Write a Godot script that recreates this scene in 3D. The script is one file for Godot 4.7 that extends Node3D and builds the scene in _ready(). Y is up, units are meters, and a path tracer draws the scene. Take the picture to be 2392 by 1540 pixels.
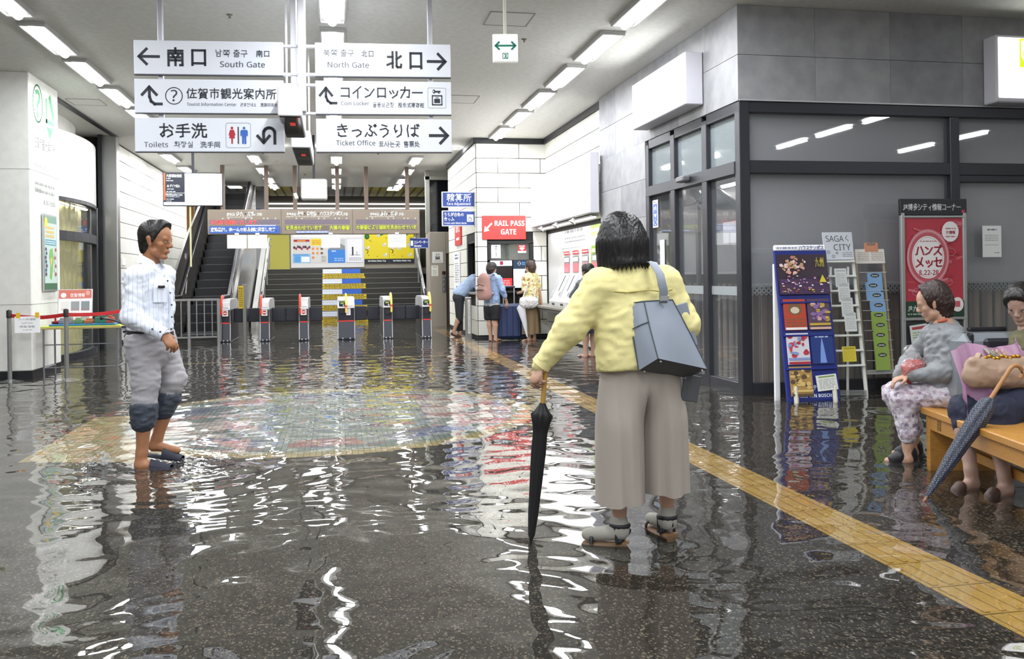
extends Node3D
# A flooded station hall. x runs to the right, y up, and V(x, y, d) puts a point d metres into the hall.
# Water surface at y = 0, floor at FL.

const FL := -0.03
const CEIL := 4.2
var used := {}
var mats := {}
var sun_noise := FastNoiseLite.new()
var rng := RandomNumberGenerator.new()


class Geo:
	var v := PackedVector3Array()
	var n := PackedVector3Array()
	var c := PackedColorArray()
	var col := Color.WHITE

	func tri(a: Vector3, b: Vector3, d: Vector3, na: Vector3, nb: Vector3, nd: Vector3) -> void:
		if (b - a).cross(d - a).dot(na + nb + nd) > 0.0:
			v.append_array([a, d, b]); n.append_array([na, nd, nb])
		else:
			v.append_array([a, b, d]); n.append_array([na, nb, nd])
		c.append_array([col, col, col])

	func quad(a: Vector3, b: Vector3, d: Vector3, e: Vector3, nn: Vector3) -> void:
		tri(a, b, d, nn, nn, nn)
		tri(a, d, e, nn, nn, nn)

	func face(pts: Array, away: Vector3) -> void:   # flat convex face, normal turned away from a point
		var nn: Vector3 = (pts[1] - pts[0]).cross(pts[2] - pts[0]).normalized()
		if nn.dot(pts[0] - away) < 0.0:
			nn = -nn
		for i in range(1, pts.size() - 1):
			tri(pts[0], pts[i], pts[i + 1], nn, nn, nn)

	func box(at: Vector3, size: Vector3, b := Basis(), ch := 0.0) -> void:
		var h := size * 0.5
		ch = minf(ch, minf(h.x, minf(h.y, h.z)) * 0.9)
		if ch <= 0.0:
			for ax in 3:
				for s in [-1.0, 1.0]:
					var nn := Vector3.ZERO; nn[ax] = s
					var u := Vector3.ZERO; u[(ax + 1) % 3] = h[(ax + 1) % 3]
					var w := Vector3.ZERO; w[(ax + 2) % 3] = h[(ax + 2) % 3]
					var o := nn * h[ax]
					quad(at + b * (o - u - w), at + b * (o + u - w), at + b * (o + u + w), at + b * (o - u + w), b * nn)
			return
		for ax in 3:
			var a1 := (ax + 1) % 3
			var a2 := (ax + 2) % 3
			for s in [-1.0, 1.0]:
				var nn := Vector3.ZERO; nn[ax] = s
				var u := Vector3.ZERO; u[a1] = h[a1] - ch
				var w := Vector3.ZERO; w[a2] = h[a2] - ch
				var o := nn * h[ax]
				quad(at + b * (o - u - w), at + b * (o + u - w), at + b * (o + u + w), at + b * (o - u + w), b * nn)
			for s in [-1.0, 1.0]:           # the twelve slanted edges, along a2
				for t in [-1.0, 1.0]:
					var p := Vector3.ZERO; p[ax] = s * h[ax]; p[a1] = t * (h[a1] - ch)
					var q := Vector3.ZERO; q[ax] = s * (h[ax] - ch); q[a1] = t * h[a1]
					var l := Vector3.ZERO; l[a2] = h[a2] - ch
					var en := Vector3.ZERO; en[ax] = s; en[a1] = t
					quad(at + b * (p - l), at + b * (q - l), at + b * (q + l), at + b * (p + l), b * en.normalized())
		for sx in [-1.0, 1.0]:
			for sy in [-1.0, 1.0]:
				for sz in [-1.0, 1.0]:
					var k := Vector3(sx, sy, sz)
					var i := h - Vector3(ch, ch, ch)
					var nn := b * k.normalized()
					tri(at + b * Vector3(sx * h.x, sy * i.y, sz * i.z), at + b * Vector3(sx * i.x, sy * h.y, sz * i.z), at + b * Vector3(sx * i.x, sy * i.y, sz * h.z), nn, nn, nn)

	func bar(a: Vector3, b: Vector3, w: float, h: float, ch := 0.0, up := Vector3.UP) -> void:   # a box from a to b
		var z := (b - a).normalized()
		var x := up.cross(z)
		if x.length() < 0.01:
			x = Vector3.RIGHT
		x = x.normalized()
		box((a + b) * 0.5, Vector3(w, h, a.distance_to(b)), Basis(x, z.cross(x), z), ch)

	func loft(rings: Array, caps := true, closed := true) -> void:   # smooth skin over rings of equal count
		var m: int = rings[0].size()
		var k := rings.size()
		var nor := []
		for i in k:
			var row := PackedVector3Array(); row.resize(m); nor.append(row)
		var last := m if closed else m - 1
		var sign := 0.0
		for i in k - 1:
			for j in last:
				var j2 := (j + 1) % m
				var p: Vector3 = rings[i][j]
				var f: Vector3 = (rings[i + 1][j2] - p).cross(rings[i][j2] - rings[i + 1][j])
				nor[i][j] += f; nor[i][j2] += f; nor[i + 1][j] += f; nor[i + 1][j2] += f
		if closed:
			for i in k:
				var mid := Vector3.ZERO
				for p in rings[i]:
					mid += p
				mid /= m
				for j in m:
					sign += nor[i][j].dot(rings[i][j] - mid)
		var flip := -1.0 if sign < 0.0 else 1.0
		for i in k:
			for j in m:
				nor[i][j] = (nor[i][j] * flip).normalized()
		for i in k - 1:
			for j in last:
				var j2 := (j + 1) % m
				tri(rings[i][j], rings[i][j2], rings[i + 1][j2], nor[i][j], nor[i][j2], nor[i + 1][j2])
				tri(rings[i][j], rings[i + 1][j2], rings[i + 1][j], nor[i][j], nor[i + 1][j2], nor[i + 1][j])
		if caps and closed:
			for e in [[0, 1], [k - 1, k - 2]]:
				var r: PackedVector3Array = rings[e[0]]
				var mid := Vector3.ZERO
				var nx := Vector3.ZERO
				for j in m:
					mid += r[j]; nx += rings[e[1]][j]
				mid /= m; nx /= m
				var nn := (mid - nx).normalized()
				for j in m:
					tri(mid, r[j], r[(j + 1) % m], nn, nn, nn)

	func tube(path: Array, radius, sides := 8, caps := true, flat := 1.0, up := Vector3.UP) -> void:
		var rings := []
		for i in path.size():
			var t: Vector3 = (path[mini(i + 1, path.size() - 1)] - path[maxi(i - 1, 0)]).normalized()
			var x := up.cross(t)
			if x.length() < 0.05:
				x = Vector3.RIGHT.cross(t)
			x = x.normalized()
			var y := t.cross(x)
			var r: float = radius[i] if radius is Array else radius
			var ring := PackedVector3Array()
			for s in sides:
				var a := TAU * s / sides
				ring.append(path[i] + (x * cos(a) + y * sin(a) * flat) * r)
			rings.append(ring)
		loft(rings, caps)

	func lathe(profile: Array, at: Vector3, sides := 16, b := Basis()) -> void:   # profile of (radius, height)
		var rings := []
		for p in profile:
			var ring := PackedVector3Array()
			for s in sides:
				var a := TAU * s / sides
				ring.append(at + b * Vector3(cos(a) * maxf(p.x, 0.0004), p.y, sin(a) * maxf(p.x, 0.0004)))
			rings.append(ring)
		loft(rings, true)

	func prism(poly: PackedVector2Array, depth: float, t: Transform3D) -> void:   # polygon in xy, from z = 0 to z = depth
		var idx := Geometry2D.triangulate_polygon(poly)
		var zn := t.basis.z.normalized()
		for s in [0.0, depth]:
			var nn := zn * (1.0 if (s > 0.0) == (depth > 0.0) else -1.0)
			for i in range(0, idx.size(), 3):
				tri(t * Vector3(poly[idx[i]].x, poly[idx[i]].y, s), t * Vector3(poly[idx[i + 1]].x, poly[idx[i + 1]].y, s), t * Vector3(poly[idx[i + 2]].x, poly[idx[i + 2]].y, s), nn, nn, nn)
		var cw := Geometry2D.is_polygon_clockwise(poly)
		for i in poly.size():
			var p := poly[i]
			var q := poly[(i + 1) % poly.size()]
			var e := (q - p).normalized()
			var o := Vector2(e.y, -e.x) * (-1.0 if cw else 1.0)
			quad(t * Vector3(p.x, p.y, 0), t * Vector3(q.x, q.y, 0), t * Vector3(q.x, q.y, depth), t * Vector3(p.x, p.y, depth), (t.basis * Vector3(o.x, o.y, 0)).normalized())

	func mesh(colored := false) -> ArrayMesh:
		var a := []
		a.resize(Mesh.ARRAY_MAX)
		a[Mesh.ARRAY_VERTEX] = v
		a[Mesh.ARRAY_NORMAL] = n
		if colored:
			a[Mesh.ARRAY_COLOR] = c
		var m := ArrayMesh.new()
		m.add_surface_from_arrays(Mesh.PRIMITIVE_TRIANGLES, a)
		return m


func V(x: float, y: float, d: float) -> Vector3:
	return Vector3(x, y, -d)


func lin(s) -> Color:   # sRGB hex to linear vertex colour
	return Color(s).srgb_to_linear()


func mt(key: String, color = "ffffff", rough := 0.6, o := {}) -> StandardMaterial3D:
	if mats.has(key):
		return mats[key]
	var m := StandardMaterial3D.new()
	m.resource_name = key
	m.albedo_color = Color(color)
	m.roughness = rough
	m.metallic = o.get("metal", 0.0)
	m.metallic_specular = o.get("spec", 0.5)
	if o.has("glow"):
		m.emission_enabled = true
		m.emission = Color(o.get("glow_color", color))
		m.emission_energy_multiplier = o.glow
	if o.has("alpha"):
		m.transparency = BaseMaterial3D.TRANSPARENCY_ALPHA
		m.albedo_color.a = o.alpha
	if o.get("vcol", false):
		m.vertex_color_use_as_albedo = true
	if o.has("tex"):
		m.albedo_texture = o.tex
		m.uv1_triplanar = true
		m.uv1_world_triplanar = o.get("world", true)
		var s: float = o.get("scale", 1.0)
		m.uv1_scale = o.get("scale3", Vector3(s, s, s))
	if o.has("bump"):
		m.heightmap_enabled = true
		m.heightmap_texture = o.bump
		m.heightmap_scale = o.get("bump_cm", 0.1)
		if not o.has("tex"):
			m.uv1_triplanar = true
			m.uv1_world_triplanar = o.get("world", true)
			var s: float = o.get("scale", 1.0)
			m.uv1_scale = o.get("scale3", Vector3(s, s, s))
	if o.has("rim"):
		m.rim_enabled = true
		m.rim = o.rim
		m.rim_tint = 0.6
	if o.has("sss"):
		m.subsurf_scatter_enabled = true
		m.subsurf_scatter_strength = o.sss
	if o.has("back"):
		m.backlight_enabled = true
		m.backlight = Color(o.back)
	if o.has("coat"):
		m.clearcoat_enabled = true
		m.clearcoat = o.coat
		m.clearcoat_roughness = 0.1
	mats[key] = m
	return m


func noise_tex(dark, light, freq := 0.02, oct := 4, sd := 1, size := 512, kind := FastNoiseLite.TYPE_SIMPLEX_SMOOTH) -> NoiseTexture2D:
	var f := FastNoiseLite.new()
	f.seed = sd
	f.noise_type = kind
	f.frequency = freq
	f.fractal_octaves = oct
	var t := NoiseTexture2D.new()
	t.width = size
	t.height = size
	t.seamless = true
	t.noise = f
	var g := Gradient.new()
	g.set_color(0, Color(dark))
	g.set_color(1, Color(light))
	t.color_ramp = g
	return t


func numbered(called: String) -> String:
	if not used.has(called):
		used[called] = 0
		return called
	used[called] += 1
	return "%s_%03d" % [called, used[called]]


func thing(called: String, label: String, category: String, at := Vector3.ZERO, turn := 0.0, group := "") -> Node3D:
	var o := Node3D.new()
	o.name = numbered(called)
	add_child(o)
	o.position = at
	o.rotation.y = turn
	tag(o, label, category, group)
	return o


func tag(o: Node, label: String, category: String, group := "") -> void:
	o.set_meta("label", label)
	o.set_meta("category", category)
	if group:
		o.set_meta("group", group)


func put(called: String, g, m: Material, parent: Node, label := "") -> MeshInstance3D:
	var o := MeshInstance3D.new()
	o.name = called if parent != self else numbered(called)
	o.mesh = g.mesh(m is StandardMaterial3D and m.vertex_color_use_as_albedo) if g is Geo else g
	o.material_override = m
	parent.add_child(o, true)
	if label:
		o.set_meta("label", label)
	return o


func struct(called: String, g, m: Material) -> MeshInstance3D:
	var o := put(called, g, m, self)
	o.set_meta("kind", "structure")
	return o


func gbox(at: Vector3, size: Vector3, ch := 0.0, b := Basis()) -> Geo:
	var g := Geo.new()
	g.box(at, size, b, ch)
	return g


func span(x0: float, x1: float, y0: float, y1: float, d0: float, d1: float, ch := 0.0) -> Geo:
	return gbox(V((x0 + x1) / 2, (y0 + y1) / 2, (d0 + d1) / 2), Vector3(absf(x1 - x0), absf(y1 - y0), absf(d1 - d0)), ch)


func copy_of(o: Node3D, at: Vector3, turn: float, label := "") -> Node3D:
	var c: Node3D = o.duplicate()
	c.name = numbered(String(o.name).rstrip("0123456789").trim_suffix("_"))
	add_child(c)
	c.position = at
	c.rotation.y = turn
	if label:
		c.set_meta("label", label)
	return c


class Print:   # flat print on a panel, in the panel's own drawing units (x to the right, y down)
	var g := Geo.new()
	var o: Vector3
	var ux: Vector3
	var uy: Vector3
	var nz: Vector3
	var z := 0.0008
	var x0: float
	var y0: float
	var kx: float
	var ky: float
	static var runs := {}

	func _init(mid: Vector3, w: float, h: float, r: Array, normal := Vector3.BACK, up := Vector3.UP) -> void:
		nz = normal.normalized()
		var right := up.cross(nz).normalized()
		var u := nz.cross(right).normalized()
		x0 = r[0]; y0 = r[1]
		kx = w / (r[2] - r[0]); ky = h / (r[3] - r[1])
		o = mid - right * w / 2 + u * h / 2
		ux = right * kx; uy = -u * ky

	func at(x: float, y: float) -> Vector3:
		return o + ux * (x - x0) + uy * (y - y0) + nz * z

	func ink(s) -> void:
		g.col = Color(s).srgb_to_linear()
		z += 0.0003

	func q(a: Vector2, b: Vector2, c: Vector2, d: Vector2) -> void:
		g.quad(at(a.x, a.y), at(b.x, b.y), at(c.x, c.y), at(d.x, d.y), nz)

	func rect(xa: float, ya: float, xb: float, yb: float, s) -> void:
		ink(s)
		q(Vector2(xa, ya), Vector2(xb, ya), Vector2(xb, yb), Vector2(xa, yb))

	func poly(pts: Array, s) -> void:
		ink(s)
		var p := PackedVector2Array(pts)
		var idx := Geometry2D.triangulate_polygon(p)
		for i in range(0, idx.size(), 3):
			var a := p[idx[i]]; var b := p[idx[i + 1]]; var c := p[idx[i + 2]]
			g.tri(at(a.x, a.y), at(b.x, b.y), at(c.x, c.y), nz, nz, nz)

	func oval(cx: float, cy: float, rx: float, ry: float, s, k := 24) -> void:
		var pts := []
		for i in k:
			pts.append(Vector2(cx + cos(TAU * i / k) * rx, cy + sin(TAU * i / k) * ry))
		poly(pts, s)

	func line(pts: Array, w: float, s = null) -> void:
		if s != null:
			ink(s)
		for i in pts.size() - 1:
			var a: Vector2 = pts[i]
			var b: Vector2 = pts[i + 1]
			var t := (b - a).normalized() * w / 2
			var e := Vector2(-t.y, t.x)
			q(a - t + e, b + t + e, b + t - e, a - t - e)

	func ring(cx: float, cy: float, rx: float, ry: float, w: float, s, from := 0.0, to := TAU, k := 28) -> void:
		var pts := []
		for i in k + 1:
			var a := lerpf(from, to, float(i) / k)
			pts.append(Vector2(cx + cos(a) * rx, cy + sin(a) * ry))
		line(pts, w, s)

	func frame(xa: float, ya: float, xb: float, yb: float, r: float, w: float, s) -> void:   # outline with rounded corners
		var pts := []
		for k in [[xb - r, ya + r, -PI / 2], [xb - r, yb - r, 0.0], [xa + r, yb - r, PI / 2], [xa + r, ya + r, PI]]:
			for i in 5:
				pts.append(Vector2(k[0] + cos(k[2] + PI / 8 * i) * r, k[1] + sin(k[2] + PI / 8 * i) * r))
		pts.append(pts[0])
		line(pts, w, s)

	func cjk(s: String, xa: float, xb: float, ya: float, yb: float, color, w := 0.085, slant := 0.0) -> void:   # glyphs spread evenly over a box
		ink(color)
		var cw := (xb - xa) / s.length()
		for i in s.length():
			if not GLYPHS.has(s[i]):
				continue
			for stroke in GLYPHS[s[i]].split(" ", false):
				var pts := []
				for p in stroke.split("-"):
					var px: float = p.substr(0, 2).to_float() / 100.0
					var py: float = p.substr(2, 2).to_float() / 100.0
					pts.append(Vector2(xa + cw * (i + 0.04 + px * 0.92) + slant * (0.5 - py), lerpf(ya, yb, py)))
				line(pts, w * minf(cw, yb - ya))

	func words(s: String, xa: float, xb: float, ya: float, yb: float, color, bold := false) -> void:   # Latin text fitted between xa and xb, capitals from ya to the baseline yb
		ink(color)
		var key := s + str(bold)
		if not runs.has(key):
			var tm := TextMesh.new()
			var f := SystemFont.new()
			f.font_names = PackedStringArray(["Droid Sans"])
			f.font_weight = 700 if bold else 400
			tm.font = f
			tm.text = s
			tm.font_size = 64
			tm.pixel_size = 1.0 / 64
			tm.depth = 0.02
			tm.horizontal_alignment = HORIZONTAL_ALIGNMENT_LEFT
			tm.vertical_alignment = VERTICAL_ALIGNMENT_BOTTOM
			var arr := tm.get_mesh_arrays()
			var vs: PackedVector3Array = arr[Mesh.ARRAY_VERTEX]
			var ns: PackedVector3Array = arr[Mesh.ARRAY_NORMAL]
			var ix = arr[Mesh.ARRAY_INDEX]
			var list := PackedInt32Array(ix) if ix != null else PackedInt32Array(range(vs.size()))
			var flat := PackedVector2Array()
			for i in range(0, list.size(), 3):
				if ns[list[i]].z > 0.7:
					for k in 3:
						flat.append(Vector2(vs[list[i + k]].x, vs[list[i + k]].y))
			runs[key] = flat
		var pts: PackedVector2Array = runs[key]
		if pts.is_empty():
			return
		var lo := pts[0]
		var hi := pts[0]
		for p in pts:
			lo = lo.min(p); hi = hi.max(p)
		var base := lo.y
		if s.to_lower() != s or not s.contains("g"):
			for ch in "gjpqy,":
				if s.contains(ch):
					base = lo.y + 0.2
					break
		var top := hi.y
		for i in range(0, pts.size(), 3):
			var t := []
			for k in 3:
				var p := pts[i + k]
				t.append(at(lerpf(xa, xb, (p.x - lo.x) / (hi.x - lo.x)), lerpf(yb, ya, (p.y - base) / (top - base))))
			g.tri(t[0], t[1], t[2], nz, nz, nz)

	func scribble(xa: float, xb: float, ya: float, yb: float, rows: int, color, rnd: RandomNumberGenerator, fill := 0.5) -> void:   # lines of print too small to read
		ink(color)
		var rh := (yb - ya) / rows
		for r in rows:
			var x := xa
			while x < xb:
				var w := rh * rnd.randf_range(0.5, 2.2)
				var e := minf(x + w, xb)
				var ym := ya + rh * (r + 0.5)
				q(Vector2(x, ym - rh * fill / 2), Vector2(e, ym - rh * fill / 2), Vector2(e, ym + rh * fill / 2), Vector2(x, ym + rh * fill / 2))
				x = e + rh * 0.35


func ink_on(p: Print, parent: Node, called := "print", o := {}) -> MeshInstance3D:
	if parent.get_parent() == self and not parent is MeshInstance3D:   # print belongs to the board that carries it
		for k in ["board", "case", "notice"]:
			var c := parent.get_node_or_null(k)
			if c is MeshInstance3D and c.transform.is_equal_approx(Transform3D()):
				parent = c
				break
	return put(called, p.g, mt("ink%s" % str(o), "ffffff", o.get("rough", 0.5), {"vcol": true}.merged(o)), parent)


const GLYPHS := {
	"南": "1216-8816 5003-5030 1230-1296 1230-8830-8894-7694 3438-4250 6638-5850 2652-7452 2468-7668 5052-5094",
	"口": "1816-1890 1816-8216-8290 1882-8282",
	"北": "3808-3892 1034-3834 0678-3866 6208-6284-6890-8890-9076 6246-8830",
	"佐": "2806-0646 1832-1896 3422-9622 6006-5840-3492 5250-9250 7050-7090 4290-9690",
	"賀": "0816-4216-4042-3044 2404-2026-0646 5612-5642 5612-8812-8842 5640-8840 2252-2286 2252-7852-7886 2263-7863 2274-7874 2286-7886 3888-1698 6288-8698",
	"市": "5003-5018 0818-9218 1838-1884 1838-8238-8280-7284 5018-5097",
	"観": "1606-0624 1216-4616 0630-4830 2816-2830 1444-1496 1442-0654 3038-3092 1446-4846 1460-4660 1474-4674 1490-4890 5608-5660 5608-9008-9060 5625-9025 5642-9042 5660-9060 6662-6280-4696 7862-7888-9290-9478",
	"光": "5003-5044 2010-3236 8010-6836 0644-9444 3846-3272-0696 6046-6086-6692-9092-9276",
	"案": "5002-5011 0824-0812-9212-9224 3816-2646-7462 6828-5848-1862 0832-9232 0870-9270 5062-5098 4672-0896 5472-9296",
	"内": "1224-1297 1224-8824-8892-7892 5003-5030-2478 5036-7872",
	"所": "0814-4614 1230-1258-0496 1230-4230-4256-1256 9008-5616-5660-4496 5642-9642 7842-7897",
	"お": "0828-5828 3406-3482-2490-1276-3058-6046-8456-8876-5892 7016-9234",
	"手": "8208-1618 1236-8836 0660-9460 5014-5088-3492",
	"洗": "1008-2620 0432-2044 0696-2662 4406-3432 4020-9020 3244-9644 6404-6444 5046-4676-2696 7246-7286-7892-9692-9776",
	"间": "1412-2420 0826-0897 3012-9012-9092-8092 3034-3078 3034-6834-6878 3056-6856 3078-6878",
	"コ": "1420-8220-8292 1282-8282",
	"イ": "8006-1060 5236-5297",
	"ン": "1220-3836 1290-5274-9026",
	"ロ": "1618-1690 1618-8418-8490 1682-8482",
	"ッ": "1642-2860 4236-5256 8840-7870-4094",
	"カ": "0830-8630-8288-6686 4606-4240-0894",
	"ー": "0650-9450",
	"き": "1622-8016 1442-8636 4404-7060 2066-2284-4092-7690",
	"っ": "1852-6244-8458-8076-5094",
	"ぷ": "3808-5820 4826-4240-6462-5886-4488-3480 0892-2466 7660-9482 7612-8404-9212-8420-7612",
	"う": "3006-6616 1642-5832-7648-7270-3896",
	"り": "2408-1832-2660-3648 6808-7244-6678-3896",
	"ば": "1408-0840-1692 3830-9030 6610-6680-5690-4280-6070-9090 8004-8816 9202-9912",
	"남": "1208-1242-4838 7004-7050 7026-8826 2258-7058-7094-2294-2258",
	"쪽": "0812-4612 2612-0642 2820-4642 5212-9412 7412-5242 7420-9642 5046-5060 0660-9460 2070-7670-7698",
	"출": "5002-5010 2012-8012 5014-1640 5222-8640 0648-9448 5048-5060 2064-7864-7880-2080-2096-8096",
	"구": "1614-8014-7848 0656-9456 5056-5098",
	"북": "2406-2440 7406-7440 2422-7422 2440-7440 0654-9454 5054-5068 2072-7672-7698",
	"화": "3404-4604 1416-6616 4024-5434-4046-2634-4024 4050-4066 0868-7264 8404-8497 8446-9846",
	"장": "0810-5610 3210-0646 3622-5846 7404-7452 7428-9428 5058-7076-5094-3076-5058",
	"실": "3208-0644 3424-5846 7804-7850 2460-7860-7876-2476-2494-8294",
	"표": "1214-8814 3214-3446 6814-6646 1046-9046 3654-3680 6454-6480 0682-9482",
	"사": "3410-0684 3640-6082 7804-7897 7846-9646",
	"는": "2006-2036-8036 0654-9454 2264-2294-8294",
	"곳": "1810-7810-7636 5036-5052 0652-9452 5058-1696 5270-8696",
	"물": "2406-7606-7640-2440-2406 0650-9450 5050-5062 2066-7866-7880-2280-2296-8096",
	"품": "1410-8610 3210-3438 6810-6638 1238-8838 0650-9450 5050-5062 2666-7466-7494-2694-2666",
	"보": "2410-2460 7610-7660 2434-7634 2460-7660 5060-5084 0684-9484",
	"관": "1210-5610-5440 3240-3256 0858-6256 7804-7862 7832-9632 2272-2294-8294",
	"함": "2404-4404 1014-5814 3420-4630-3442-2230-3420 7604-7652 7628-9428 2458-7458-7494-2494-2458",
	"광": "1210-5610-5440 3240-3256 0858-6256 7804-7862 7832-9632 5066-6680-5096-3480-5066",
	"안": "3210-4626-3242-1826-3210 7604-7660 7632-9632 2268-2294-8294",
	"내": "1014-1066-4462 6406-6494 8604-8697 6446-8646",
	"소": "5010-1656 5226-8456 5060-5084 0684-9484",
	"投": "0626-3826 2206-2290-1286 0662-3848 5210-5032-4244 5210-8010-8036-9238 4650-8650-6880-4496 5264-9296",
	"币": "8210-1618 1838-1884 1838-8238-8280-7284 5016-5097",
	"式": "0824-9224 1846-5446 3646-3884 1288-5680 6406-7276-9494-9676 8006-8816",
	"寄": "5002-5010 0824-0812-9212-9224 2030-8030 5022-3642 5236-7842 0650-9450 2260-5460-5480-2280-2260 7250-7292-6090",
	"存": "0820-9220 4004-2650-0672 2650-2697 4434-8434-6450-6492-5292 4066-9466",
	"柜": "0628-4428 2406-2497 2432-0670 2640-4458 5214-9614 5214-5292-9692 5236-8636-8666-5266",
	"旅": "2404-2416 0618-4618 2618-0696 2640-4440-4090-3288 6004-4832 5418-9618 5436-9634 6036-6094-7888 7436-9294",
	"游": "1008-2220 0432-1844 0696-2062 4004-4216 2820-5420 3822-2896 3646-5246-4890-4090 6404-5630 6020-9620 6238-9038-7856-7890-6890 5664-9664",
	"问": "1412-2420 0826-0897 3012-9012-9092-8092 3240-3274-6674-6640-3240",
	"讯": "1408-2620 0636-2636-2688-3878 4212-8212-8476-9690-9674 4048-7448 5612-5696",
	"处": "2806-0846 1428-4628-3060-0696 1840-3472-9694 6404-6484 6834-9256",
	"售": "2804-0832 2026-2062 2216-9016 2230-8430 2246-8446 2260-9260 5406-5860 2468-7668-7696-2496-2468",
	"票": "0808-9208 1620-8420-8442-1642-1620 3808-3842 6208-6242 2050-8050 0864-9264 5064-5092-4290 2874-1490 7274-8890",
	"多": "5002-1834 4212-8212-5836-1652 5436-2472 4648-9248-6480-1497 3852-5464",
	"久": "3806-0846 3424-7424-5066-0896 4852-9496",
	"唐": "5202-5212 0814-9614 1614-1460-0496 2626-8426-8452 1839-9639 2652-8452 5416-5466 3070-8070-8096-3096-3070",
	"津": "1008-2420 0432-2044 0696-2462 3630-9230 4216-8416-8444 4244-8444 3858-9058 3274-9674 6204-6297",
	"方": "5003-5018 0820-9420 4022-3660-0696 3842-7842-7492-5890",
	"面": "0810-9410 4610-4028 1228-1296 1228-8828-8896-1296 3828-3892 6228-6292 3848-6248 3868-6268",
	"長": "2808-2856 2808-8008 2822-7622 2838-7638 0656-9456 2858-2892-5084 8062-5674 4458-5886-9496",
	"崎": "2210-2266 0830-0868-3668-3630 4420-9420 6806-6624-4838 6824-9038 4044-9844 4856-4880-7080-7056-4856 8646-8694-7692",
	"世": "0634-9634 2210-2290-9490 5006-5064 7810-7862 5064-7864",
	"保": "2806-0646 1832-1896 4012-4042 4012-8612-8642-4042 3456-9656 6442-6497 6260-3692 6660-9490",
	"鳥": "5002-4412 2412-2470 2412-7612-7642 2426-7626 2442-7642 2456-9456 2470-9070-8694-7294 1080-0496 3080-3496 5080-5494 7078-7490",
	"栖": "0628-4428 2406-2497 2432-0670 2640-4258 4812-9812 5230-9630-9692-5292-5230 6612-6450-5664 8012-8060 5276-9676",
	"博": "1806-1896 0432-3432 3816-9616 4228-4254 4228-9028-9054-4254 4241-9041 6606-6654 8206-8812 3466-9866 8058-8092-6890 4872-5884",
	"本": "0626-9426 5004-5098 4830-0678 5230-9478 3072-7072",
	"日": "2012-2094 2012-8012-8094 2052-8052 2092-8092",
	"終": "2404-0830-2440 3820-1256-4250 2650-2694 0862-0688 4060-4480 6404-4440 5420-9020-7244-4466 5630-9664 6462-8072 5878-8492",
	"運": "0810-2020 0440-2040-2074-0690 2076-3890-9692 3410-3424 3410-9610-9624 3832-9232-9264-3864-3832 3848-9248 6418-6484 3474-9674",
	"休": "2806-0646 1832-1896 3434-9834 6606-6697 6238-3480 7038-9680",
	"い": "1820-1660-2688-4074 7022-8840-9268",
	"た": "0824-5624 3206-0894 5242-9040 5068-5486-9288",
	"し": "2806-2672-4090-6888-9068",
	"ま": "1020-9020 1440-8640 5004-5078-3690-1480-3868-9090",
	"す": "0620-9420 5604-5652-4060-3448-4438-5850-5476-3496",
	"を": "1018-8418 4204-1450-4642-5270 8836-3264-2882-4292-8892",
	"見": "2206-2262 2206-7806-7862 2224-7824 2242-7842 2262-7862 3864-3280-0696 6064-6086-6692-9292-9476",
	"合": "5004-0644 5004-9444 3242-6842 2258-7858-7894-2294-2258",
	"わ": "2606-2696 0632-3432-0878 2852-6032-8840-9064-6090",
	"せ": "0634-9434 7006-6858-5866 2616-2678-3688-8486",
	"て": "0824-9220-5640-5068-7690",
	"大": "0632-9432 5004-4450-0696 5042-9296",
	"雨": "0610-9410 1228-1296 1228-8828-8892-7492 5010-5092 2644-4054 2666-4076 6044-7454 6066-7476",
	"の": "5214-4060-2478-1260-2230-6016-8836-8868-5490",
	"影": "1206-5206-5230-1230-1206 1218-5218 0642-5842 3234-3242 1452-5052-5066-1466-1452 3268-3294 1874-0888 4674-5686 9206-6430 9436-6060 9666-5696",
	"響": "2004-0818-2418 2010-0642 3206-3236 3206-5006-5030-3218 6006-9206-8018-9230-6044 6006-6044 5044-5050 1252-8852 3656-3864 6456-6264 0666-9466 2474-7674-7698-2498-2474 2486-7686",
	"に": "1610-1048-1890 4226-8826 3862-4486-9088",
	"よ": "5414-8814 5004-5478-3890-1680-4066-8890",
	"転": "0616-5016 2804-2897 0828-4828-4860-0860-0828 0844-4844 0476-5276 5618-9218 5040-9840 7040-5688-9482 8468-9696",
	"線": "2404-0830-2440 3820-1056-4050 2650-2694 0862-0688 4060-4480 6804-6014 5414-9014-9046-5446-5414 5430-9030 7246-7292-6290 4656-6056-4890 9450-7662-9694",
	"は": "1608-0848-1690 4030-9230 7008-7078-5890-4480-6070-9290",
	"、": "1670-3690",
	"ホ": "0830-9230 5006-5092-3890 2846-0878 7246-9278",
	"ム": "5006-1280-8674 6250-9294",
	"鍋": "2604-0430 2604-4824 1432-4232 0850-4450 2632-2686 0490-4882 5410-5496 5410-9210-9296-8692 5430-9230 6650-6674-8474-8450-6650",
	"島": "5202-4412 2412-2462 2412-7812-7842 2426-7826 2442-7842 2456-9456 2462-9062-8694-7294 1072-1090-5690-5672 3468-3490",
	"側": "2404-0646 1632-1696 3012-3070 3012-6012-6070-3070 3030-6030 3050-6050 3674-2896 5474-6290 7414-7474 9406-9492-8290",
	"停": "2604-0646 1632-1696 6602-6612 3414-9814 4424-4438 4424-8824-8838-4438 3458-3448-9848-9858 4864-8664 6664-6694-5692",
	"車": "0814-9214 5004-5098 1828-1864 1828-8228-8264-1864 1846-8246 0480-9680",
	"。": "1474-2882-2094-0886-1474",
	"精": "1012-1836 4012-3236 0644-4444 2606-2697 2448-0676 2848-4466 5214-9614 5426-9426 4838-9838 7404-7438 5650-5697 5650-9250-9294-8294 5664-9264 5678-9278",
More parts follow.
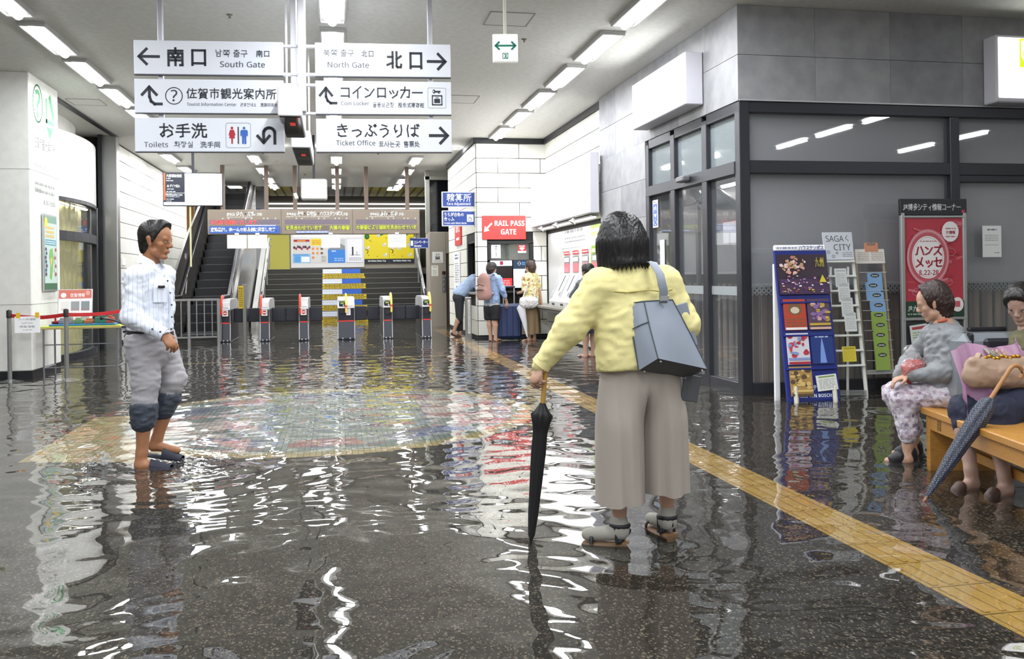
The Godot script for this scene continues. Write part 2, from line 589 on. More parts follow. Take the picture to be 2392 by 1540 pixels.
	"算": "2804-0824 2414-4814 6404-5424 6014-9414 2228-7828-7864-2264-2228 2240-7840 2252-7852 0674-9474 3466-3282-1697 6666-6697",
	"ら": "3406-6416 2628-2262-5848-8462-7684-4094",
	"が": "0830-5430-5288-3886 3208-2650-0892 6824-8462 7804-8818 9202-9812",
	"白": "5002-3820 1820-1896 1820-8220-8296-1896 1856-8256",
	"色": "3804-0636 3416-6816-5832 1834-1882-2690-9290-9274 1834-8434-8460-1860 5034-5060",
	"エ": "1420-8620 5020-5084 0684-9484",
	"レ": "2408-2488-8840",
	"ベ": "0664-3826-9478 6210-7024 7604-8418",
	"タ": "4006-0850 3422-8222-6070-2296 3444-6662",
	"シ": "1412-3826 0838-3252 1490-5678-9030",
	"テ": "2014-8014 0640-9440 5240-4470-2494",
	"ィ": "8036-3064 6052-6097",
	"情": "2004-2097 0828-0658 3224-3840 4416-9616 4830-9030 4044-9844 7004-7044 5056-5097 5056-8856-8894-8094 5070-8870 5082-8882",
	"報": "0818-4818 2804-2836 0436-5236 1640-2254 4040-3454 0656-5056 0474-5274 2856-2897 5810-5897 5810-9210-9036-7838 5848-9248-7280-6096 6456-9496",
	"ハ": "3220-1486-0490 6416-8050-9690",
	"ウ": "5004-5020 1442-1422-8622-8050-4496",
	"ス": "1618-8018-5460-0892 5456-9294",
	"ボ": "0632-8632 4610-4692-3490 2448-0678 6648-8878 7606-8420 9002-9816",
	"ズ": "1220-7420-5060-0692 4856-9094 7604-8218 9002-9614",
	"メ": "7606-5664-0892 2228-8484",
	"セ": "0640-9030-7058 3208-3280-4490-9088",
	"ナ": "0832-9232 5406-5040-2496",
	"九": "4404-4036-0896 0834-6834-6686-7490-9490-9474",
	"州": "1226-0650 3004-2650-1496 4026-3650 5806-5894 7226-6850 9004-9097",
	"営": "2004-2816 4802-5214 8004-7016 0830-0820-9220-9230 2434-7234-7256-2456-2434 1666-8066-8094-1694-1666",
	"業": "3803-3822 6203-6222 1808-2620 8208-7420 0824-9224 3030-3640 7030-6440 1042-9042 2254-7854 0866-9266 5042-5098 4668-1094 5468-9094",
	"時": "0814-0884 0814-3814-3884-0884 0848-3848 4818-9618 7204-7236 4236-9836 4256-9856 8442-8492-7490 5266-6080",
	"間": "0806-0897 0806-4206-4240-0840 0823-4223 5806-9206-9292-8492 5806-5840-9240 5823-9223 3052-7052-7090-3090-3052 3070-7070",
	"ダ": "4006-0850 3422-8222-6070-2296 3444-6662 8004-8614 9202-9812",
	"ヤ": "0838-8826-6850 3408-5296",
	"乱": "4408-1016 0634-5434 2814-2858 1058-4658-4692-1092-1058 6406-6486-7292-9492-9676",
	"れ": "2406-2496 0630-3430-0878 2652-5632-6440-6078-7088-9478",
	"・": "4446-5646-5658-4458-4446 4652-5452",
	"番": "8204-1812 2418-3228 7818-6828 0632-9432 5010-5060 4636-0860 5436-9460 2264-7864-7897-2297-2264 2280-7880 5064-5096",
	"特": "1410-0840 0626-4226 2604-2697 0464-4250 4816-9216 7004-7036 4236-9836 4056-9856 8242-8292-7090 5264-6078",
	"別": "1210-5010-5036-1236-1210 0650-5450-5092-3890 2850-2472-0496 6814-6870 9206-9292-7890",
}


func _ready() -> void:
	rng.seed = 7
	view_and_light()
	setting()
	hanging_things()
	far_things()
	gates_and_stairs()
	left_things()
	right_shop_things()
	ticket_area()
	people()
	small_things()


func view_and_light() -> void:
	var cam := Camera3D.new()
	cam.name = "camera"
	add_child(cam)
	cam.position = Vector3(0, 1.3, 0)
	cam.rotation = Vector3(0, -0.1979, -0.014)
	cam.projection = Camera3D.PROJECTION_FRUSTUM
	cam.near = 0.05
	cam.far = 120.0
	cam.size = 1540.0 / 2050.0 * 0.05
	cam.frustum_offset = Vector2(0, -125.0 / 2050.0 * 0.05)
	cam.current = true
	var e := Environment.new()
	e.background_mode = Environment.BG_COLOR
	e.background_color = Color("10141c")
	e.tonemap_mode = Environment.TONE_MAPPER_LINEAR
	e.tonemap_exposure = 1.6
	e.sdfgi_enabled = true
	e.ssao_enabled = true
	e.ssil_enabled = true
	var w := WorldEnvironment.new()
	w.name = "world"
	w.environment = e
	add_child(w)
	# the ceiling lamps: three rows over the front hall, four short ones over the gates
	var parts := lamp_parts()
	for k in range(-8, 4):
		for row in [[-3.28, 11.25], [0.0, 11.0], [3.28, 10.65]]:
			var d: float = row[1] + 1.65 * k
			if d > 17.4:
				continue
			ceiling_lamp(parts, row[0], d, 1.0, ["lamps of the left ceiling row", "lamps of the middle ceiling row", "lamps of the right ceiling row"][int(row[0] / 3.2 + 1)])
	ceiling_lamp(parts, 3.28, 17.25, 1.0, "lamps of the right ceiling row")
	for q in [[9.84, 3.35], [9.84, 1.7], [9.84, 0.05], [13.12, 1.4], [13.12, -0.25]]:
		ceiling_lamp(parts, q[0], q[1], 0.8, "lamps above the bench")
	for x in [-3.75, -1.85, 0.05, 1.95]:
		for d in [21.6, 23.9, 26.2, 27.9]:
			ceiling_lamp(parts, x, d, 1.3, "lamps over the ticket gates")


func lamp_parts() -> Array:
	var tray := Geo.new()
	tray.box(Vector3(0, -0.012, 0), Vector3(0.30, 0.024, 1.36), Basis(), 0.006)
	tray.box(Vector3(0, -0.03, 0.655), Vector3(0.28, 0.04, 0.03), Basis(), 0.005)
	tray.box(Vector3(0, -0.03, -0.655), Vector3(0.28, 0.04, 0.03), Basis(), 0.005)
	for s in [-1.0, 1.0]:
		tray.box(Vector3(0.135 * s, -0.03, 0), Vector3(0.022, 0.04, 1.32), Basis(), 0.004)
	var lens := Geo.new()
	var rings := []
	for z in [-0.605, -0.60, 0.60, 0.605]:
		var ring := PackedVector3Array()
		for s in 9:
			var a := PI * s / 8
			var r := 0.052 if absf(z) < 0.603 else 0.04
			ring.append(Vector3(cos(a) * r, -0.04 - sin(a) * r * 1.1, z))
		rings.append(ring)
	lens.loft(rings)
	return [tray.mesh(), lens.mesh()]


func ceiling_lamp(parts: Array, x: float, d: float, e: float, group: String) -> void:
	var where := {"lamps of the left ceiling row": "in the ceiling row over the left column", "lamps of the middle ceiling row": "in the ceiling row above the hanging signs", "lamps of the right ceiling row": "in the ceiling row beside the grey wall", "lamps above the bench": "of the %s ceiling row right of the bench" % ("inner" if x < 12.0 else "outer"), "lamps over the ticket gates": "of the %s ceiling row over the ticket gates" % ["first", "second", "third", "fourth"][clampi(int((x + 4.0) / 1.9), 0, 3)]}
	var last := {"lamps of the left ceiling row": 16.2, "lamps of the middle ceiling row": 15.95, "lamps of the right ceiling row": 17.25, "lamps above the bench": 3.35 if x < 12.0 else 1.4, "lamps over the ticket gates": 27.9}
	var n := int(round((last[group] - d) / (1.65 if group != "lamps over the ticket gates" else 2.1)))
	var ord := ["farthest", "second farthest", "third farthest", "fourth from the far end", "fifth from the far end", "sixth from the far end", "seventh from the far end", "eighth from the far end", "ninth from the far end", "tenth from the far end", "eleventh from the far end", "twelfth from the far end", "thirteenth from the far end"]
	var o := thing("ceiling_lamp", "lamp tray, %s %s" % [ord[mini(n, 12)], where[group]], "lamp", V(x, CEIL, d), 0.0, group)
	put("tray", parts[0], mt("lamp_tray", "a9a9a6", 0.5), o)
	put("lamp_lens", parts[1], mt("lamp_lens", "ffffff", 0.4, {"glow": 11.0, "glow_color": "fbfdff"}), o, "glowing white diffuser")
	var l := AreaLight3D.new()
	l.name = "lamp_glow"
	l.area_size = Vector2(0.1, 1.2)
	l.light_energy = LAMP_E * e
	l.light_color = Color("f6faff")
	l.shadow_enabled = true
	l.area_range = 40.0
	o.add_child(l)
	l.position = Vector3(0, -0.11, 0)
	l.rotation_degrees = Vector3(-90, 0, 0)


const LAMP_E := 2.4


func terrazzo() -> ImageTexture:
	var im := Image.create(1024, 1024, false, Image.FORMAT_RGB8)
	im.fill(Color("37342f"))
	var r := RandomNumberGenerator.new()
	r.seed = 3
	var tones := ["4a4640", "2a2825", "57524a", "3d3a36", "6f6a60", "8c867a", "45382f", "b0aa9c", "242220"]
	for k in 15000:
		var c := Color(tones[r.randi() % tones.size()]) if k % 9 else Color("c8c2b4")
		var x := r.randi() % 1024
		var y := r.randi() % 1024
		var s := r.randi_range(2, 7) if k % 9 else r.randi_range(2, 4)
		for dy in range(-s, s + 1):
			var half := int(sqrt(float(s * s - dy * dy)) * r.randf_range(0.5, 0.9))
			for dx in range(-half, half + 1):
				im.set_pixel(posmod(x + dx, 1024), posmod(y + dy, 1024), c)
	return ImageTexture.create_from_image(im)


func tiles(parent: Node, p0: Vector3, along: Vector3, out: Vector3, length: float, y0: float, y1: float, holes: Array, mats3: Array, tw := 0.92, th := 0.31) -> void:
	# rows of long wall tiles with dark joints; holes are [from, to, y0, y1] along the wall
	var meshes := {}
	var row := 0
	var y := y1
	while y > y0 + 0.03:
		var h := minf(th, y - y0)
		var x := -tw * 0.5 * (row % 2)
		while x < length - 0.02:
			var a := maxf(x, 0.0)
			var b := minf(x + tw, length)
			x += tw
			if b - a < 0.03:
				continue
			var hit := false
			for q in holes:
				if a < q[1] - 0.02 and b > q[0] + 0.02 and y - h < q[3] - 0.02 and y > q[2] + 0.02:
					# trim the tile against the opening where one side stays free
					if a < q[0] - 0.04 and b <= q[1] + 0.02:
						b = q[0]
					elif b > q[1] + 0.04 and a >= q[0] - 0.02:
						a = q[1]
					else:
						hit = true
			if hit or b - a < 0.03:
				continue
			var key := "%.2f %.2f" % [b - a, h]
			if not meshes.has(key):
				meshes[key] = gbox(Vector3.ZERO, Vector3(b - a - 0.013, h - 0.013, 0.02), 0.003).mesh()
			var o := put("tile", meshes[key], mats3[rng.randi() % mats3.size()], parent)
			o.transform = Transform3D(Basis(along, Vector3.UP, out), p0 + along * (a + b) / 2 + Vector3.UP * (y - h / 2) + out * 0.01)
		y -= h
		row += 1


func setting() -> void:
	# floor, water, ceiling
	var tz := terrazzo()
	var fl := struct("floor", span(-9.2, 15.2, FL - 0.2, FL, -4.7, 27.0), mt("terrazzo", "98918a", 0.6, {"tex": tz, "scale": 0.85, "spec": 0.15}))
	mural(fl)
	var tac := mt("tactile_yellow", "aa8528", 0.55, {"tex": noise_tex("c8c8c8", "ffffff", 0.05, 3, 11), "scale": 2.0})
	var tg := Geo.new()
	tg.box(Vector3(0, 0.002, 0), Vector3(0.292, 0.004, 0.292), Basis(), 0.001)
	for k in 4:
		tg.box(Vector3(-0.11 + 0.0735 * k, 0.006, 0), Vector3(0.026, 0.006, 0.27), Basis(), 0.002)
	var tm := tg.mesh()
	for k in 62:
		put("tactile_tile", tm, tac, fl, "yellow ridged tactile tile").position = V(2.56, FL, 1.0 + 0.3 * k)
	for k in 9:
		put("tactile_tile", tm, tac, fl, "yellow ridged tactile tile").transform = Transform3D(Basis(Vector3.UP, PI / 2), V(2.56 - 0.02, FL, 19.6 + 0.3 * k))
	struct("ceiling", span(-9.2, 15.2, CEIL, CEIL + 0.2, -4.7, 28.3), mt("ceiling", "e4e4de", 0.8, {"tex": noise_tex("f0f0f0", "ffffff", 0.03, 3, 5), "scale": 0.6}))
	var wc := mt("plain_wall", "b9b8b2", 0.7)
	struct("wall_near", span(-9.2, 15.2, FL, CEIL, -4.9, -4.5), wc)
	struct("wall_far_left", span(-9.4, -9.0, FL, CEIL, -4.7, 14.0), wc)
	struct("wall_left_end", span(-9.2, -6.0, FL, CEIL, 13.2, 13.5), wc)
	struct("wall_far_right", span(15.0, 15.4, FL, CEIL, -4.7, 9.2), wc)
	struct("wall_shop_end", span(9.62, 15.2, FL, CEIL, 8.86, 9.1), wc)
	struct("wall_shop_side", span(9.6, 9.8, FL, CEIL, 9.1, 13.9), wc)
	water()
	# the grey panelled shop at the right
	var grey := [mt("grey_panel_a", "a5a5a6", 0.55, {"tex": noise_tex("dcdce0", "ffffff", 0.012, 5, 21), "scale": 0.5}), mt("grey_panel_b", "9e9ea0", 0.55, {"tex": noise_tex("dcdce0", "fbfbff", 0.014, 5, 22), "scale": 0.5}), mt("grey_panel_c", "ababac", 0.55, {"tex": noise_tex("dcdce0", "ffffff", 0.01, 5, 23), "scale": 0.5})]
	var backing := mt("panel_joint", "6d6d6f", 0.8)
	var wr := Geo.new()
	wr.box(V(4.42, 3.68, 11.38), Vector3(0.2, 1.04, 4.94))
	wr.box(V(4.42, 1.57, 12.78), Vector3(0.2, 3.2, 2.14))
	var wright := struct("wall_right", wr, backing)
	var wfront := struct("wall_shop_front", span(4.32, 9.6, 3.16, CEIL, 8.84, 9.04), backing)
	struct("wall_shop_back", span(4.5, 9.8, FL, CEIL, 13.6, 13.85), backing)
	struct("ceiling_shop", span(4.5, 9.8, 3.22, 3.3, 9.04, 13.6), backing)
	var k3 := 0
	for y in [[3.16, 3.66], [3.66, 4.2]]:
		for k in 6:
			var a := 4.28 + 0.92 * k
			var o := put("panel", gbox(Vector3.ZERO, Vector3(0.917, y[1] - y[0] - 0.004, 0.04), 0.002), grey[(k3 * 7 + k) % 3], wfront, "grey stone panel")
			o.position = V(a + 0.46, (y[0] + y[1]) / 2, 8.82)
			k3 += 1
		for k in 6:
			var d := 8.8 + 0.845 * k
			var o := put("panel", gbox(Vector3.ZERO, Vector3(0.04, y[1] - y[0] - 0.004, 0.841), 0.002), grey[(k3 + 2 * k) % 3], wright, "grey stone panel")
			o.position = V(4.30, (y[0] + y[1]) / 2, d + 0.42)
	for r in 6:
		for k in 2:
			var o := put("panel", gbox(Vector3.ZERO, Vector3(0.04, 0.526, 1.066), 0.002), grey[(r + k) % 3], wright, "grey stone panel")
			o.position = V(4.30, 0.0 + 0.53 * r + 0.255, 11.72 + 1.07 * k + 0.53)
	shop_glazing()
	# white tiled ticket wall and corner block
	var tile_m := [mt("tile_white_a", "eeece3", 0.4), mt("tile_white_b", "ebe8dc", 0.42), mt("tile_white_c", "f0eee7", 0.38)]
	var joint := mt("tile_joint", "2f2d2a", 0.9)
	var wt := Geo.new()
	wt.box(V(4.55, 3.2, 16.1), Vector3(0.3, 2.04, 4.7))
	wt.box(V(4.55, 0.29, 16.1), Vector3(0.3, 0.70, 4.7))
	var wticket := struct("wall_ticket", wt, joint)
	tiles(wticket, V(4.40, 0, 18.13), Vector3.BACK, Vector3.LEFT, 4.3, 2.25, 4.09, [], tile_m)
	tiles(wticket, V(4.40, 0, 18.13), Vector3.BACK, Vector3.LEFT, 4.3, 0.02, 0.64, [], tile_m)
	var wb := Geo.new()
	wb.box(V(3.7, 3.1, 18.3), Vector3(1.6, 2.2, 0.3))
	wb.box(V(3.7, 0.44, 18.3), Vector3(1.6, 1.0, 0.3))
	wb.box(V(3.02, 1.5, 18.3), Vector3(0.24, 1.1, 0.3))
	wb.box(V(4.35, 1.5, 18.3), Vector3(0.3, 1.1, 0.3))
	var wblock := struct("wall_block_front", wb, joint)
	tiles(wblock, V(2.9, 0, 18.15), Vector3.RIGHT, Vector3.BACK, 1.5, 0.06, 4.09, [[0.22, 1.2, 0.94, 2.02]], tile_m, 0.92)
	var ws := Geo.new()
	ws.box(V(3.05, 3.13, 20.4), Vector3(0.3, 2.14, 4.5))
	ws.box(V(3.05, 0.44, 20.4), Vector3(0.3, 0.98, 4.5))
	ws.box(V(3.05, 1.5, 21.1), Vector3(0.3, 1.2, 3.1))
	var wside := struct("wall_block_side", ws, joint)
	tiles(wside, V(2.9, 0, 22.65), Vector3.BACK, Vector3.LEFT, 4.5, 0.06, 4.09, [[3.15, 4.35, 0.94, 2.06]], tile_m)
	var band := mt("dark_trim", "2b2d31", 0.5)
	struct("trim_1", span(4.34, 4.42, 4.09, CEIL, 13.87, 18.1), band)
	struct("trim_2", span(2.86, 4.4, 4.09, CEIL, 18.09, 18.16), band)
	struct("trim_3", span(2.84, 2.91, 4.09, CEIL, 18.1, 22.65), band)
	struct("baseboard_right", span(2.86, 4.4, FL, 0.05, 18.1, 18.2), band)
	struct("baseboard_ticket", span(4.38, 4.44, FL, 0.03, 13.9, 18.1), band)
	# left: white column, curved drum with glass, steel post, tiled wall
	var white := mt("column_white", "e6e5df", 0.5, {"tex": noise_tex("f4f4f2", "ffffff", 0.02, 3, 31), "scale": 0.5})
	var colm := Geo.new()
	colm.box(V(-5.1, 2.145, 13.75), Vector3(2.0, 4.11, 1.28), Basis(), 0.012)
	struct("wall_column", colm, white)
	struct("baseboard_column", span(-6.1, -4.105, FL, 0.09, 13.12, 14.38), mt("black_base", "1d1e22", 0.35))
	for y in [1.0, 2.86]:
		struct("trim_4" if y < 2 else "trim_5", span(-6.1, -4.098, y, y + 0.006, 13.108, 14.392), mt("joint_grey", "8f8f8a", 0.8))
	var wl := struct("wall_left", span(-4.9, -4.47, FL, CEIL, 18.85, 28.3), joint)
	tiles(wl, V(-4.47, 0, 18.85), Vector3.FORWARD, Vector3.RIGHT, 9.4, 0.05, 4.18, [], tile_m, 0.92, 0.325)
	left_drum()
	# upper concourse behind the stairs
	var fw := struct("wall_back", span(-5.2, 5.2, FL, 6.0, 36.0, 36.3), mt("far_wall", "6a675f", 0.7))
	struct("ceiling_back", span(-5.2, 5.2, 4.62, 4.8, 28.3, 36.2), mt("far_ceiling", "807d74", 0.8))
	struct("wall_back_left", span(-5.2, -4.9, FL, 5.0, 28.3, 36.0), mt("far_wall", "6a675f", 0.7))
	struct("wall_back_right", span(4.9, 5.2, FL, 5.0, 22.6, 36.0), mt("far_wall", "6a675f", 0.7))
	struct("trim_6", span(-5.2, 5.2, CEIL + 0.05, 4.7, 28.3, 28.42), mt("edge_beige", "b4aa9a", 0.7))
	struct("floor_landing", span(-5.2, 5.2, 1.42, 1.62, 29.6, 36.0), mt("landing", "4a4743", 0.5))
	var yl := mt("louvre_yellow", "b8a82c", 0.6)
	var gl := mt("louvre_grey", "8d8b86", 0.6)
	var cb := get_node("ceiling_back")
	for k in 30:
		var x := -4.6 + 0.32 * k
		put("slat", gbox(Vector3.ZERO, Vector3(0.24, 0.03, 7.0), 0.005), yl if (x > 1.0 or (x > -2.4 and x < -0.8)) else gl, cb).position = V(x, 4.6, 32.2)
	for q in [[-0.55, 31.2, "left one of the two bright lamp panels on the far slatted ceiling"], [2.1, 32.0, "right one of the two bright lamp panels on the far slatted ceiling"], [-3.4, 31.5, "bright lamp panel on the far ceiling above the escalator"]]:
		var fp := thing("lamp_panel", q[2], "lamp", V(q[0], 4.555, q[1]))
		put("tray", gbox(Vector3(0, 0, 0), Vector3(0.5, 0.05, 1.3), 0.008), mt("lamp_tray"), fp)
		put("lamp_lens", gbox(Vector3(0, -0.03, 0), Vector3(0.42, 0.02, 1.2), 0.006), mt("lamp_lens"), fp)
		area(fp, Vector3(0, -0.06, 0), Vector2(0.42, 1.2), Vector3(-90, 0, 0), 4.0)
	for y in [4.12, 4.3]:
		var ls := thing("light_strip", "upper thin glowing strip across the far wall" if y > 4.2 else "lower thin glowing strip across the far wall", "light", V(0, y, 35.97), 0.0)
		put("lamp_lens", gbox(Vector3.ZERO, Vector3(9.0, 0.05, 0.04), 0.01), mt("strip_glow", "ffffff", 0.5, {"glow": 1.6}), ls)


func left_drum() -> void:
	# a curved front: white band above, glazing with dark rails below
	var arc := []
	for k in 17:
		var a := lerpf(-0.55, 0.42, k / 16.0)
		arc.append(Vector2(-9.3 + 5.0 * cos(a), 16.7 + 5.0 * sin(a)))   # x, d
	var white := mt("column_white")
	var dark := mt("dark_frame", "2c2d33", 0.4, {"metal": 0.3})
	var drum := Geo.new()
	for s in [[2.72, 3.82, 0.0], [3.82, CEIL, -0.35]]:
		var rings := []
		for y in [s[0], s[1]]:
			var ring := PackedVector3Array()
			for p in arc:
				ring.append(V(p.x + s[2], y, p.y))
			for i in range(arc.size() - 1, -1, -1):
				ring.append(V(arc[i].x - 0.5, y, arc[i].y))
			rings.append(ring)
		for i in arc.size() - 1:
			var nn: Vector3 = Vector3(arc[i].x + 9.3, 0, -(arc[i].y - 16.7)).normalized()
			drum.quad(rings[0][i], rings[0][i + 1], rings[1][i + 1], rings[1][i], nn)
			var far: int = arc.size() * 2 - 1 - i
			drum.quad(rings[0][i], rings[0][i + 1], rings[0][far - 1], rings[0][far], Vector3.DOWN)
			drum.quad(rings[1][i], rings[1][i + 1], rings[1][far - 1], rings[1][far], Vector3.UP)
	struct("wall_drum", drum, white)
	var wn := struct("window_1", span(-4.95, -4.85, FL, 0.12, 15.0, 18.4), dark)
	for s in [[2.0, 2.16], [2.66, 2.73], [0.0, 0.1]]:
		var g := Geo.new()
		for i in arc.size() - 1:
			var a: Vector2 = arc[i]; var b: Vector2 = arc[i + 1]
			g.bar(V(a.x - 0.05, (s[0] + s[1]) / 2, a.y), V(b.x - 0.05, (s[0] + s[1]) / 2, b.y), 0.09, s[1] - s[0])
		put("rail", g, dark, wn)
	for i in [2, 13, 16]:
		var p: Vector2 = arc[i]
		put("mullion", gbox(V(p.x - 0.04, 1.35, p.y), Vector3(0.11, 2.72, 0.1 if i != 16 else 0.28), 0.01), dark, wn)
	var pane := Geo.new()
	for i in arc.size() - 1:
		var nn: Vector3 = Vector3(arc[i].x + 9.3, 0, -(arc[i].y - 16.7)).normalized()
		pane.quad(V(arc[i].x - 0.07, 0.05, arc[i].y), V(arc[i + 1].x - 0.07, 0.05, arc[i + 1].y), V(arc[i + 1].x - 0.07, 2.7, arc[i + 1].y), V(arc[i].x - 0.07, 2.7, arc[i].y), nn)
	put("pane", pane, mt("window_glass", "e8f0e8", 0.02, {"alpha": 0.05}), wn)
	var cur := mt("olive_curtain", "b5ae7c", 0.8, {"tex": noise_tex("c8c8b4", "ffffff", 0.02, 3, 41), "scale3": Vector3(2, 0.3, 2)})
	var boards := thing("curtain", "olive beige curtain hanging behind the curved glass", "curtain", V(-5.0, 0, 16.5))
	var rings := []
	for y in [0.06, 2.7]:
		var ring := PackedVector3Array()
		for k in 61:
			var a := lerpf(-0.55, 0.40, k / 60.0)
			var rr := 4.72 + 0.02 * sin(k * 1.7)
			ring.append(V(-9.3 + rr * cos(a) + 5.0, y, 16.7 + rr * sin(a) - 16.5))
		rings.append(ring)
	var cg := Geo.new()
	cg.loft(rings, false, false)
	put("cloth", cg, cur, boards)
	var dl := thing("strip_lamp", "hidden strip lamp above the olive curtain", "lamp", V(-4.6, 2.66, 16.6))
	put("lamp_lens", gbox(Vector3.ZERO, Vector3(0.06, 0.03, 2.4), 0.006), mt("lamp_lens_small", "ffffff", 0.4, {"glow": 2.5}), dl)
	area(dl, Vector3(0, -0.03, 0), Vector2(0.06, 2.4), Vector3(-90, 0, 0), 0.6)
	struct("wall_behind_curtain", span(-5.6, -5.4, FL, CEIL, 14.3, 18.9), mt("plain_wall"))
	var steel := mt("brushed_steel", "a9a9a8", 0.32, {"metal": 0.85})
	struct("trim_7", span(-4.50, -4.24, FL, CEIL, 18.62, 18.86, 0.01), steel)
	struct("trim_8", span(-4.56, -4.48, FL, CEIL, 18.5, 18.64), dark)
	struct("trim_9", span(-4.33, -4.23, CEIL - 0.02, CEIL + 0.01, 14.5, 18.7), dark)


func shop_glazing() -> void:
	var dark := mt("shop_frame", "3a3a40", 0.38, {"metal": 0.4})
	var glass := mt("shop_glass", "cfd6da", 0.02, {"alpha": 0.06})
	var w2 := struct("window_2", span(4.29, 4.41, FL, 3.16, 8.80, 8.92, 0.006), dark)   # corner post and front glazing
	for r in [[4.41, 9.6, 3.04, 3.16], [4.41, 9.6, 2.38, 2.52], [4.41, 9.6, FL, 0.10], [6.98, 9.6, 2.30, 2.38]]:
		put("rail", span(r[0], r[1], r[2], r[3], 8.81, 8.91, 0.006), dark, w2)
	for x in [6.87, 9.3]:
		put("mullion", span(x, x + 0.12, 0.1, 3.04, 8.80, 8.92, 0.006), dark, w2)
	for r in [[4.41, 6.87, 2.52, 3.04], [6.99, 9.3, 2.52, 3.04], [4.41, 6.87, 0.1, 2.38], [6.99, 9.3, 0.1, 2.30]]:
		put("pane", gbox(V((r[0] + r[1]) / 2, (r[2] + r[3]) / 2, 8.86), Vector3(r[1] - r[0], r[3] - r[2], 0.008)), glass, w2)
	put("sill_line", span(4.29, 9.6, 3.16, 3.175, 8.785, 8.80), mt("light_metal", "c6c6c8", 0.4, {"metal": 0.5}), w2)
	# frosted lattice band on the glass
	var lat := mt("frosted_film", "9aa0a2", 0.8)
	var lg := Geo.new()
	for s in [[4.41, 6.87], [6.99, 9.3]]:
		var x: float = s[0]
		while x < s[1] - 0.05:
			for r in 4:
				var y := 1.065 + 0.028 * r
				var ox := 0.028 * (r % 2)
				var cx := x + ox + 0.028
				for sgn in [-1.0, 1.0]:
					lg.box(V(cx + sgn * 0.013, y, 8.852), Vector3(0.034, 0.006, 0.001), Basis(Vector3.BACK, sgn * 0.85))
					lg.box(V(cx + sgn * 0.013, y + 0.016, 8.852), Vector3(0.034, 0.006, 0.001), Basis(Vector3.BACK, -sgn * 0.85))
			x += 0.056
	var lb := put("lattice_film", lg, lat, w2, "frosted lattice band on the glass")
	lb.set_meta("kind", "stuff")
	var d1 := struct("door_1", span(4.28, 4.42, 2.38, 2.52, 8.92, 11.72, 0.006), dark)      # the side with sliding doors
	for dd in [[9.66, 9.80], [10.66, 10.80], [11.60, 11.74]]:
		put("mullion", span(4.285, 4.41, FL, 3.10, dd[0], dd[1], 0.006), dark, d1)
	for dd in [[9.66 - 0.75, 9.66], [9.8, 10.66], [10.8, 11.6]]:
		put("pane", span(4.34, 4.348, 2.52, 3.06, dd[0], dd[1]), mt("upper_glass", "b9c4c9", 0.03, {"alpha": 0.35}), d1)
		put("pane", span(4.34, 4.348, 0.1, 2.38, dd[0], dd[1]), glass, d1)
		put("rail", span(4.29, 4.40, FL, 0.10, dd[0], dd[1], 0.004), dark, d1)
		put("rail", span(4.29, 4.40, 3.04, 3.16, dd[0], dd[1], 0.004), dark, d1)
	put("door_stile", span(4.36, 4.40, 0.1, 2.2, 10.1, 10.18, 0.004), dark, d1)
	put("door_stile", span(4.36, 4.40, 2.16, 2.24, 9.8, 10.66, 0.004), dark, d1)
	for dd in [[8.93, 9.66], [9.8, 10.66], [10.8, 11.6]]:
		put("frosted_band", span(4.332, 4.336, 1.05, 1.15, dd[0], dd[1]), lat, d1, "frosted band across the door glass")
	put("door_sensor", gbox(V(4.23, 2.47, 10.25), Vector3(0.1, 0.07, 0.24), 0.015), mt("sensor_grey", "6e6e70", 0.4), d1, "automatic door sensor")
	# roller blinds and slatted panelling behind the glass
	var blind := mt("blind_grey", "9a9a9e", 0.8)
	var bl := thing("roller_blind", "grey roller blind pulled low behind the shop front glass", "blind", V(6.9, 1.16, 8.98))
	put("cloth", gbox(Vector3(0, 0.95, 0), Vector3(4.9, 1.9, 0.006)), blind, bl)
	put("bottom_bar", gbox(Vector3(0, 0.0, 0), Vector3(4.9, 0.03, 0.02), 0.004), mt("blind_bar", "a8a8aa", 0.5), bl)
	var b2 := thing("roller_blind", "grey roller blind half lowered behind the sliding door glass", "blind", V(4.62, 1.3, 10.3))
	put("cloth", gbox(Vector3(0, 0.85, 0), Vector3(0.006, 1.7, 2.4)), blind, b2)
	put("bottom_bar", gbox(Vector3.ZERO, Vector3(0.02, 0.03, 2.4), 0.004), mt("blind_bar"), b2)
	put("head_tube", gbox(Vector3(0, 1.81, 0), Vector3(0.08, 0.22, 2.4), 0.02), mt("blind_bar"), b2)
	var sl := thing("slatted_panelling", "dark brown vertical slat panelling low behind the shop glass", "panelling", V(4.7, 0, 9.3))
	var slm := [mt("slat_a", "7d6d60", 0.6), mt("slat_b", "8e7c6c", 0.6), mt("slat_c", "6b5e54", 0.6)]
	var sm := gbox(Vector3(0, 0.6, 0), Vector3(0.075, 1.2, 0.03), 0.006).mesh()
	for k in 52:
		var o := put("slat", sm, slm[rng.randi() % 3], sl)
		o.position = Vector3(0.09 * k, FL, 0.03 * (k % 2))
	for k in 24:
		var o := put("slat", sm, slm[rng.randi() % 3], sl)
		o.transform = Transform3D(Basis(Vector3.UP, PI / 2), Vector3(0.1 + 0.03 * (k % 2), FL, -0.1 - 0.09 * k))


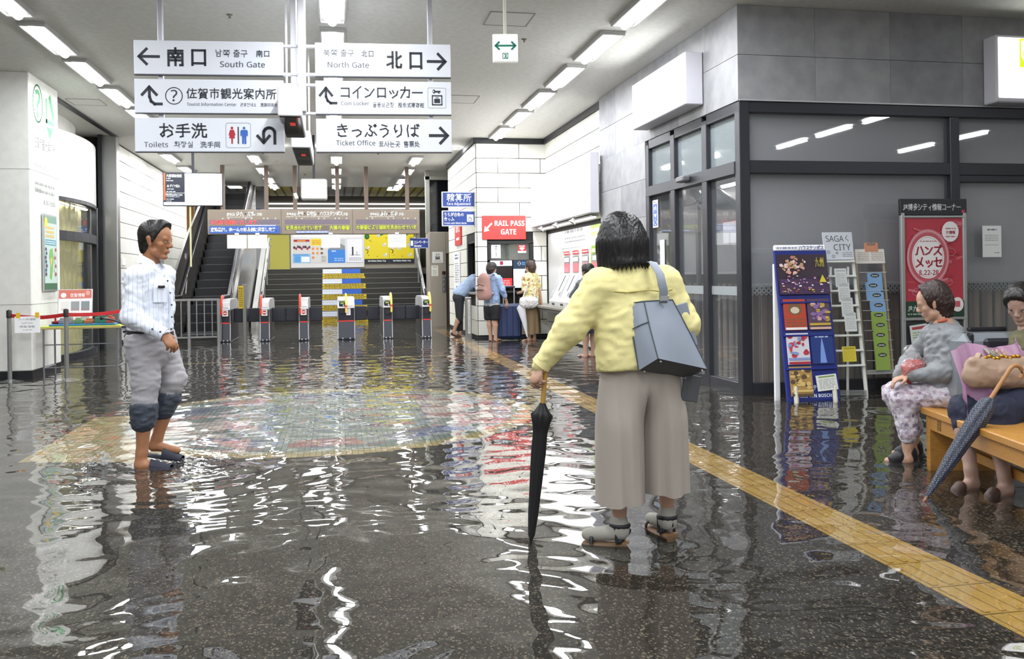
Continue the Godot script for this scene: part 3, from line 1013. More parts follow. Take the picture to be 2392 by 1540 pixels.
func mural(parent: Node) -> void:
	# the round mosaic in the floor: small coloured stones in rings, with a tail of yellow to the left
	var g := Geo.new()
	var f := FastNoiseLite.new()
	f.seed = 12
	f.frequency = 0.9
	var f2 := FastNoiseLite.new()
	f2.seed = 5
	f2.frequency = 1.6
	var r := RandomNumberGenerator.new()
	r.seed = 2
	var tone := {"yellow": lin("8d7830"), "olive": lin("77763c"), "green": lin("54655a"), "grey": lin("6f7a72"), "blue": lin("33415f"), "red": lin("7c3a34"), "pink": lin("a07a72"), "white": lin("a79b90"), "orange": lin("b0622a"), "navy": lin("20263e")}
	var s := 0.045
	var cx := -0.1
	var cd := 8.72
	for i in range(-70, 60):
		for j in range(-52, 50):
			var x := cx + i * s
			var d := cd + j * s
			var dx := x - cx
			var dd := d - cd
			var rr := sqrt(dx * dx + dd * dd)
			var a := atan2(dd, dx)
			var key := ""
			var nz := f.get_noise_2d(x, d)
			var n2 := f2.get_noise_2d(x * 1.0, d * 2.2)
			if rr < 2.0:
				if rr > 1.86:
					key = "yellow"
				elif rr > 1.8:
					key = "olive"
				elif dx < -0.6 and dd < 0.35 and n2 > -0.22 - 0.2 * dx:
					key = "white" if nz > -0.1 else "pink"
				elif dx > 0.9 and absf(dd) < 0.9:
					key = "red" if int(floor((d + nz * 0.4) * 5.0)) % 3 == 0 else ("white" if n2 > -0.1 else "grey")
				elif absf(rr - 1.45) < 0.16:
					key = "blue" if sin(a * 5.0) > 0.2 else ("red" if sin(a * 5.0) < -0.6 else "grey")
				elif n2 > 0.3:
					key = "blue" if nz > 0.0 else "red"
				else:
					key = "green" if nz > -0.15 else "grey"
			elif dx < -1.3 and dx > -2.25 and dd < 0.5 and dd > -2.3 and rr < 2.75 and dd > -1.9 - (dx + 1.3) * 0.3:
				key = "yellow" if n2 > -0.35 else "olive"
			if key == "":
				continue
			var k: float = r.randf_range(0.8, 1.15)
			g.col = Color(tone[key].r * k, tone[key].g * k, tone[key].b * k)
			var h := s * 0.46
			var y := FL + 0.002
			g.quad(V(x - h, y, d - h), V(x + h, y, d - h), V(x + h, y, d + h), V(x - h, y, d + h), Vector3.UP)
	# a thin yellow line across the hall and a small blue and red figure farther in
	for i in 150:
		var x := -3.2 + 0.04 * i
		g.col = tone.yellow * r.randf_range(0.85, 1.1)
		g.quad(V(x, FL + 0.002, 14.7), V(x + 0.036, FL + 0.002, 14.7), V(x + 0.036, FL + 0.002, 14.82), V(x, FL + 0.002, 14.82), Vector3.UP)
	for i in 60:
		for j in 40:
			var x := 1.7 + 0.04 * i
			var d := 13.6 + 0.05 * j
			var n2 := f2.get_noise_2d(x * 0.8, d * 1.1)
			var key := "orange" if n2 > 0.28 else ("navy" if n2 > 0.02 and x > 2.7 else ("red" if n2 < -0.34 else ""))
			if key == "" or (x > 2.38 and x < 2.74):
				continue
			g.col = tone[key] * r.randf_range(0.85, 1.1)
			g.quad(V(x, FL + 0.002, d), V(x + 0.036, FL + 0.002, d), V(x + 0.036, FL + 0.002, d + 0.046), V(x, FL + 0.002, d + 0.046), Vector3.UP)
	var o := put("mosaic", g, mt("mosaic", "ffffff", 0.45, {"vcol": true}), parent, "round coloured mosaic of small stones")
	o.set_meta("kind", "stuff")


func water() -> void:
	var f1 := FastNoiseLite.new()
	f1.seed = 4; f1.frequency = 1.0; f1.fractal_type = FastNoiseLite.FRACTAL_NONE
	f1.noise_type = FastNoiseLite.TYPE_SIMPLEX_SMOOTH
	var f2 := FastNoiseLite.new()
	f2.seed = 9; f2.frequency = 1.0; f2.fractal_type = FastNoiseLite.FRACTAL_NONE
	f2.noise_type = FastNoiseLite.TYPE_SIMPLEX_SMOOTH
	var ds := PackedFloat32Array()
	var d := -4.5
	while d < 2.2:
		ds.append(d); d += 0.3
	while d < 29.0:
		ds.append(d); d += maxf(0.012, 0.0048 * d)
	var xs := PackedFloat32Array()
	var x := -9.0
	while x < 15.0:
		xs.append(x); x += 0.032 if x > -5.2 and x < 6.6 else 0.15
	var nx := xs.size()
	var nd := ds.size()
	var vs := PackedVector3Array(); vs.resize(nx * nd)
	var ns := PackedVector3Array(); ns.resize(nx * nd)
	for i in nd:
		var dd := ds[i]
		var chop := clampf((dd - 6.4) / 2.6, 0.0, 1.0)
		var swell := 0.62 + 0.38 * chop
		var fade := 1.0 / (1.0 + maxf(0.0, dd - 12.0) * 0.06)
		for j in nx:
			var xx := xs[j]
			var wx := f2.get_noise_2d(xx * 0.7, dd * 0.7)
			var h := swell * 0.0042 * f1.get_noise_2d(xx * 1.5 + wx * 0.5, dd * 2.2) + swell * 0.0026 * f2.get_noise_2d(xx * 3.1, dd * 4.2 + wx)
			h += (0.00022 + 0.0011 * chop * fade) * f1.get_noise_2d(xx * 8.0 + 7.0, dd * 9.5 + wx)
			h += (0.00004 + 0.00045 * chop * fade) * f2.get_noise_2d(xx * 16.0, dd * 18.0)
			# rings and splash round the walking man's feet
			var rx := xx + 1.22
			var rd := dd - 6.62
			var rr := sqrt(rx * rx + rd * rd)
			if rr < 2.6:
				h += 0.0045 * exp(-rr * 1.7) * sin(rr * 24.0 + wx * 2.5) * clampf(rr * 4.0, 0.0, 1.0)
				if rr < 0.9:
					h += 0.014 * exp(-rr * 4.0) * f2.get_noise_2d(xx * 22.0, dd * 22.0)
			var wr2 := sqrt((xx - 1.45) * (xx - 1.45) + (dd - 4.1) * (dd - 4.1))
			if wr2 < 1.5:
				h += 0.0009 * exp(-wr2 * 1.5) * sin(wr2 * 38.0)
			vs[i * nx + j] = Vector3(xx, h, -dd)
	for i in nd:
		var i0 := maxi(i - 1, 0)
		var i1 := mini(i + 1, nd - 1)
		for j in nx:
			var j0 := maxi(j - 1, 0)
			var j1 := mini(j + 1, nx - 1)
			var a := vs[i * nx + j1] - vs[i * nx + j0]
			var b := vs[i1 * nx + j] - vs[i0 * nx + j]
			ns[i * nx + j] = a.cross(b).normalized()
	var ix := PackedInt32Array()
	ix.resize((nx - 1) * (nd - 1) * 6)
	var k := 0
	for i in nd - 1:
		for j in nx - 1:
			var p := i * nx + j
			ix[k] = p; ix[k + 1] = p + nx; ix[k + 2] = p + 1
			ix[k + 3] = p + 1; ix[k + 4] = p + nx; ix[k + 5] = p + nx + 1
			k += 6
	var arr := []
	arr.resize(Mesh.ARRAY_MAX)
	arr[Mesh.ARRAY_VERTEX] = vs
	arr[Mesh.ARRAY_NORMAL] = ns
	arr[Mesh.ARRAY_INDEX] = ix
	var m := ArrayMesh.new()
	m.add_surface_from_arrays(Mesh.PRIMITIVE_TRIANGLES, arr)
	var o := put("floor_water", m, mt("flood_water", "6b6a5e", 0.0, {"alpha": 0.05, "spec": 0.5}), self)
	o.set_meta("label", "clear rippling flood water covering the whole hall floor")
	o.set_meta("kind", "structure")


func arrow(p: Print, tail: Vector2, tip: Vector2, head: float, w: float, s) -> void:
	var t := (tip - tail).normalized()
	var e := Vector2(-t.y, t.x)
	p.line([tail, tip - t * w * 0.6], w, s)
	p.line([tip - t * head + e * head, tip], w)
	p.line([tip - t * head - e * head, tip], w)


func hanging_things() -> void:
	var ink := "1f242e"
	var soft := "3a3f4a"
	var white := mt("sign_white", "dfe2ea", 0.45)
	var steel := mt("white_steel", "dcdce2", 0.4, {"metal": 0.2})
	var s := thing("hanging_direction_sign", "large white hanging direction sign with six lettered panels in two columns", "sign", V(-0.36, CEIL, 8.98), -0.087)
	put("pole", gbox(Vector3(-0.025, -0.48, -0.04), Vector3(0.062, 0.96, 0.06), 0.006), steel, s)
	put("pole", gbox(Vector3(0.06, -0.62, 0.03), Vector3(0.075, 1.24, 0.06), 0.006), steel, s)
	for x in [-1.31, 1.33]:
		put("rod", gbox(Vector3(x, -0.78, -0.05), Vector3(0.05, 1.56, 0.04), 0.006), mt("rod_grey", "b9b9c0", 0.4, {"metal": 0.4}), s)
	for y in [-0.58, -0.86, -0.965, -1.25]:
		put("crossbar", gbox(Vector3(0.03, y, -0.02), Vector3(0.36, 0.026, 0.05), 0.003), steel, s)
	var rows := [[97.0, 175.0], [186.0, 262.0], [271.0, 348.0]]
	var rows2 := [[104.0, 180.0], [193.0, 266.0], [274.0, 350.0]]
	var dark := mt("panel_back", "55565a", 0.6)
	for col in 2:
		for r in 3:
			var ya := -0.55 - 0.378 * r
			var xa := -1.544 if col == 0 else 0.187
			var xb := -0.1245 if col == 0 else 1.535
			var mid := Vector3((xa + xb) / 2, ya - 0.166, 0.0)
			var pn := put("panel", gbox(mid, Vector3(xb - xa, 0.332, 0.05), 0.004), white, s, ["white panel with an arrow to the south exit", "white panel for the information centre", "white panel for the toilets", "white panel with an arrow to the north exit", "white panel for the coin lockers", "white panel for the ticket office"][col * 3 + r])
			put("edge", gbox(mid + Vector3(0, -0.168, 0), Vector3(xb - xa, 0.006, 0.052)), dark, pn)
			var rr: Array = rows[r] if col == 0 else rows2[r]
			var p := Print.new(mid + Vector3(0, 0, 0.025), xb - xa, 0.332, [318.0 if col == 0 else 735.0, rr[0], 660.0 if col == 0 else 1062.0, rr[1]])
			match col * 3 + r:
				0:
					arrow(p, Vector2(374, 134.5), Vector2(329.6, 134.5), 17, 6.5, ink)
					p.cjk("南", 390, 435, 114, 156, ink, 0.13)
					p.cjk("口", 441, 490, 112, 157, ink, 0.12)
					p.cjk("남쪽", 503, 538, 116, 133.5, soft, 0.09)
					p.cjk("출구", 544, 579, 116, 133.5, soft, 0.09)
					p.cjk("南口", 597, 631, 116.5, 133, soft, 0.1)
					p.words("South Gate", 514.5, 618, 143, 157, soft)
				1:
					p.line([Vector2(352, 206), Vector2(352.5, 226), Vector2(356, 236), Vector2(364, 242), Vector2(379, 242)], 6.5, ink)
					p.line([Vector2(336, 221), Vector2(352, 204), Vector2(368, 221)], 6.5)
					p.ring(408, 223.6, 19, 18.5, 2.0, ink)
					p.words("?", 400.5, 415.5, 210, 236, ink)
					p.cjk("佐賀市観光案内所", 435, 645, 205.5, 229.5, ink, 0.095)
					p.words("Tourist Information Center", 437, 551, 238, 245.5, soft)
					p.cjk("관광안내소", 559, 597, 238, 246.5, soft, 0.09)
					p.cjk("旅游问讯处", 606, 646, 238, 246.5, soft, 0.09)
				2:
					p.cjk("お手洗", 371, 483, 283, 317, ink, 0.11)
					p.words("Toilets", 338.7, 393, 325.5, 338, soft)
					p.cjk("화장실", 405, 452, 324.5, 339, soft, 0.09)
					p.cjk("洗手间", 466, 513, 324.5, 339, soft, 0.1)
					p.frame(525.5, 282, 582.5, 338.5, 6, 0.8, "8a8f9c")
					for q in [[539.6, "b3202e", true], [567.6, "2f62b8", false]]:
						p.oval(q[0], 293.8, 3.1, 3.1, q[1])
						if q[2]:
							p.poly([Vector2(q[0] - 4.5, 298), Vector2(q[0] + 4.5, 298), Vector2(q[0] + 8, 310), Vector2(q[0] + 5.5, 311), Vector2(q[0] + 3.6, 304), Vector2(q[0] + 6.8, 317), Vector2(q[0] + 2, 317), Vector2(q[0] + 1.6, 330), Vector2(q[0] - 1.6, 330), Vector2(q[0] - 2, 317), Vector2(q[0] - 6.8, 317), Vector2(q[0] - 3.6, 304), Vector2(q[0] - 5.5, 311), Vector2(q[0] - 8, 310)], q[1])
						else:
							p.poly([Vector2(q[0] - 6.5, 298), Vector2(q[0] + 6.5, 298), Vector2(q[0] + 8.5, 301), Vector2(q[0] + 8.5, 312), Vector2(q[0] + 6, 312), Vector2(q[0] + 5.2, 303), Vector2(q[0] + 4.8, 330), Vector2(q[0] + 0.7, 330), Vector2(q[0] + 0.4, 315), Vector2(q[0] - 0.4, 315), Vector2(q[0] - 0.7, 330), Vector2(q[0] - 4.8, 330), Vector2(q[0] - 5.2, 303), Vector2(q[0] - 6, 312), Vector2(q[0] - 8.5, 312), Vector2(q[0] - 8.5, 301)], q[1])
					p.rect(552.8, 291, 555.4, 330, ink)
					var u := [Vector2(638.7, 328), Vector2(638.7, 306)]
					for k in 9:
						u.append(Vector2(625.7 + 13 * cos(PI * k / 8), 306 - 13 * sin(PI * k / 8)))
					u.append(Vector2(612.7, 325))
					p.line(u, 6.5, ink)
					p.line([Vector2(599, 312), Vector2(612.7, 327), Vector2(626, 312)], 6.5)
				3:
					p.cjk("북쪽", 754, 790, 118.5, 135, soft, 0.08)
					p.cjk("출구", 795, 829, 118.5, 135, soft, 0.08)
					p.cjk("北口", 845, 877, 119.5, 136, soft, 0.1)
					p.words("North Gate", 765, 863.6, 147, 160.4, soft)
					p.cjk("北", 904, 947, 120, 162, ink, 0.12)
					p.cjk("口", 955, 999, 118, 164, ink, 0.12)
					arrow(p, Vector2(1007, 143.6), Vector2(1048.5, 143.6), 17, 6.5, ink)
				4:
					p.line([Vector2(760, 211), Vector2(760, 228), Vector2(764, 237), Vector2(771, 242), Vector2(784, 242)], 5.8, ink)
					p.line([Vector2(746, 225), Vector2(760, 209), Vector2(774, 225)], 5.8)
					p.cjk("コインロッカー", 792, 994, 204, 231, ink, 0.12)
					p.words("Coin Locker", 796, 862.7, 237.5, 246.4, soft)
					p.cjk("물품보관함", 871, 923, 239.5, 251, soft, 0.08)
					p.cjk("投币式寄存柜", 932, 996, 239.5, 251, soft, 0.1)
					p.frame(1005, 206.7, 1049, 251, 3, 0.8, "9ba0ac")
					p.oval(1020, 214.5, 3.6, 4.4, ink)
					p.rect(1020, 213, 1036, 216.5, ink)
					p.rect(1030, 213, 1033, 219, ink)
					p.oval(1019, 214.5, 1.4, 2.0, "dfe2ea")
					p.frame(1016, 224, 1039, 244, 0.5, 2.4, ink)
					p.rect(1020.5, 231, 1034.5, 240, ink)
					p.frame(1025, 228, 1030, 232, 0.5, 1.0, ink)
				5:
					p.cjk("きっぷうりば", 781, 984, 286, 316.5, ink, 0.11)
					p.words("Ticket Office", 782.7, 876.4, 323, 335, soft)
					p.cjk("표사는곳", 884, 937, 324.5, 339, soft, 0.1)
					p.cjk("售票处", 944, 984, 324.5, 339, soft, 0.1)
					arrow(p, Vector2(1009.6, 311.8), Vector2(1051.8, 311.8), 17, 6.8, ink)
			ink_on(p, pn, "lettering")
	# boxed displays hung between the two columns, dark glass underneath
	for q in [[V(-0.41, 2.99, 9.22), Vector3(0.22, 0.28, 1.28), "white boxed display hanging under the sign poles, dark glass below"], [V(-0.38, 2.93, 11.3), Vector3(0.22, 0.2, 1.6), "smaller grey boxed display hanging farther back behind the sign"]]:
		var c := thing("hanging_display_case", q[2], "display", q[0])
		var sz: Vector3 = q[1]
		put("case", gbox(Vector3.ZERO, sz, 0.008), mt("case_white", "d9d8dc", 0.5), c)
		put("dark_glass", gbox(Vector3(0, -sz.y / 2 - 0.004, 0), Vector3(sz.x - 0.03, 0.012, sz.z - 0.05), 0.002), mt("black_glass", "18140f", 0.05), c)
		put("red_lamp", gbox(Vector3(0.01, -sz.y / 2 - 0.011, 0.25), Vector3(0.05, 0.006, 0.16), 0.002), mt("red_led", "b02a20", 0.4, {"glow": 0.6}), c, "small red lit field")
		for x in [-0.07, 0.07]:
			put("hanger", gbox(Vector3(x, (CEIL - q[0].y + sz.y / 2) / 2, -0.3), Vector3(0.02, CEIL - q[0].y - sz.y / 2, 0.02)), steel, c)
	# emergency exit sign on a rod
	var ex := thing("exit_sign", "small white hanging exit sign with two green arrows", "sign", V(1.57, CEIL, 8.0), -0.16)
	put("rod", gbox(Vector3(0, -0.33, 0), Vector3(0.03, 0.66, 0.03), 0.006), mt("rod_cream", "cfcdc0", 0.5), ex)
	put("case", gbox(Vector3(0, -0.785, 0), Vector3(0.235, 0.26, 0.05), 0.008), mt("exit_white", "e9ece9", 0.4, {"glow": 0.25}), ex)
	var ep := Print.new(Vector3(0, -0.785, 0.025), 0.235, 0.26, [0, 0, 60, 66])
	arrow(ep, Vector2(29, 28), Vector2(7, 28), 8, 4.5, "1c7f66")
	arrow(ep, Vector2(32, 28), Vector2(54, 28), 8, 4.5, "1c7f66")
	ep.frame(24, 46, 36, 58, 0.5, 1.6, "1c7f66")
	ep.line([Vector2(28, 49), Vector2(32, 49), Vector2(28, 58)], 2.0, "1c7f66")
	ep.line([Vector2(30, 52), Vector2(34, 58)], 2.0, "1c7f66")
	ink_on(ep, ex, "pictogram")
	# flat hatches and small ceiling fittings
	for q in [[1.95, 9.7, 0.5], [2.0, 14.2, 0.6], [1.75, 17.9, 0.6], [-3.9, 15.2, 0.5]]:
		var h := thing("ceiling_hatch", "thin square access hatch in the ceiling %s" % ["behind the green arrow sign", "right of the coin locker panel", "near the tiled corner block", "beside the left lamp row"][int(q[1] / 3.0) - 3 if q[0] > 0 else 3], "hatch", V(q[0], CEIL - 0.004, q[1]))
		var hg := Geo.new()
		for sx in [-1.0, 1.0]:
			hg.box(Vector3(sx * q[2] / 2, 0, 0), Vector3(0.012, 0.008, q[2]))
			hg.box(Vector3(0, 0, sx * q[2] / 2), Vector3(q[2], 0.008, 0.012))
		put("rim", hg, mt("hatch_rim", "9d9d96", 0.6), h)
		put("lid", gbox(Vector3(0, 0.002, 0), Vector3(q[2] - 0.02, 0.006, q[2] - 0.02)), mt("hatch_lid", "dadad4", 0.7), h)
	var spots := [[-1.1, 10.0], [-1.9, 12.5], [2.3, 10.5], [1.3, 12.4], [-2.3, 17.0], [1.6, 15.5], [-1.6, 20.8], [1.0, 20.6], [-0.8, 24.9]]
	for q in spots:
		var sp := thing("sprinkler", "small round sprinkler head on the ceiling", "sprinkler", V(q[0], CEIL, q[1]), 0.0, "ceiling sprinklers")
		var sg := Geo.new()
		sg.lathe([Vector2(0.0, 0.0), Vector2(0.035, 0.0), Vector2(0.03, -0.012), Vector2(0.012, -0.016), Vector2(0.01, -0.035), Vector2(0.02, -0.038), Vector2(0.0, -0.042)], Vector3.ZERO, 12)
		put("head", sg, mt("sprinkler", "8b8578", 0.4, {"metal": 0.5}), sp)
	# a row of round downlights where the ceiling passes the gates
	for k in 7:
		var x := -3.2 + 0.98 * k
		var dl := thing("downlight", "%s from the left of the round downlights before the ticket gates" % ["first", "second", "third", "fourth", "fifth", "sixth", "seventh"][k], "lamp", V(x, CEIL, 19.6), 0.0, "round downlights before the gates")
		var rg := Geo.new()
		rg.lathe([Vector2(0.075, 0.0), Vector2(0.09, 0.0), Vector2(0.09, -0.015), Vector2(0.075, -0.018), Vector2(0.07, 0.0)], Vector3.ZERO, 20)
		put("rim", rg, mt("lamp_tray"), dl)
		var bg := Geo.new()
		bg.lathe([Vector2(0.0, -0.012), Vector2(0.05, -0.012), Vector2(0.07, -0.004), Vector2(0.07, 0.0)], Vector3.ZERO, 20)
		put("lamp_lens", bg, mt("lamp_lens"), dl)
		var l := OmniLight3D.new()
		l.name = "lamp_glow"
		l.light_energy = 0.12
		l.light_size = 0.06
		l.omni_range = 40.0
		l.shadow_enabled = true
		dl.add_child(l)
		l.position = Vector3(0, -0.09, 0)


func screen(p: Node, mid: Vector3, w: float, h: float, r: Array, blocks: Array) -> void:
	# the lit picture of a display: flat fields that each give off their own colour
	var z := 0.001
	for b in blocks:
		var pr := Print.new(mid + Vector3(0, 0, z), w, h, r)
		pr.rect(b[0], b[1], b[2], b[3], "ffffff")
		put("screen_field", pr.g, mt("screen_%s" % b[4], b[4], 0.3, {"glow": b[5]}), p)
		z += 0.0015


func far_things() -> void:
	var grey := mt("device_grey", "3a3b40", 0.5)
	# large hanging information screen
	var tv := thing("information_screen", "wide hanging screen, dark timetable at left and blank white right", "screen", V(-2.56, 2.98, 17.0), 0.03)
	put("case", gbox(Vector3(0, 0, -0.03), Vector3(1.05, 0.62, 0.06), 0.008), grey, tv)
	put("hanger", gbox(Vector3(0, 0.77, -0.06), Vector3(0.05, 0.92, 0.05)), grey, tv)
	var R := [383.0, 402.0, 520.0, 480.0]
	screen(tv, Vector3(0, 0, 0), 1.03, 0.60, R, [[432.5, 403, 519, 479, "f4f8ff", 1.6], [384, 403, 432.5, 472, "10182c", 0.15], [384, 472, 432.5, 479, "dfe8f4", 1.0], [384, 403, 388, 468, "c0582a", 0.6]])
	var tp := Print.new(Vector3(0, 0, 0.007), 1.03, 0.60, R)
	tp.cjk("大雨運転情報", 390, 426, 405.5, 413, "ffffff", 0.13)
	tp.scribble(390, 400, 414, 418, 1, "e6ecff", rng)
	tp.scribble(390, 406, 419, 423, 1, "e6ecff", rng)
	tp.poly([Vector2(391, 436), Vector2(394, 430), Vector2(397, 436)], "ffffff")
	tp.cjk("ダイヤ乱れ", 398, 422, 430, 437, "ffffff", 0.13)
	tp.scribble(392, 408, 439, 443, 1, "cfd8f4", rng)
	tp.scribble(390, 411, 445, 449, 1, "cfd8f4", rng)
	tp.rect(388, 450, 432, 450.8, "ffffff")
	tp.words("Nishikyushu Line", 389, 427, 452, 457, "ffffff", true)
	tp.scribble(390, 421, 458, 461, 1, "cfd8f4", rng)
	tp.scribble(390, 408, 463, 467, 1, "cfd8f4", rng)
	tp.scribble(390, 402, 468, 471, 1, "cfd8f4", rng)
	tp.scribble(445, 456, 434, 437, 1, "9aa4b4", rng, 0.3)
	tp.scribble(470, 480, 444, 446, 1, "aab2c0", rng, 0.3)
	ink_on(tp, tv, "lettering")
	var rod := thing("pull_pole", "thin cream pole hanging down below the wide information screen", "pole", V(-2.62, 1.56, 17.04))
	put("shaft", gbox(Vector3(0, 0.55, 0), Vector3(0.03, 1.12, 0.03), 0.006), mt("cream_pole", "d5cf9f", 0.5), rod)
	put("tip", gbox(Vector3(0, -0.012, 0), Vector3(0.024, 0.03, 0.024), 0.004), grey, rod)
	# small white monitor
	var mo := thing("monitor", "small hanging box monitor with a blank white screen", "monitor", V(-0.41, 3.1, 18.0))
	put("case", gbox(Vector3(0, 0, -0.16), Vector3(0.52, 0.42, 0.3), 0.03), mt("monitor_case", "c9c9c6", 0.5), mo)
	put("screen_glass", gbox(Vector3(0, 0, 0), Vector3(0.47, 0.37, 0.016), 0.006), mt("screen_white", "ffffff", 0.3, {"glow": 1.5}), mo, "glowing blank white screen")
	put("hanger", gbox(Vector3(0.0, 0.66, -0.16), Vector3(0.05, 0.9, 0.05)), grey, mo)
	var cam := thing("ceiling_camera", "small white boxed camera beside the box monitor", "camera", V(-0.76, 2.95, 18.0), 0.0)
	put("body", gbox(Vector3.ZERO, Vector3(0.07, 0.12, 0.2), 0.01, Basis(Vector3.BACK, 0.35)), mt("camera_white", "f2f2f0", 0.4), cam)
	put("bracket", gbox(Vector3(0.06, 0.62, -0.05), Vector3(0.02, 1.26, 0.02)), grey, cam)
	# long brown departure board on brown posts
	var brown := mt("board_brown", "85796c", 0.55)
	var bb := thing("departure_board", "long brown hanging departure board with glowing text lines", "board", V(-0.48, 2.755, 23.0))
	put("case", gbox(Vector3(0, 0, -0.12), Vector3(5.3, 0.63, 0.24), 0.01), brown, bb)
	for x in [-2.29, -1.23, -0.52, 0.54, 1.28, 2.34]:
		put("post", gbox(Vector3(x, 0.875, -0.12), Vector3(0.1, 1.13, 0.08), 0.006), mt("post_brown", "6b5b50", 0.6), bb)
	var BR := [484.0, 492.0, 980.0, 547.5]
	var bp := Print.new(Vector3(0, 0, 0), 5.3, 0.63, BR)
	for x in [651.0, 818.0]:
		bp.rect(x - 0.5, 492, x + 0.5, 547.5, "4c443c")
	for q in [[488, 648], [659, 811], [826, 973]]:
		bp.rect(q[0], 514.5, q[1], 524.5, "6f6670")
		bp.rect(q[0], 527.5, q[1], 538, "6f665c")
	var w := "f3f0ea"
	bp.cjk("唐津線", 527, 546, 499.5, 506, w, 0.12); bp.cjk("多久・唐津", 548, 592, 497, 506, w, 0.15); bp.cjk("方面", 595, 607.5, 499.5, 506, w, 0.12)
	bp.words("Karatsu Line for Taku Karatsu", 528, 585, 507.2, 510, w)
	bp.cjk("長崎本線", 663, 686, 499, 505.5, w, 0.12); bp.cjk("長崎・佐世保・ハウステンボス", 687, 795, 496, 505.5, w, 0.15); bp.cjk("方面", 796, 807, 499, 505.5, w, 0.12)
	bp.words("Nagasaki Line for Nagasaki Sasebo Huis Ten Bosch", 663, 763, 506.2, 509, w)
	bp.cjk("長崎本線", 859, 882, 499, 505.5, w, 0.12); bp.cjk("鳥栖・博多", 884, 927, 496, 505.5, w, 0.15); bp.cjk("方面", 929, 941, 499, 505.5, w, 0.12)
	bp.words("Nagasaki Line for Tosu Hakata", 859, 918, 506.2, 509, w)
	for x in [518.0, 531.0, 570.0, 583.5, 611.0, 620.0, 638.0, 686.0, 699.0, 738.0, 751.0, 777.0, 786.0, 804.0, 852.0, 865.0, 903.0, 916.0, 942.0, 951.0, 969.0]:
		bp.rect(x - 1.4, 511, x + 1.4, 513, w)
	bp.rect(488, 529, 648, 545, "3d5fa8")
	bp.cjk("唐津線は、ホームの鍋島側に停車します。", 491, 646, 532, 541, "ffffff", 0.15)
	bp.rect(568, 526, 640, 529.2, "5f7cb8")
	bp.scribble(570, 638, 526.3, 529, 1, "ffffff", rng)
	bp.rect(684, 540, 762, 545, "5f7cb8")
	bp.scribble(686, 760, 540.5, 544.5, 1, "ffffff", rng)
	ink_on(bp, bb, "lettering")
	var rp := Print.new(Vector3(0, 0, 0.006), 5.3, 0.63, BR)
	rp.cjk("本日終日運休いたします", 490, 596, 515, 525, "ffffff", 0.13)
	put("lamp_text", rp.g, mt("led_red", "d8574c", 0.4, {"glow": 0.5}), bb, "red glowing text line")
	var gp := Print.new(Vector3(0, 0, 0.006), 5.3, 0.63, BR)
	gp.cjk("を見合わせています", 661, 746, 528, 537.5, "ffffff", 0.13)
	gp.cjk("大雨の影響", 763, 811, 528, 537.5, "ffffff", 0.13)
	gp.cjk("の影響により運転を見合わせていま", 826, 972, 527.5, 537, "ffffff", 0.13)
	put("lamp_text", gp.g, mt("led_green", "a9b43c", 0.4, {"glow": 0.45}), bb, "yellow green glowing text line")
	# paper notices taped below the board
	var spot := 0
	for q in [[-2.43, "left one of the two adjoining blank notices under the departure board"], [-1.93, "right one of the two adjoining blank notices under the departure board"], [-0.12, "single blank notice under the middle of the departure board"], [1.57, "printed notice under the right end of the departure board"]]:
		var nt := thing("paper_notice", q[1], "notice", V(q[0], 2.26, 22.985), 0.0, "white papers under the departure board")
		put("sheet", gbox(Vector3(0, 0, 0), Vector3(0.47, 0.34, 0.006)), mt("paper", "f6f6f4", 0.6), nt)
		put("tape", gbox(Vector3(0, 0.19, 0.001), Vector3(0.1, 0.06, 0.004)), mt("tape_clear", "d8d8d0", 0.3), nt)
		if spot == 3:
			var np := Print.new(Vector3(0, 0, 0.003), 0.47, 0.34, [0, 0, 40, 30])
			np.scribble(12, 30, 8, 11, 1, "9a9a98", rng, 0.4)
			np.scribble(8, 32, 14, 17, 1, "9a9a98", rng, 0.4)
			ink_on(np, nt, "lettering")
		spot += 1
	# blue elevator sign
	var es := thing("elevator_sign", "blue elevator sign at the right end under the departure board", "sign", V(2.16, 2.2, 23.16))
	put("board", gbox(Vector3.ZERO, Vector3(0.5, 0.27, 0.05), 0.006), mt("sign_blue", "1d3580", 0.45), es)
	put("rod", gbox(Vector3(-0.06, 0.18, -0.01), Vector3(0.03, 0.22, 0.03)), brown, es)
	var ep := Print.new(Vector3(0, 0, 0.025), 0.5, 0.27, [957, 547, 1002, 571])
	ep.frame(957.6, 547.6, 1001.4, 570.4, 0.5, 0.8, "dfe6f4")
	ep.cjk("エレベーター", 967, 1000, 553, 560.5, "ffffff", 0.14)
	ep.words("Elevator", 967.5, 985, 563, 567.5, "ffffff", true)
	ep.rect(959.5, 553, 965, 565, "ffffff")
	ink_on(ep, es, "lettering")
	# posters on the wall behind the stairs
	var wall := struct("wall_posters", span(-2.56, 3.2, 1.62, 3.35, 34.0, 34.15), mt("poster_wall", "8f8a7c", 0.7))
	put("yellow_panel", span(-2.54, -1.7, 1.66, 3.0, 33.97, 34.0), mt("panel_yellow", "b4ad4e", 0.6), wall)
	var pc := thing("poster_case", "wide white lit poster case with four posters behind the stairs", "poster case", V(-0.29, 1.72, 33.96))
	put("case", gbox(Vector3(0, 0.62, 0), Vector3(2.72, 1.26, 0.06), 0.01), mt("case_light", "dcdcda", 0.4, {"metal": 0.2}), pc)
	put("lamp_lens", gbox(Vector3(0, 1.2, 0.035), Vector3(2.5, 0.07, 0.02), 0.004), mt("case_lamp", "ffffff", 0.4, {"glow": 1.0}), pc, "glowing strip along the case top")
	var pp := Print.new(Vector3(0, 0.56, 0.032), 2.66, 1.1, [684, 556, 850, 622])
	pp.rect(686, 558, 727, 612, "d8d4d2"); pp.rect(689, 559, 725, 564, "b02a38"); pp.rect(697, 560.5, 716, 563, "f0b040")
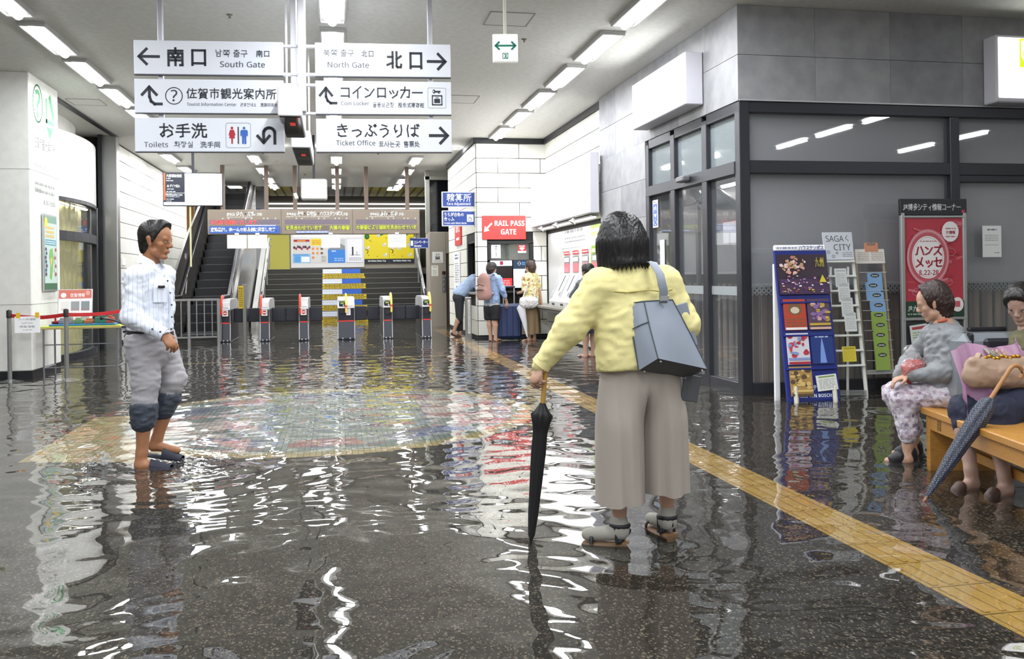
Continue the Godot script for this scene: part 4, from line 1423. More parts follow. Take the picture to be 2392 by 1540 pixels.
	for k in 9:
		pp.oval(690 + 4.3 * k, 577 + 2.5 * sin(k * 2.0), 2.6, 3.2, ["40343a", "a83a48", "5a4a50"][k % 3])
	pp.rect(686, 591, 727, 612, "8ec0e8"); pp.rect(690, 596, 704, 610, "5aa0dc"); pp.rect(706, 598, 725, 610, "f4f6f8"); pp.rect(688, 593, 722, 594.5, "3a78c0")
	pp.rect(728, 558, 765, 612, "d9d7d4"); pp.rect(728, 557, 765, 573, "f0d83c"); pp.scribble(731, 762, 560, 571, 3, "d88a2c", rng)
	for k in 7:
		pp.oval(733 + 10 * (k % 3), 580 + 10 * (k / 3), 3.2, 3.0, ["e08a4a", "e8a058", "7a6a5a"][k % 3])
	pp.scribble(752, 763, 596, 610, 5, "8a8886", rng)
	pp.rect(767, 558, 807, 612, "c9cbcc"); pp.rect(767, 582, 807, 612, "3f86dc"); pp.poly([Vector2(767, 582), Vector2(780, 570), Vector2(792, 566), Vector2(807, 574), Vector2(807, 582)], "8b9092"); pp.words("MIYA", 776, 786, 584, 587, "ffffff", true); pp.scribble(782, 803, 600, 609, 2, "a8ccf4", rng)
	pp.rect(809, 556, 849, 612, "eeeef2"); pp.frame(811, 557, 848, 611, 1, 0.8, "b9b9c2"); pp.rect(823, 576, 826.5, 596, "2a2a2e"); pp.rect(818, 594, 842, 595, "6a6a74"); pp.rect(834, 586, 835, 596, "6a6a74"); pp.scribble(816, 845, 600, 608, 3, "9a9aa4", rng)
	ink_on(pp, pc, "posters")
	for k in 2:
		var x := 1.54 + 0.95 * k
		var yp := thing("yellow_poster", ["yellow poster with green balls and grey shapes beside the white case", "yellow poster with a pale disc beside the blue elevator sign"][k], "poster", V(x, 2.44, 33.96))
		put("sheet", gbox(Vector3.ZERO, Vector3(0.94, 1.16, 0.02)), mt("yellow_paper", "e0cc20", 0.5), yp)
		var q := Print.new(Vector3(0, 0, 0.01), 0.94, 1.16, [0, 0, 60, 76])
		q.rect(0, 65, 60, 76, "20222c")
		q.words("Go! Waku Waku Trip", 9, 52, 68, 72, "ffffff", true)
		q.oval(7, 9, 6, 7, "2f7a3c"); q.ring(7, 9, 3.5, 6, 1.0, "1c5428"); q.oval(40, 2, 7, 5, "2f7a3c")
		for b in [[48, 30], [8, 38], [50, 56], [34, 6]]:
			q.oval(b[0], b[1], 4.5, 4.0, "c9c9c4"); q.oval(b[0] + 3, b[1] - 3, 2.0, 2.4, "e6e6e0")
		if k == 1:
			q.oval(24, 37, 6, 6, "cfcabc")
		for b in [[12, 18], [15, 20], [52, 12], [30, 58], [9, 55]]:
			q.rect(b[0], b[1], b[0] + 3, b[1] + 1.4, "6a5a24")
		q.ring(3, 46, 6, 5, 1.4, "c0402c", -1.5, 1.0)
		ink_on(q, yp, "picture")
	# pale posters and boards behind the escalator
	var bs := thing("notice_board", "tall grey and blue notice board behind the escalator", "notice board", V(-3.75, 1.62, 33.9))
	put("board", gbox(Vector3(0, 0.85, 0), Vector3(0.72, 1.7, 0.05), 0.01), mt("board_grey", "b2b0ae", 0.6), bs)
	var sp := Print.new(Vector3(0, 0.85, 0.026), 0.72, 1.7, [0, 0, 42, 94])
	sp.rect(0, 38, 42, 70, "22387c"); sp.scribble(4, 30, 42, 56, 4, "b8c4e4", rng); sp.scribble(3, 36, 10, 32, 3, "4a4a58", rng)
	ink_on(sp, bs, "print")
	var bw := struct("wall_escalator_end", span(-4.9, -2.56, 1.62, 4.62, 34.0, 34.15), mt("grey_end_wall", "8d8d90", 0.7))
	put("panel_olive", span(-4.86, -4.2, 1.62, 3.4, 33.96, 34.0), mt("panel_olive", "8b8638", 0.6), bw)
	put("blue_panel", span(-3.5, -2.7, 3.55, 3.95, 33.96, 34.0), mt("sign_blue"), bw)
	put("brown_panel", span(-4.9, -4.5, 2.6, 4.4, 30.0, 30.1), mt("panel_brown", "9a6f3c", 0.6), bw)


func gate_meshes(w: float) -> Dictionary:
	var side := PackedVector2Array([Vector2(-0.85, 0.0), Vector2(0.82, 0.0), Vector2(0.85, 0.06), Vector2(0.80, 0.42), Vector2(0.86, 0.70), Vector2(0.72, 0.74), Vector2(-0.8, 0.74), Vector2(-0.86, 0.66), Vector2(-0.82, 0.42)])
	var t := Transform3D(Basis(Vector3.BACK, Vector3.UP, Vector3.LEFT), Vector3(w / 2, 0, 0))
	var body := Geo.new()
	body.prism(side, w, t)
	var trim := Geo.new()
	for s in [-1.0, 1.0]:
		trim.bar(Vector3(s * (w / 2 + 0.008), 0.05, 0.84), Vector3(s * (w / 2 + 0.008), 0.41, 0.80), 0.018, 0.03, 0.003)
		trim.bar(Vector3(s * (w / 2 + 0.008), 0.41, 0.80), Vector3(s * (w / 2 + 0.008), 0.70, 0.85), 0.018, 0.03, 0.003)
		trim.bar(Vector3(s * (w / 2 + 0.006), 0.70, 0.84), Vector3(s * (w / 2 + 0.006), 0.70, -0.84), 0.014, 0.04, 0.003)
	var head := Geo.new()
	var hp := PackedVector2Array()
	for k in 9:
		var a := PI / 2 * k / 8
		hp.append(Vector2(0.66 + 0.22 * cos(a), 0.70 + 0.22 * sin(a)))
	hp.append_array([Vector2(-0.5, 0.92), Vector2(-0.78, 0.86), Vector2(-0.82, 0.72)])
	hp.append(Vector2(0.7, 0.71))
	head.prism(hp, w + 0.02, Transform3D(Basis(Vector3.BACK, Vector3.UP, Vector3.LEFT), Vector3(w / 2 + 0.01, 0, 0)))
	var ring := Geo.new()
	var path := []
	for k in 13:
		var a := lerpf(-0.55, PI / 2 + 0.5, k / 12.0)
		path.append(Vector3(0, 0.74 + 0.25 * sin(a), 0.66 + 0.25 * cos(a)))
	ring.tube(path, 0.022, 8, true, 1.3)
	var foot := gbox(Vector3(0, 0.0, 0), Vector3(w + 0.03, 0.07, 1.74), 0.01)
	return {"body": body.mesh(), "trim": trim.mesh(), "head": head.mesh(), "ring": ring.mesh(), "foot": foot.mesh()}


func gates_and_stairs() -> void:
	var dark := mt("gate_dark", "3c3d46", 0.35, {"metal": 0.2})
	var silver := mt("gate_silver", "c2c3c6", 0.3, {"metal": 0.7})
	var narrow := gate_meshes(0.17)
	var wide := gate_meshes(0.33)
	var gx := [-2.28, -1.48, -0.68, 0.2, 1.07, 1.89]
	var says := ["leftmost ticket gate, red arch and no entry plate, beside the steel fence", "second ticket gate from the left, red arch and no entry plate", "third ticket gate from the left, red arch and no entry plate", "double width ticket gate with a white notice in the middle", "second ticket gate from the right, yellow arch on its right side", "rightmost ticket gate with a yellow arch, beside the elevator tower"]
	var gd := [19.15, 19.05, 18.98, 18.9, 18.82, 18.74]
	for i in 6:
		var m: Dictionary = wide if i == 3 else narrow
		var w := 0.33 if i == 3 else 0.17
		var o := thing("ticket_gate", says[i], "ticket gate", V(gx[i], FL, gd[i] + 0.86), 0.0, "row of ticket gates")
		var bd := put("body", m.body, dark, o)
		put("side_trim", m.trim, silver, o)
		var hd := put("head", m.head, mt("gate_head", "d2d2d4", 0.3, {"metal": 0.3}), o)
		put("foot", m.foot, mt("black_base"), o)
		var rx := -w / 2 + 0.01 if i < 3 else (0.0 if i == 3 else w / 2 - 0.01)
		var rg := put("arch_light", m.ring, mt("arch_red", "c8402c", 0.4, {"glow": 0.25}) if i < 3 else mt("arch_yellow", "e6c860", 0.4, {"glow": 0.3}), hd, "coloured rounded arch on the gate head")
		rg.position.x = rx
		if i >= 3:
			put("arch_tip", gbox(Vector3(rx, 0.72, 0.9), Vector3(0.046, 0.1, 0.05), 0.012), mt("arch_red"), hd)
		put("red_line", gbox(Vector3(0, 0.425, 0.803), Vector3(w - 0.01, 0.022, 0.012), 0.003), mt("red_led", "b02a20"), bd)
		var f := Print.new(Vector3(0, 0.40, 0.862), w, 0.8, [0, 0, 17, 80], Vector3(0, 0, 1))
		if i < 3:
			f.rect(2.5, 9, 14.5, 23, "f2f0ee"); f.oval(8.5, 16.5, 4.4, 4.4, "c02a26"); f.rect(5, 15.4, 12, 17.6, "f2f0ee")
		elif i == 3:
			f.rect(8.6, 9, 13.2, 25, "f2f0f2"); f.scribble(9.2, 12.6, 11, 23, 8, "8a8a94", rng); f.rect(2, 12, 6, 21, "22232a")
		else:
			f.rect(4.5, 14, 12.5, 24, "22232c")
		f.oval(4.5, 74, 1.6 if i != 3 else 0.8, 1.6, "b4b6ba"); f.oval(12.5, 74, 1.6 if i != 3 else 0.8, 1.6, "b4b6ba")
		ink_on(f, bd, "plates")
		if i < 3:
			put("card_plate", gbox(Vector3(0.012, 0.80, 0.872), Vector3(w - 0.04, 0.12, 0.03), 0.01), mt("white_plate", "f4f4f4", 0.35), hd)
		else:
			var hx := -w / 4 if i == 3 else -0.012
			put("card_reader", gbox(Vector3(hx, 0.78, 0.868), Vector3(0.13, 0.1, 0.04), 0.015), mt("reader_dark", "2c3238", 0.3), hd)
			var g2 := Print.new(Vector3(hx, 0.78, 0.889), 0.13, 0.1, [0, 0, 13, 10])
			g2.rect(3, 1, 10, 4, "a8b848"); g2.oval(9.5, 7, 1.6, 1.6, "c8e0e8")
			ink_on(g2, hd, "reader_print")
			put("white_cap", gbox(Vector3(hx, 0.87, 0.83), Vector3(0.12, 0.05, 0.09), 0.015), mt("white_plate"), hd)
			if i == 3:
				put("card_plate", gbox(Vector3(0.085, 0.80, 0.872), Vector3(0.13, 0.12, 0.03), 0.01), mt("white_plate"), hd)
		if i < 5:
			var half: float = (gx[i + 1] - gx[i]) / 2 - (0.165 if i in [2, 3] else 0.1)
			for s in [0.0, 1.0]:
				var fx: float = w / 2 + 0.02 + half / 2 + s * half
				if s == 1.0 and i == 2:
					continue
				put("flap", gbox(Vector3(fx, 0.565, 0.30), Vector3(half - 0.006, 0.30, 0.03), 0.012), mt("flap_dark", "2e2f3a", 0.45), o, "dark closed flap")
	var chain := thing("chain", "yellow and black chain hung low behind the ticket gates", "chain", V(0, 0.40, 20.78))
	var links := Geo.new()
	for k in 150:
		links.box(Vector3(-1.9 + 0.025 * k, -0.02 * sin(k * 0.12), 0), Vector3(0.02, 0.03 if k % 2 else 0.014, 0.014 if k % 2 else 0.03), Basis(), 0.004)
	put("links", links, mt("chain_yellow", "b08a2c", 0.5), chain)
	# stairs: ten steps with dark treads, pale nosings and a picture pasted on the risers
	var st := struct("floor_stairs", span(-2.2, 2.72, FL, 0.02, 29.4, 29.7), mt("stair_core", "3a3834", 0.7))
	var tread := mt("stair_dark", "34322c", 0.6, {"tex": noise_tex("8a8a84", "ffffff", 0.2, 3, 51), "scale": 3.0})
	var nose := mt("stair_nose", "7d7a70", 0.5)
	for k in 10:
		var d := 26.6 + 0.3 * k
		var y := 0.162 * (k + 1)
		put("step", span(-2.2, 2.72, FL, y, d, 29.7, 0.004), tread, st)
		put("nosing", span(-2.2, 2.72, y - 0.004, y + 0.006, d - 0.006, d + 0.035, 0.003), nose, st)
		var rp := Print.new(V(0.25, y - 0.087, d), 1.35, 0.148, [0, 0, 135, 15])
		if k % 2 == 0:
			rp.rect(0, 0, 135 if k < 8 else 132, 6.6, "d0b428"); rp.rect(0, 8.2, 135, 14.6, "c8ac24")
			rp.scribble(6, 128, 1, 5.6, 1, "4a4018", rng, 0.6); rp.scribble(6, 128, 9, 14, 1, "6a5a1c", rng, 0.5)
		else:
			rp.rect(0, 0, 61, 14.8, "d6d8e2"); rp.rect(61, 0, 121, 14.8, "2f5cb4"); rp.rect(0, 6, 61, 6.6, "8a8c96")
		ink_on(rp, st, "pasted_print")
	var sw := Geo.new()
	sw.prism(PackedVector2Array([Vector2(-25.4, FL), Vector2(-30.0, FL), Vector2(-30.0, 2.5), Vector2(-29.6, 2.5), Vector2(-25.6, 0.36), Vector2(-25.4, 0.3)]), 0.14, Transform3D(Basis(Vector3.BACK, Vector3.UP, Vector3.LEFT), Vector3(-2.2, 0, 0)))
	struct("wall_stair_side", sw, mt("stair_side", "a5a39d", 0.55))
	var steel := mt("brushed_steel", "a9a9a8")
	for s in [[-2.12, "left"], [2.62, "right"]]:
		var h := thing("stair_handrail", "double steel handrail along the %s side of the dark stairs" % s[1], "handrail", V(s[0], 0, 26.4))
		for y in [0.72, 0.95]:
			var rg := Geo.new()
			rg.tube([Vector3(0, y, 0.25), Vector3(0, y, 0), Vector3(0, y + 1.68, -3.1), Vector3(0, y + 1.7, -3.9)], 0.028, 8)
			put("rail", rg, steel, h)
		for k in 4:
			put("post", gbox(Vector3(0, 0.46 + 0.56 * k, -1.02 * k), Vector3(0.05, 0.98, 0.05), 0.006), steel, h)
	# escalator
	var es := thing("escalator", "escalator with dark bronze side panels rising left of the stairs", "escalator", V(-3.0, FL, 20.3))
	var bronze := mt("bronze_panel", "5d5650", 0.25, {"metal": 0.6})
	var rubber := mt("rubber_black", "1c1c20", 0.35)
	var run := 6.6
	for s in [-1.0, 1.0]:
		var x: float = 0.53 * s
		var prof := PackedVector2Array()
		for k in 7:
			var a := PI / 2 + PI * k / 6
			prof.append(Vector2(0.12 + 0.26 * cos(a), 0.66 + 0.26 * sin(a)))
		prof.append_array([Vector2(1.1, 0.40), Vector2(1.1 + run, 0.40 + run * 0.577), Vector2(1.1 + run, 0.92 + run * 0.577), Vector2(1.1, 0.92)])
		var pg := Geo.new()
		pg.prism(prof, 0.06, Transform3D(Basis(Vector3.FORWARD, Vector3.UP, Vector3.RIGHT), Vector3(x - 0.03, 0, 0)))
		put("side_panel", pg, bronze, es)
		var hr := []
		for k in 9:
			var a := -PI / 2 - PI * k / 8
			hr.append(Vector3(x, 0.66 + 0.30 * sin(a), -(0.12 + 0.30 * cos(a))))
		hr.append_array([Vector3(x, 0.96, -1.1), Vector3(x, 0.98 + run * 0.577, -1.1 - run)])
		var hg := Geo.new()
		hg.tube(hr, 0.045, 8)
		put("handrail", hg, rubber, es)
		var sk := Geo.new()
		sk.prism(PackedVector2Array([Vector2(-0.05, 0.0), Vector2(1.1 + run, 0.0), Vector2(1.1 + run, 0.44 + run * 0.577), Vector2(1.1, 0.44), Vector2(0.0, 0.40)]), 0.1, Transform3D(Basis(Vector3.FORWARD, Vector3.UP, Vector3.RIGHT), Vector3(x - 0.05 + 0.03 * s, 0, 0)))
		put("skirt", sk, mt("skirt_steel", "8e8c88", 0.25, {"metal": 0.8}), es)
		var lp := Print.new(Vector3(x + 0.031, 1.24, -1.75), 0.1, 0.5, [0, 0, 10, 50], Vector3.RIGHT, Vector3(0, 0.866, -0.5))
		lp.rect(0, 0, 10, 50, "ece8ea"); lp.scribble(3, 7, 4, 46, 12, "c06a70", rng)
		ink_on(lp, es, "white_sticker")
		if s < 0:
			var em := Print.new(Vector3(-0.565, 1.92, -2.1), 0.36, 0.14, [0, 0, 36, 14], Vector3.RIGHT)
			em.oval(18, 7, 15, 6.4, "d8d8d8"); em.oval(18, 7, 13, 5, "4d4742"); em.line([Vector2(12, 10), Vector2(16, 4), Vector2(15, 10), Vector2(22, 4), Vector2(22, 10)], 1.4, "d8d8d8")
			ink_on(em, es, "emblem")
	var gp := Geo.new()
	gp.prism(PackedVector2Array([Vector2(-0.3, 0.95), Vector2(2.7, 2.53), Vector2(6.4, 4.1), Vector2(6.4, 3.4), Vector2(5.2, 2.6), Vector2(1.9, 0.93)]), 0.05, Transform3D(Basis(Vector3.FORWARD, Vector3.UP, Vector3.RIGHT), Vector3(-0.62, 0, 0)))
	put("guard_panel", gp, mt("guard_dark", "4a4540", 0.3, {"metal": 0.4}), es, "tall dark guard panel with a white oval emblem")
	for k in 22:
		var d := 0.35 + 0.35 * k
		put("escalator_step", gbox(Vector3(0, maxf(0.0, (d - 1.0) * 0.577) * 0.5 + 0.05, -d - 0.18), Vector3(0.94, maxf(0.02, (d - 1.0) * 0.577) + 0.1, 0.34), 0.006), mt("step_black", "202024", 0.5), es)
	# steel fence before the escalator
	var fe := thing("steel_fence", "low brushed steel fence standing before the escalator", "fence", V(-2.96, FL, 18.9), 0.05)
	put("top_rail", gbox(Vector3(0, 0.93, 0), Vector3(1.2, 0.05, 0.05), 0.008), steel, fe)
	put("bottom_rail", gbox(Vector3(0, 0.16, 0), Vector3(1.2, 0.04, 0.04), 0.008), steel, fe)
	for x in [-0.575, 0.0, 0.575]:
		put("post", gbox(Vector3(x, 0.47, 0), Vector3(0.06, 0.94, 0.06), 0.008), steel, fe)
	for k in 2:
		put("top_rail" if k == 0 else "bottom_rail", gbox(Vector3(-0.575, 0.93 if k == 0 else 0.16, -0.55), Vector3(0.045, 0.045, 1.1), 0.008), steel, fe)
	for k in 7:
		if k != 3:
			put("bar", gbox(Vector3(-0.6 + 0.15 + 0.15 * k, 0.54, 0), Vector3(0.022, 0.76, 0.022), 0.004), steel, fe)
	# yellow marker post beside the first gate
	var yp := thing("marker_post", "grey post with a yellow upright notice between the first gates", "post", V(-1.98, FL, 19.5))
	put("shaft", gbox(Vector3(0.06, 0.62, 0), Vector3(0.08, 1.24, 0.08), 0.008), mt("post_grey", "8d8c88", 0.4, {"metal": 0.5}), yp)
	put("notice", gbox(Vector3(-0.01, 0.96, 0.05), Vector3(0.1, 0.48, 0.02), 0.004), mt("notice_yellow", "e0c020", 0.5), yp)
	var yq := Print.new(Vector3(-0.01, 0.96, 0.06), 0.1, 0.48, [0, 0, 10, 48])
	yq.cjk("車", 1.5, 5, 3, 8, "3a3210", 0.14); yq.scribble(2, 4.4, 9, 45, 9, "4a4018", rng, 0.7); yq.scribble(6, 8.4, 3, 45, 10, "4a4018", rng, 0.7)
	ink_on(yq, yp, "lettering")
	# elevator tower
	var tau := mt("taupe_metal", "9a9184", 0.45, {"metal": 0.25})
	var el := thing("elevator_tower", "tall taupe elevator tower with a dark glazed door", "elevator", V(2.95, FL, 23.4))
	put("body", gbox(Vector3(-0.27, 1.27, -0.5), Vector3(0.44, 2.54, 1.0), 0.01), tau, el)
	put("lintel", gbox(Vector3(0.3, 2.25, -0.5), Vector3(0.7, 0.58, 1.0), 0.006), tau, el)
	put("door", gbox(Vector3(0.3, 0.98, -0.16), Vector3(0.7, 1.96, 0.06), 0.006), mt("door_taupe", "7b7368", 0.35, {"metal": 0.4}), el)
	put("door_glass", gbox(Vector3(0.34, 1.12, -0.125), Vector3(0.24, 1.1, 0.02)), mt("dark_glass_pane", "14161c", 0.08), el)
	put("button_panel", gbox(Vector3(-0.12, 1.14, 0.006), Vector3(0.1, 0.44, 0.02), 0.004), mt("skirt_steel"), el)
	put("floor_display", gbox(Vector3(-0.12, 1.44, 0.01), Vector3(0.09, 0.09, 0.02), 0.004), mt("display_dark", "3a0c10", 0.2), el)
	for k in 3:
		put("button", gbox(Vector3(-0.12, 1.26 - 0.13 * k, 0.02), Vector3(0.04, 0.04, 0.012), 0.006), silver, el)
	var q1 := Print.new(Vector3(-0.28, 1.86, 0.001), 0.29, 0.29, [0, 0, 26, 26])
	q1.rect(0, 0, 26, 26, "e4e2dc"); q1.frame(8, 11, 18, 18, 0.5, 1.2, "3a3a38"); q1.rect(9, 13, 17, 17, "3a3a38"); q1.line([Vector2(9, 8), Vector2(10.5, 5), Vector2(12, 8)], 1.0, "3a3a38"); q1.line([Vector2(14, 5), Vector2(15.5, 8), Vector2(17, 5)], 1.0, "3a3a38"); q1.scribble(3, 23, 20, 24, 2, "8a8a86", rng)
	ink_on(q1, el, "pictogram_plate")
	var q2 := Print.new(Vector3(-0.36, 1.5, 0.001), 0.18, 0.28, [0, 0, 17, 26])
	q2.rect(0, 0, 17, 26, "dedccf"); q2.scribble(3, 14, 2, 6, 2, "7a7a76", rng); q2.scribble(3, 14, 10, 24, 5, "9a9a94", rng)
	ink_on(q2, el, "small_plate")
	var rs := Print.new(Vector3(0.2, 2.02, 0.002), 0.2, 0.1, [0, 0, 20, 10])
	rs.rect(0, 0, 20, 10, "e6e0e4"); rs.cjk("エレ", 2, 18, 2, 8, "b03a5a", 0.16)
	ink_on(rs, el, "small_sign")
	var shaft := thing("elevator_shaft_glass", "grey steel framed glazed shaft rising above the elevator tower", "elevator shaft", V(2.95, 2.5, 23.9))
	for x in [-0.48, 0.2]:
		put("frame_post", gbox(Vector3(x, 0.84, 0), Vector3(0.12, 1.7, 0.12), 0.006), mt("shaft_grey", "98988f", 0.5), shaft)
	put("frame_beam", gbox(Vector3(-0.1, 1.5, 0), Vector3(0.9, 0.1, 0.12), 0.006), mt("shaft_grey"), shaft)
	put("dark_glass", gbox(Vector3(-0.1, 0.75, -0.08), Vector3(0.7, 1.5, 0.02)), mt("dark_glass_pane"), shaft)


func stanchion(label: String, at: Vector3) -> Node3D:
	var steel := mt("brushed_steel")
	var o := thing("belt_stanchion", label, "stanchion", at, 0.0, "stanchions with a red belt")
	var g := Geo.new()
	g.lathe([Vector2(0.0, 0.0), Vector2(0.17, 0.0), Vector2(0.165, 0.012), Vector2(0.06, 0.03), Vector2(0.03, 0.036)], Vector3.ZERO, 24)
	put("base", g, steel, o)
	var p := Geo.new()
	p.lathe([Vector2(0.028, 0.03), Vector2(0.028, 0.88)], Vector3.ZERO, 14)
	put("pole", p, steel, o)
	var h := Geo.new()
	h.lathe([Vector2(0.028, 0.86), Vector2(0.034, 0.87), Vector2(0.034, 0.96), Vector2(0.0, 0.975)], Vector3.ZERO, 14)
	put("head", h, mt("head_dark", "3c3b3a", 0.4, {"metal": 0.4}), o)
	return o


func belt(label: String, a: Vector3, b: Vector3) -> void:
	var o := thing("barrier_belt", label, "belt", a)
	var rings := []
	for k in 9:
		var t := k / 8.0
		var p := (b - a) * t + Vector3(0, -0.03 * sin(PI * t), 0)
		rings.append(PackedVector3Array([p + Vector3(0, 0.025, 0.002), p + Vector3(0, -0.025, 0.002), p + Vector3(0, -0.025, -0.002), p + Vector3(0, 0.025, -0.002)]))
	var g := Geo.new()
	g.loft(rings)
	put("webbing", g, mt("belt_red", "b5161c", 0.6), o)


func left_things() -> void:
	# print on the column
	var face := Print.new(V(-4.1, 2.1, 13.75), 1.28, 4.1, [0, 0, 128, 410], Vector3.RIGHT)
	var col := get_node("wall_column")
	face.ring(36, 32, 20, 26, 2.6, "3d9a62")
	face.words("?", 25, 47, 12, 52, "3d9a62", true)
	face.line([Vector2(74, 20), Vector2(74, 50), Vector2(104, 50)], 6, "46a468")
	face.poly([Vector2(84, 14), Vector2(104, 50), Vector2(110, 36), Vector2(92, 8)], "46a468")
	face.poly([Vector2(74, 58), Vector2(102, 58), Vector2(88, 74)], "46a468")
	face.cjk("佐賀市観光案内所", 18, 112, 78, 96, "6f746e", 0.07)
	face.words("Saga City Tourist Information Center", 18, 112, 104, 109, "8b908a")
	face.scribble(20, 70, 114, 124, 1, "a2a6a0", rng, 0.4)
	face.scribble(20, 106, 140, 160, 2, "8f948e", rng, 0.35)
	face.cjk("営業時間", 18, 46, 150, 158, "8f948e", 0.07)
	face.words("8:30-18:00", 56, 108, 166, 173, "7d827c")
	ink_on(face, col, "column_print")
	var pf := thing("framed_poster", "tall silver framed map poster on the white column", "poster", V(-4.09, 1.73, 13.84))
	put("frame", gbox(Vector3(0.012, 0, 0), Vector3(0.024, 1.12, 0.62), 0.006), mt("frame_silver", "b6b8b6", 0.35, {"metal": 0.6}), pf)
	var q := Print.new(Vector3(0.025, 0, 0), 0.56, 1.06, [0, 0, 56, 106], Vector3.RIGHT)
	q.rect(0, 0, 56, 106, "bcd0c8"); q.rect(0, 0, 56, 10, "7a9a8a"); q.oval(8, 10, 7, 8, "e8c840"); q.rect(0, 97, 56, 106, "3f6a4a")
	q.scribble(6, 44, 14, 32, 3, "e0b060", rng, 0.6)
	q.rect(4, 34, 52, 42, "4a90a0"); q.scribble(6, 50, 35, 41, 2, "d8ecf0", rng)
	q.poly([Vector2(24, 48), Vector2(36, 46), Vector2(40, 60), Vector2(36, 78), Vector2(30, 92), Vector2(22, 90), Vector2(26, 70), Vector2(20, 58)], "7fb05a")
	q.poly([Vector2(24, 62), Vector2(34, 60), Vector2(30, 74)], "d8c050")
	for k in 14:
		q.oval([6.0, 48.0][k % 2] + 2.0 * sin(k), 48 + 6.0 * (k / 2), 4.0, 2.6, ["5a4a6a", "b05a5a", "3a5a7a", "d8d4c8"][k % 4])
	ink_on(q, pf, "print")
	for k in 2:
		var sw := thing("switch_plate", ["left one of the two cream switch plates on the column", "right one of the two cream switch plates on the column"][k], "switch", V(-4.66 + 0.125 * k, 2.5, 13.11))
		put("plate", gbox(Vector3(0, 0, 0.01), Vector3(0.09, 0.14, 0.022), 0.004), mt("cream_plate", "c9bf92", 0.5), sw)
		put("knob", gbox(Vector3(0.01, 0.0, 0.024), Vector3(0.02, 0.025, 0.012), 0.003), mt("sensor_grey"), sw)
	var so := thing("socket_box", "cream wall socket low on the column with a dark cover", "socket", V(-4.58, 0.29, 13.11))
	put("plate", gbox(Vector3(0, 0, 0.012), Vector3(0.1, 0.16, 0.026), 0.006), mt("cream_plate"), so)
	put("cover", gbox(Vector3(0, 0.005, 0.028), Vector3(0.06, 0.07, 0.014), 0.004), mt("socket_dark", "4a4420", 0.4), so)
	# barrier
	stanchion("steel stanchion at the left end of the red belt", V(-4.30, FL, 12.85))
	stanchion("steel stanchion in the middle, before the display table", V(-3.58, FL, 12.8))
	stanchion("steel stanchion behind the walking man, red belt end", V(-2.88, FL, 13.75))
	belt("red belt stretched before the white column", V(-4.27, 0.86, 12.85), V(-3.61, 0.86, 12.8))
	belt("red belt stretched behind the walking man", V(-3.55, 0.86, 12.82), V(-2.91, 0.9, 13.74))
	var ps := thing("paper_sign", "white paper notice taped over the red belt", "notice", V(-4.06, 0.74, 12.80), 0.06)
	put("sheet", gbox(Vector3(0, 0, 0), Vector3(0.31, 0.22, 0.004)), mt("paper"), ps)
	var pq := Print.new(Vector3(0, 0, 0.002), 0.31, 0.22, [0, 0, 50, 36])
	pq.cjk("の大雨運転", 8, 42, 4, 9, "a9aab0", 0.09); pq.words("Staff Only", 14, 36, 12, 17, "a9aab0"); pq.cjk("停車情報", 9, 40, 20, 25, "a9aab0", 0.09); pq.scribble(16, 34, 28, 31, 1, "b4b4ba", rng, 0.4)
	ink_on(pq, ps, "lettering")
	for x in [-0.11, 0.12]:
		put("yellow_tape", gbox(Vector3(x, 0.125, 0.003), Vector3(0.05, 0.07, 0.004)), mt("tape_yellow", "e2b628", 0.5), ps)
	# folding table with a small model on it
	var t := thing("folding_table", "folding table with a yellow green top behind the stanchions", "table", V(-3.52, FL, 13.5))
	put("table_top", gbox(Vector3(0, 0.69, 0), Vector3(1.06, 0.03, 0.6), 0.006), mt("table_wood", "b5a468", 0.5), t)
	put("cloth", gbox(Vector3(0, 0.71, 0), Vector3(1.04, 0.012, 0.59), 0.004), mt("cloth_lime", "b9c83c", 0.7), t)
	var leg := mt("leg_grey", "8b8c8e", 0.35, {"metal": 0.6})
	for x in [-0.48, 0.48]:
		for z in [-0.25, 0.25]:
			var lg := Geo.new()
			lg.tube([Vector3(x, 0, z), Vector3(x, 0.68, z)], 0.013, 8)
			put("leg", lg, leg, t)
		put("leg_brace", gbox(Vector3(x, 0.14, 0), Vector3(0.018, 0.018, 0.5), 0.004), leg, t)
	for y in [0.14, 0.46]:
		put("stretcher", gbox(Vector3(0, y, 0.25), Vector3(0.96, 0.016, 0.016), 0.003), leg, t)
	var md := thing("model_tray", "blue tray holding a small harbour model on the table", "model", V(-3.5, FL + 0.718, 13.42))
	put("tray", gbox(Vector3(0, 0.012, 0), Vector3(0.86, 0.024, 0.34), 0.004), mt("tray_blue", "2f7ab0", 0.4), md)
	for b in [[-0.3, 0.05, "7a8088", 0.08, 0.06], [-0.2, 0.06, "8a8a86", 0.07, 0.1], [-0.08, 0.07, "6c8a5c", 0.12, 0.06], [0.06, 0.07, "b86a3a", 0.12, 0.05], [0.22, 0.08, "3f7a5e", 0.16, 0.09], [0.34, 0.06, "a84a30", 0.1, 0.08]]:
		var hg := Geo.new()
		hg.box(Vector3(b[0], 0.024 + b[4] / 2, 0.03), Vector3(b[3], b[4], 0.1), Basis(), 0.008)
		hg.box(Vector3(b[0], 0.024 + b[4] + 0.01, 0.03), Vector3(b[3] * 0.6, 0.03, 0.06), Basis(), 0.008)
		put("model_piece", hg, mt("model_%s" % b[2], b[2], 0.6), md)
	var ship := Geo.new()
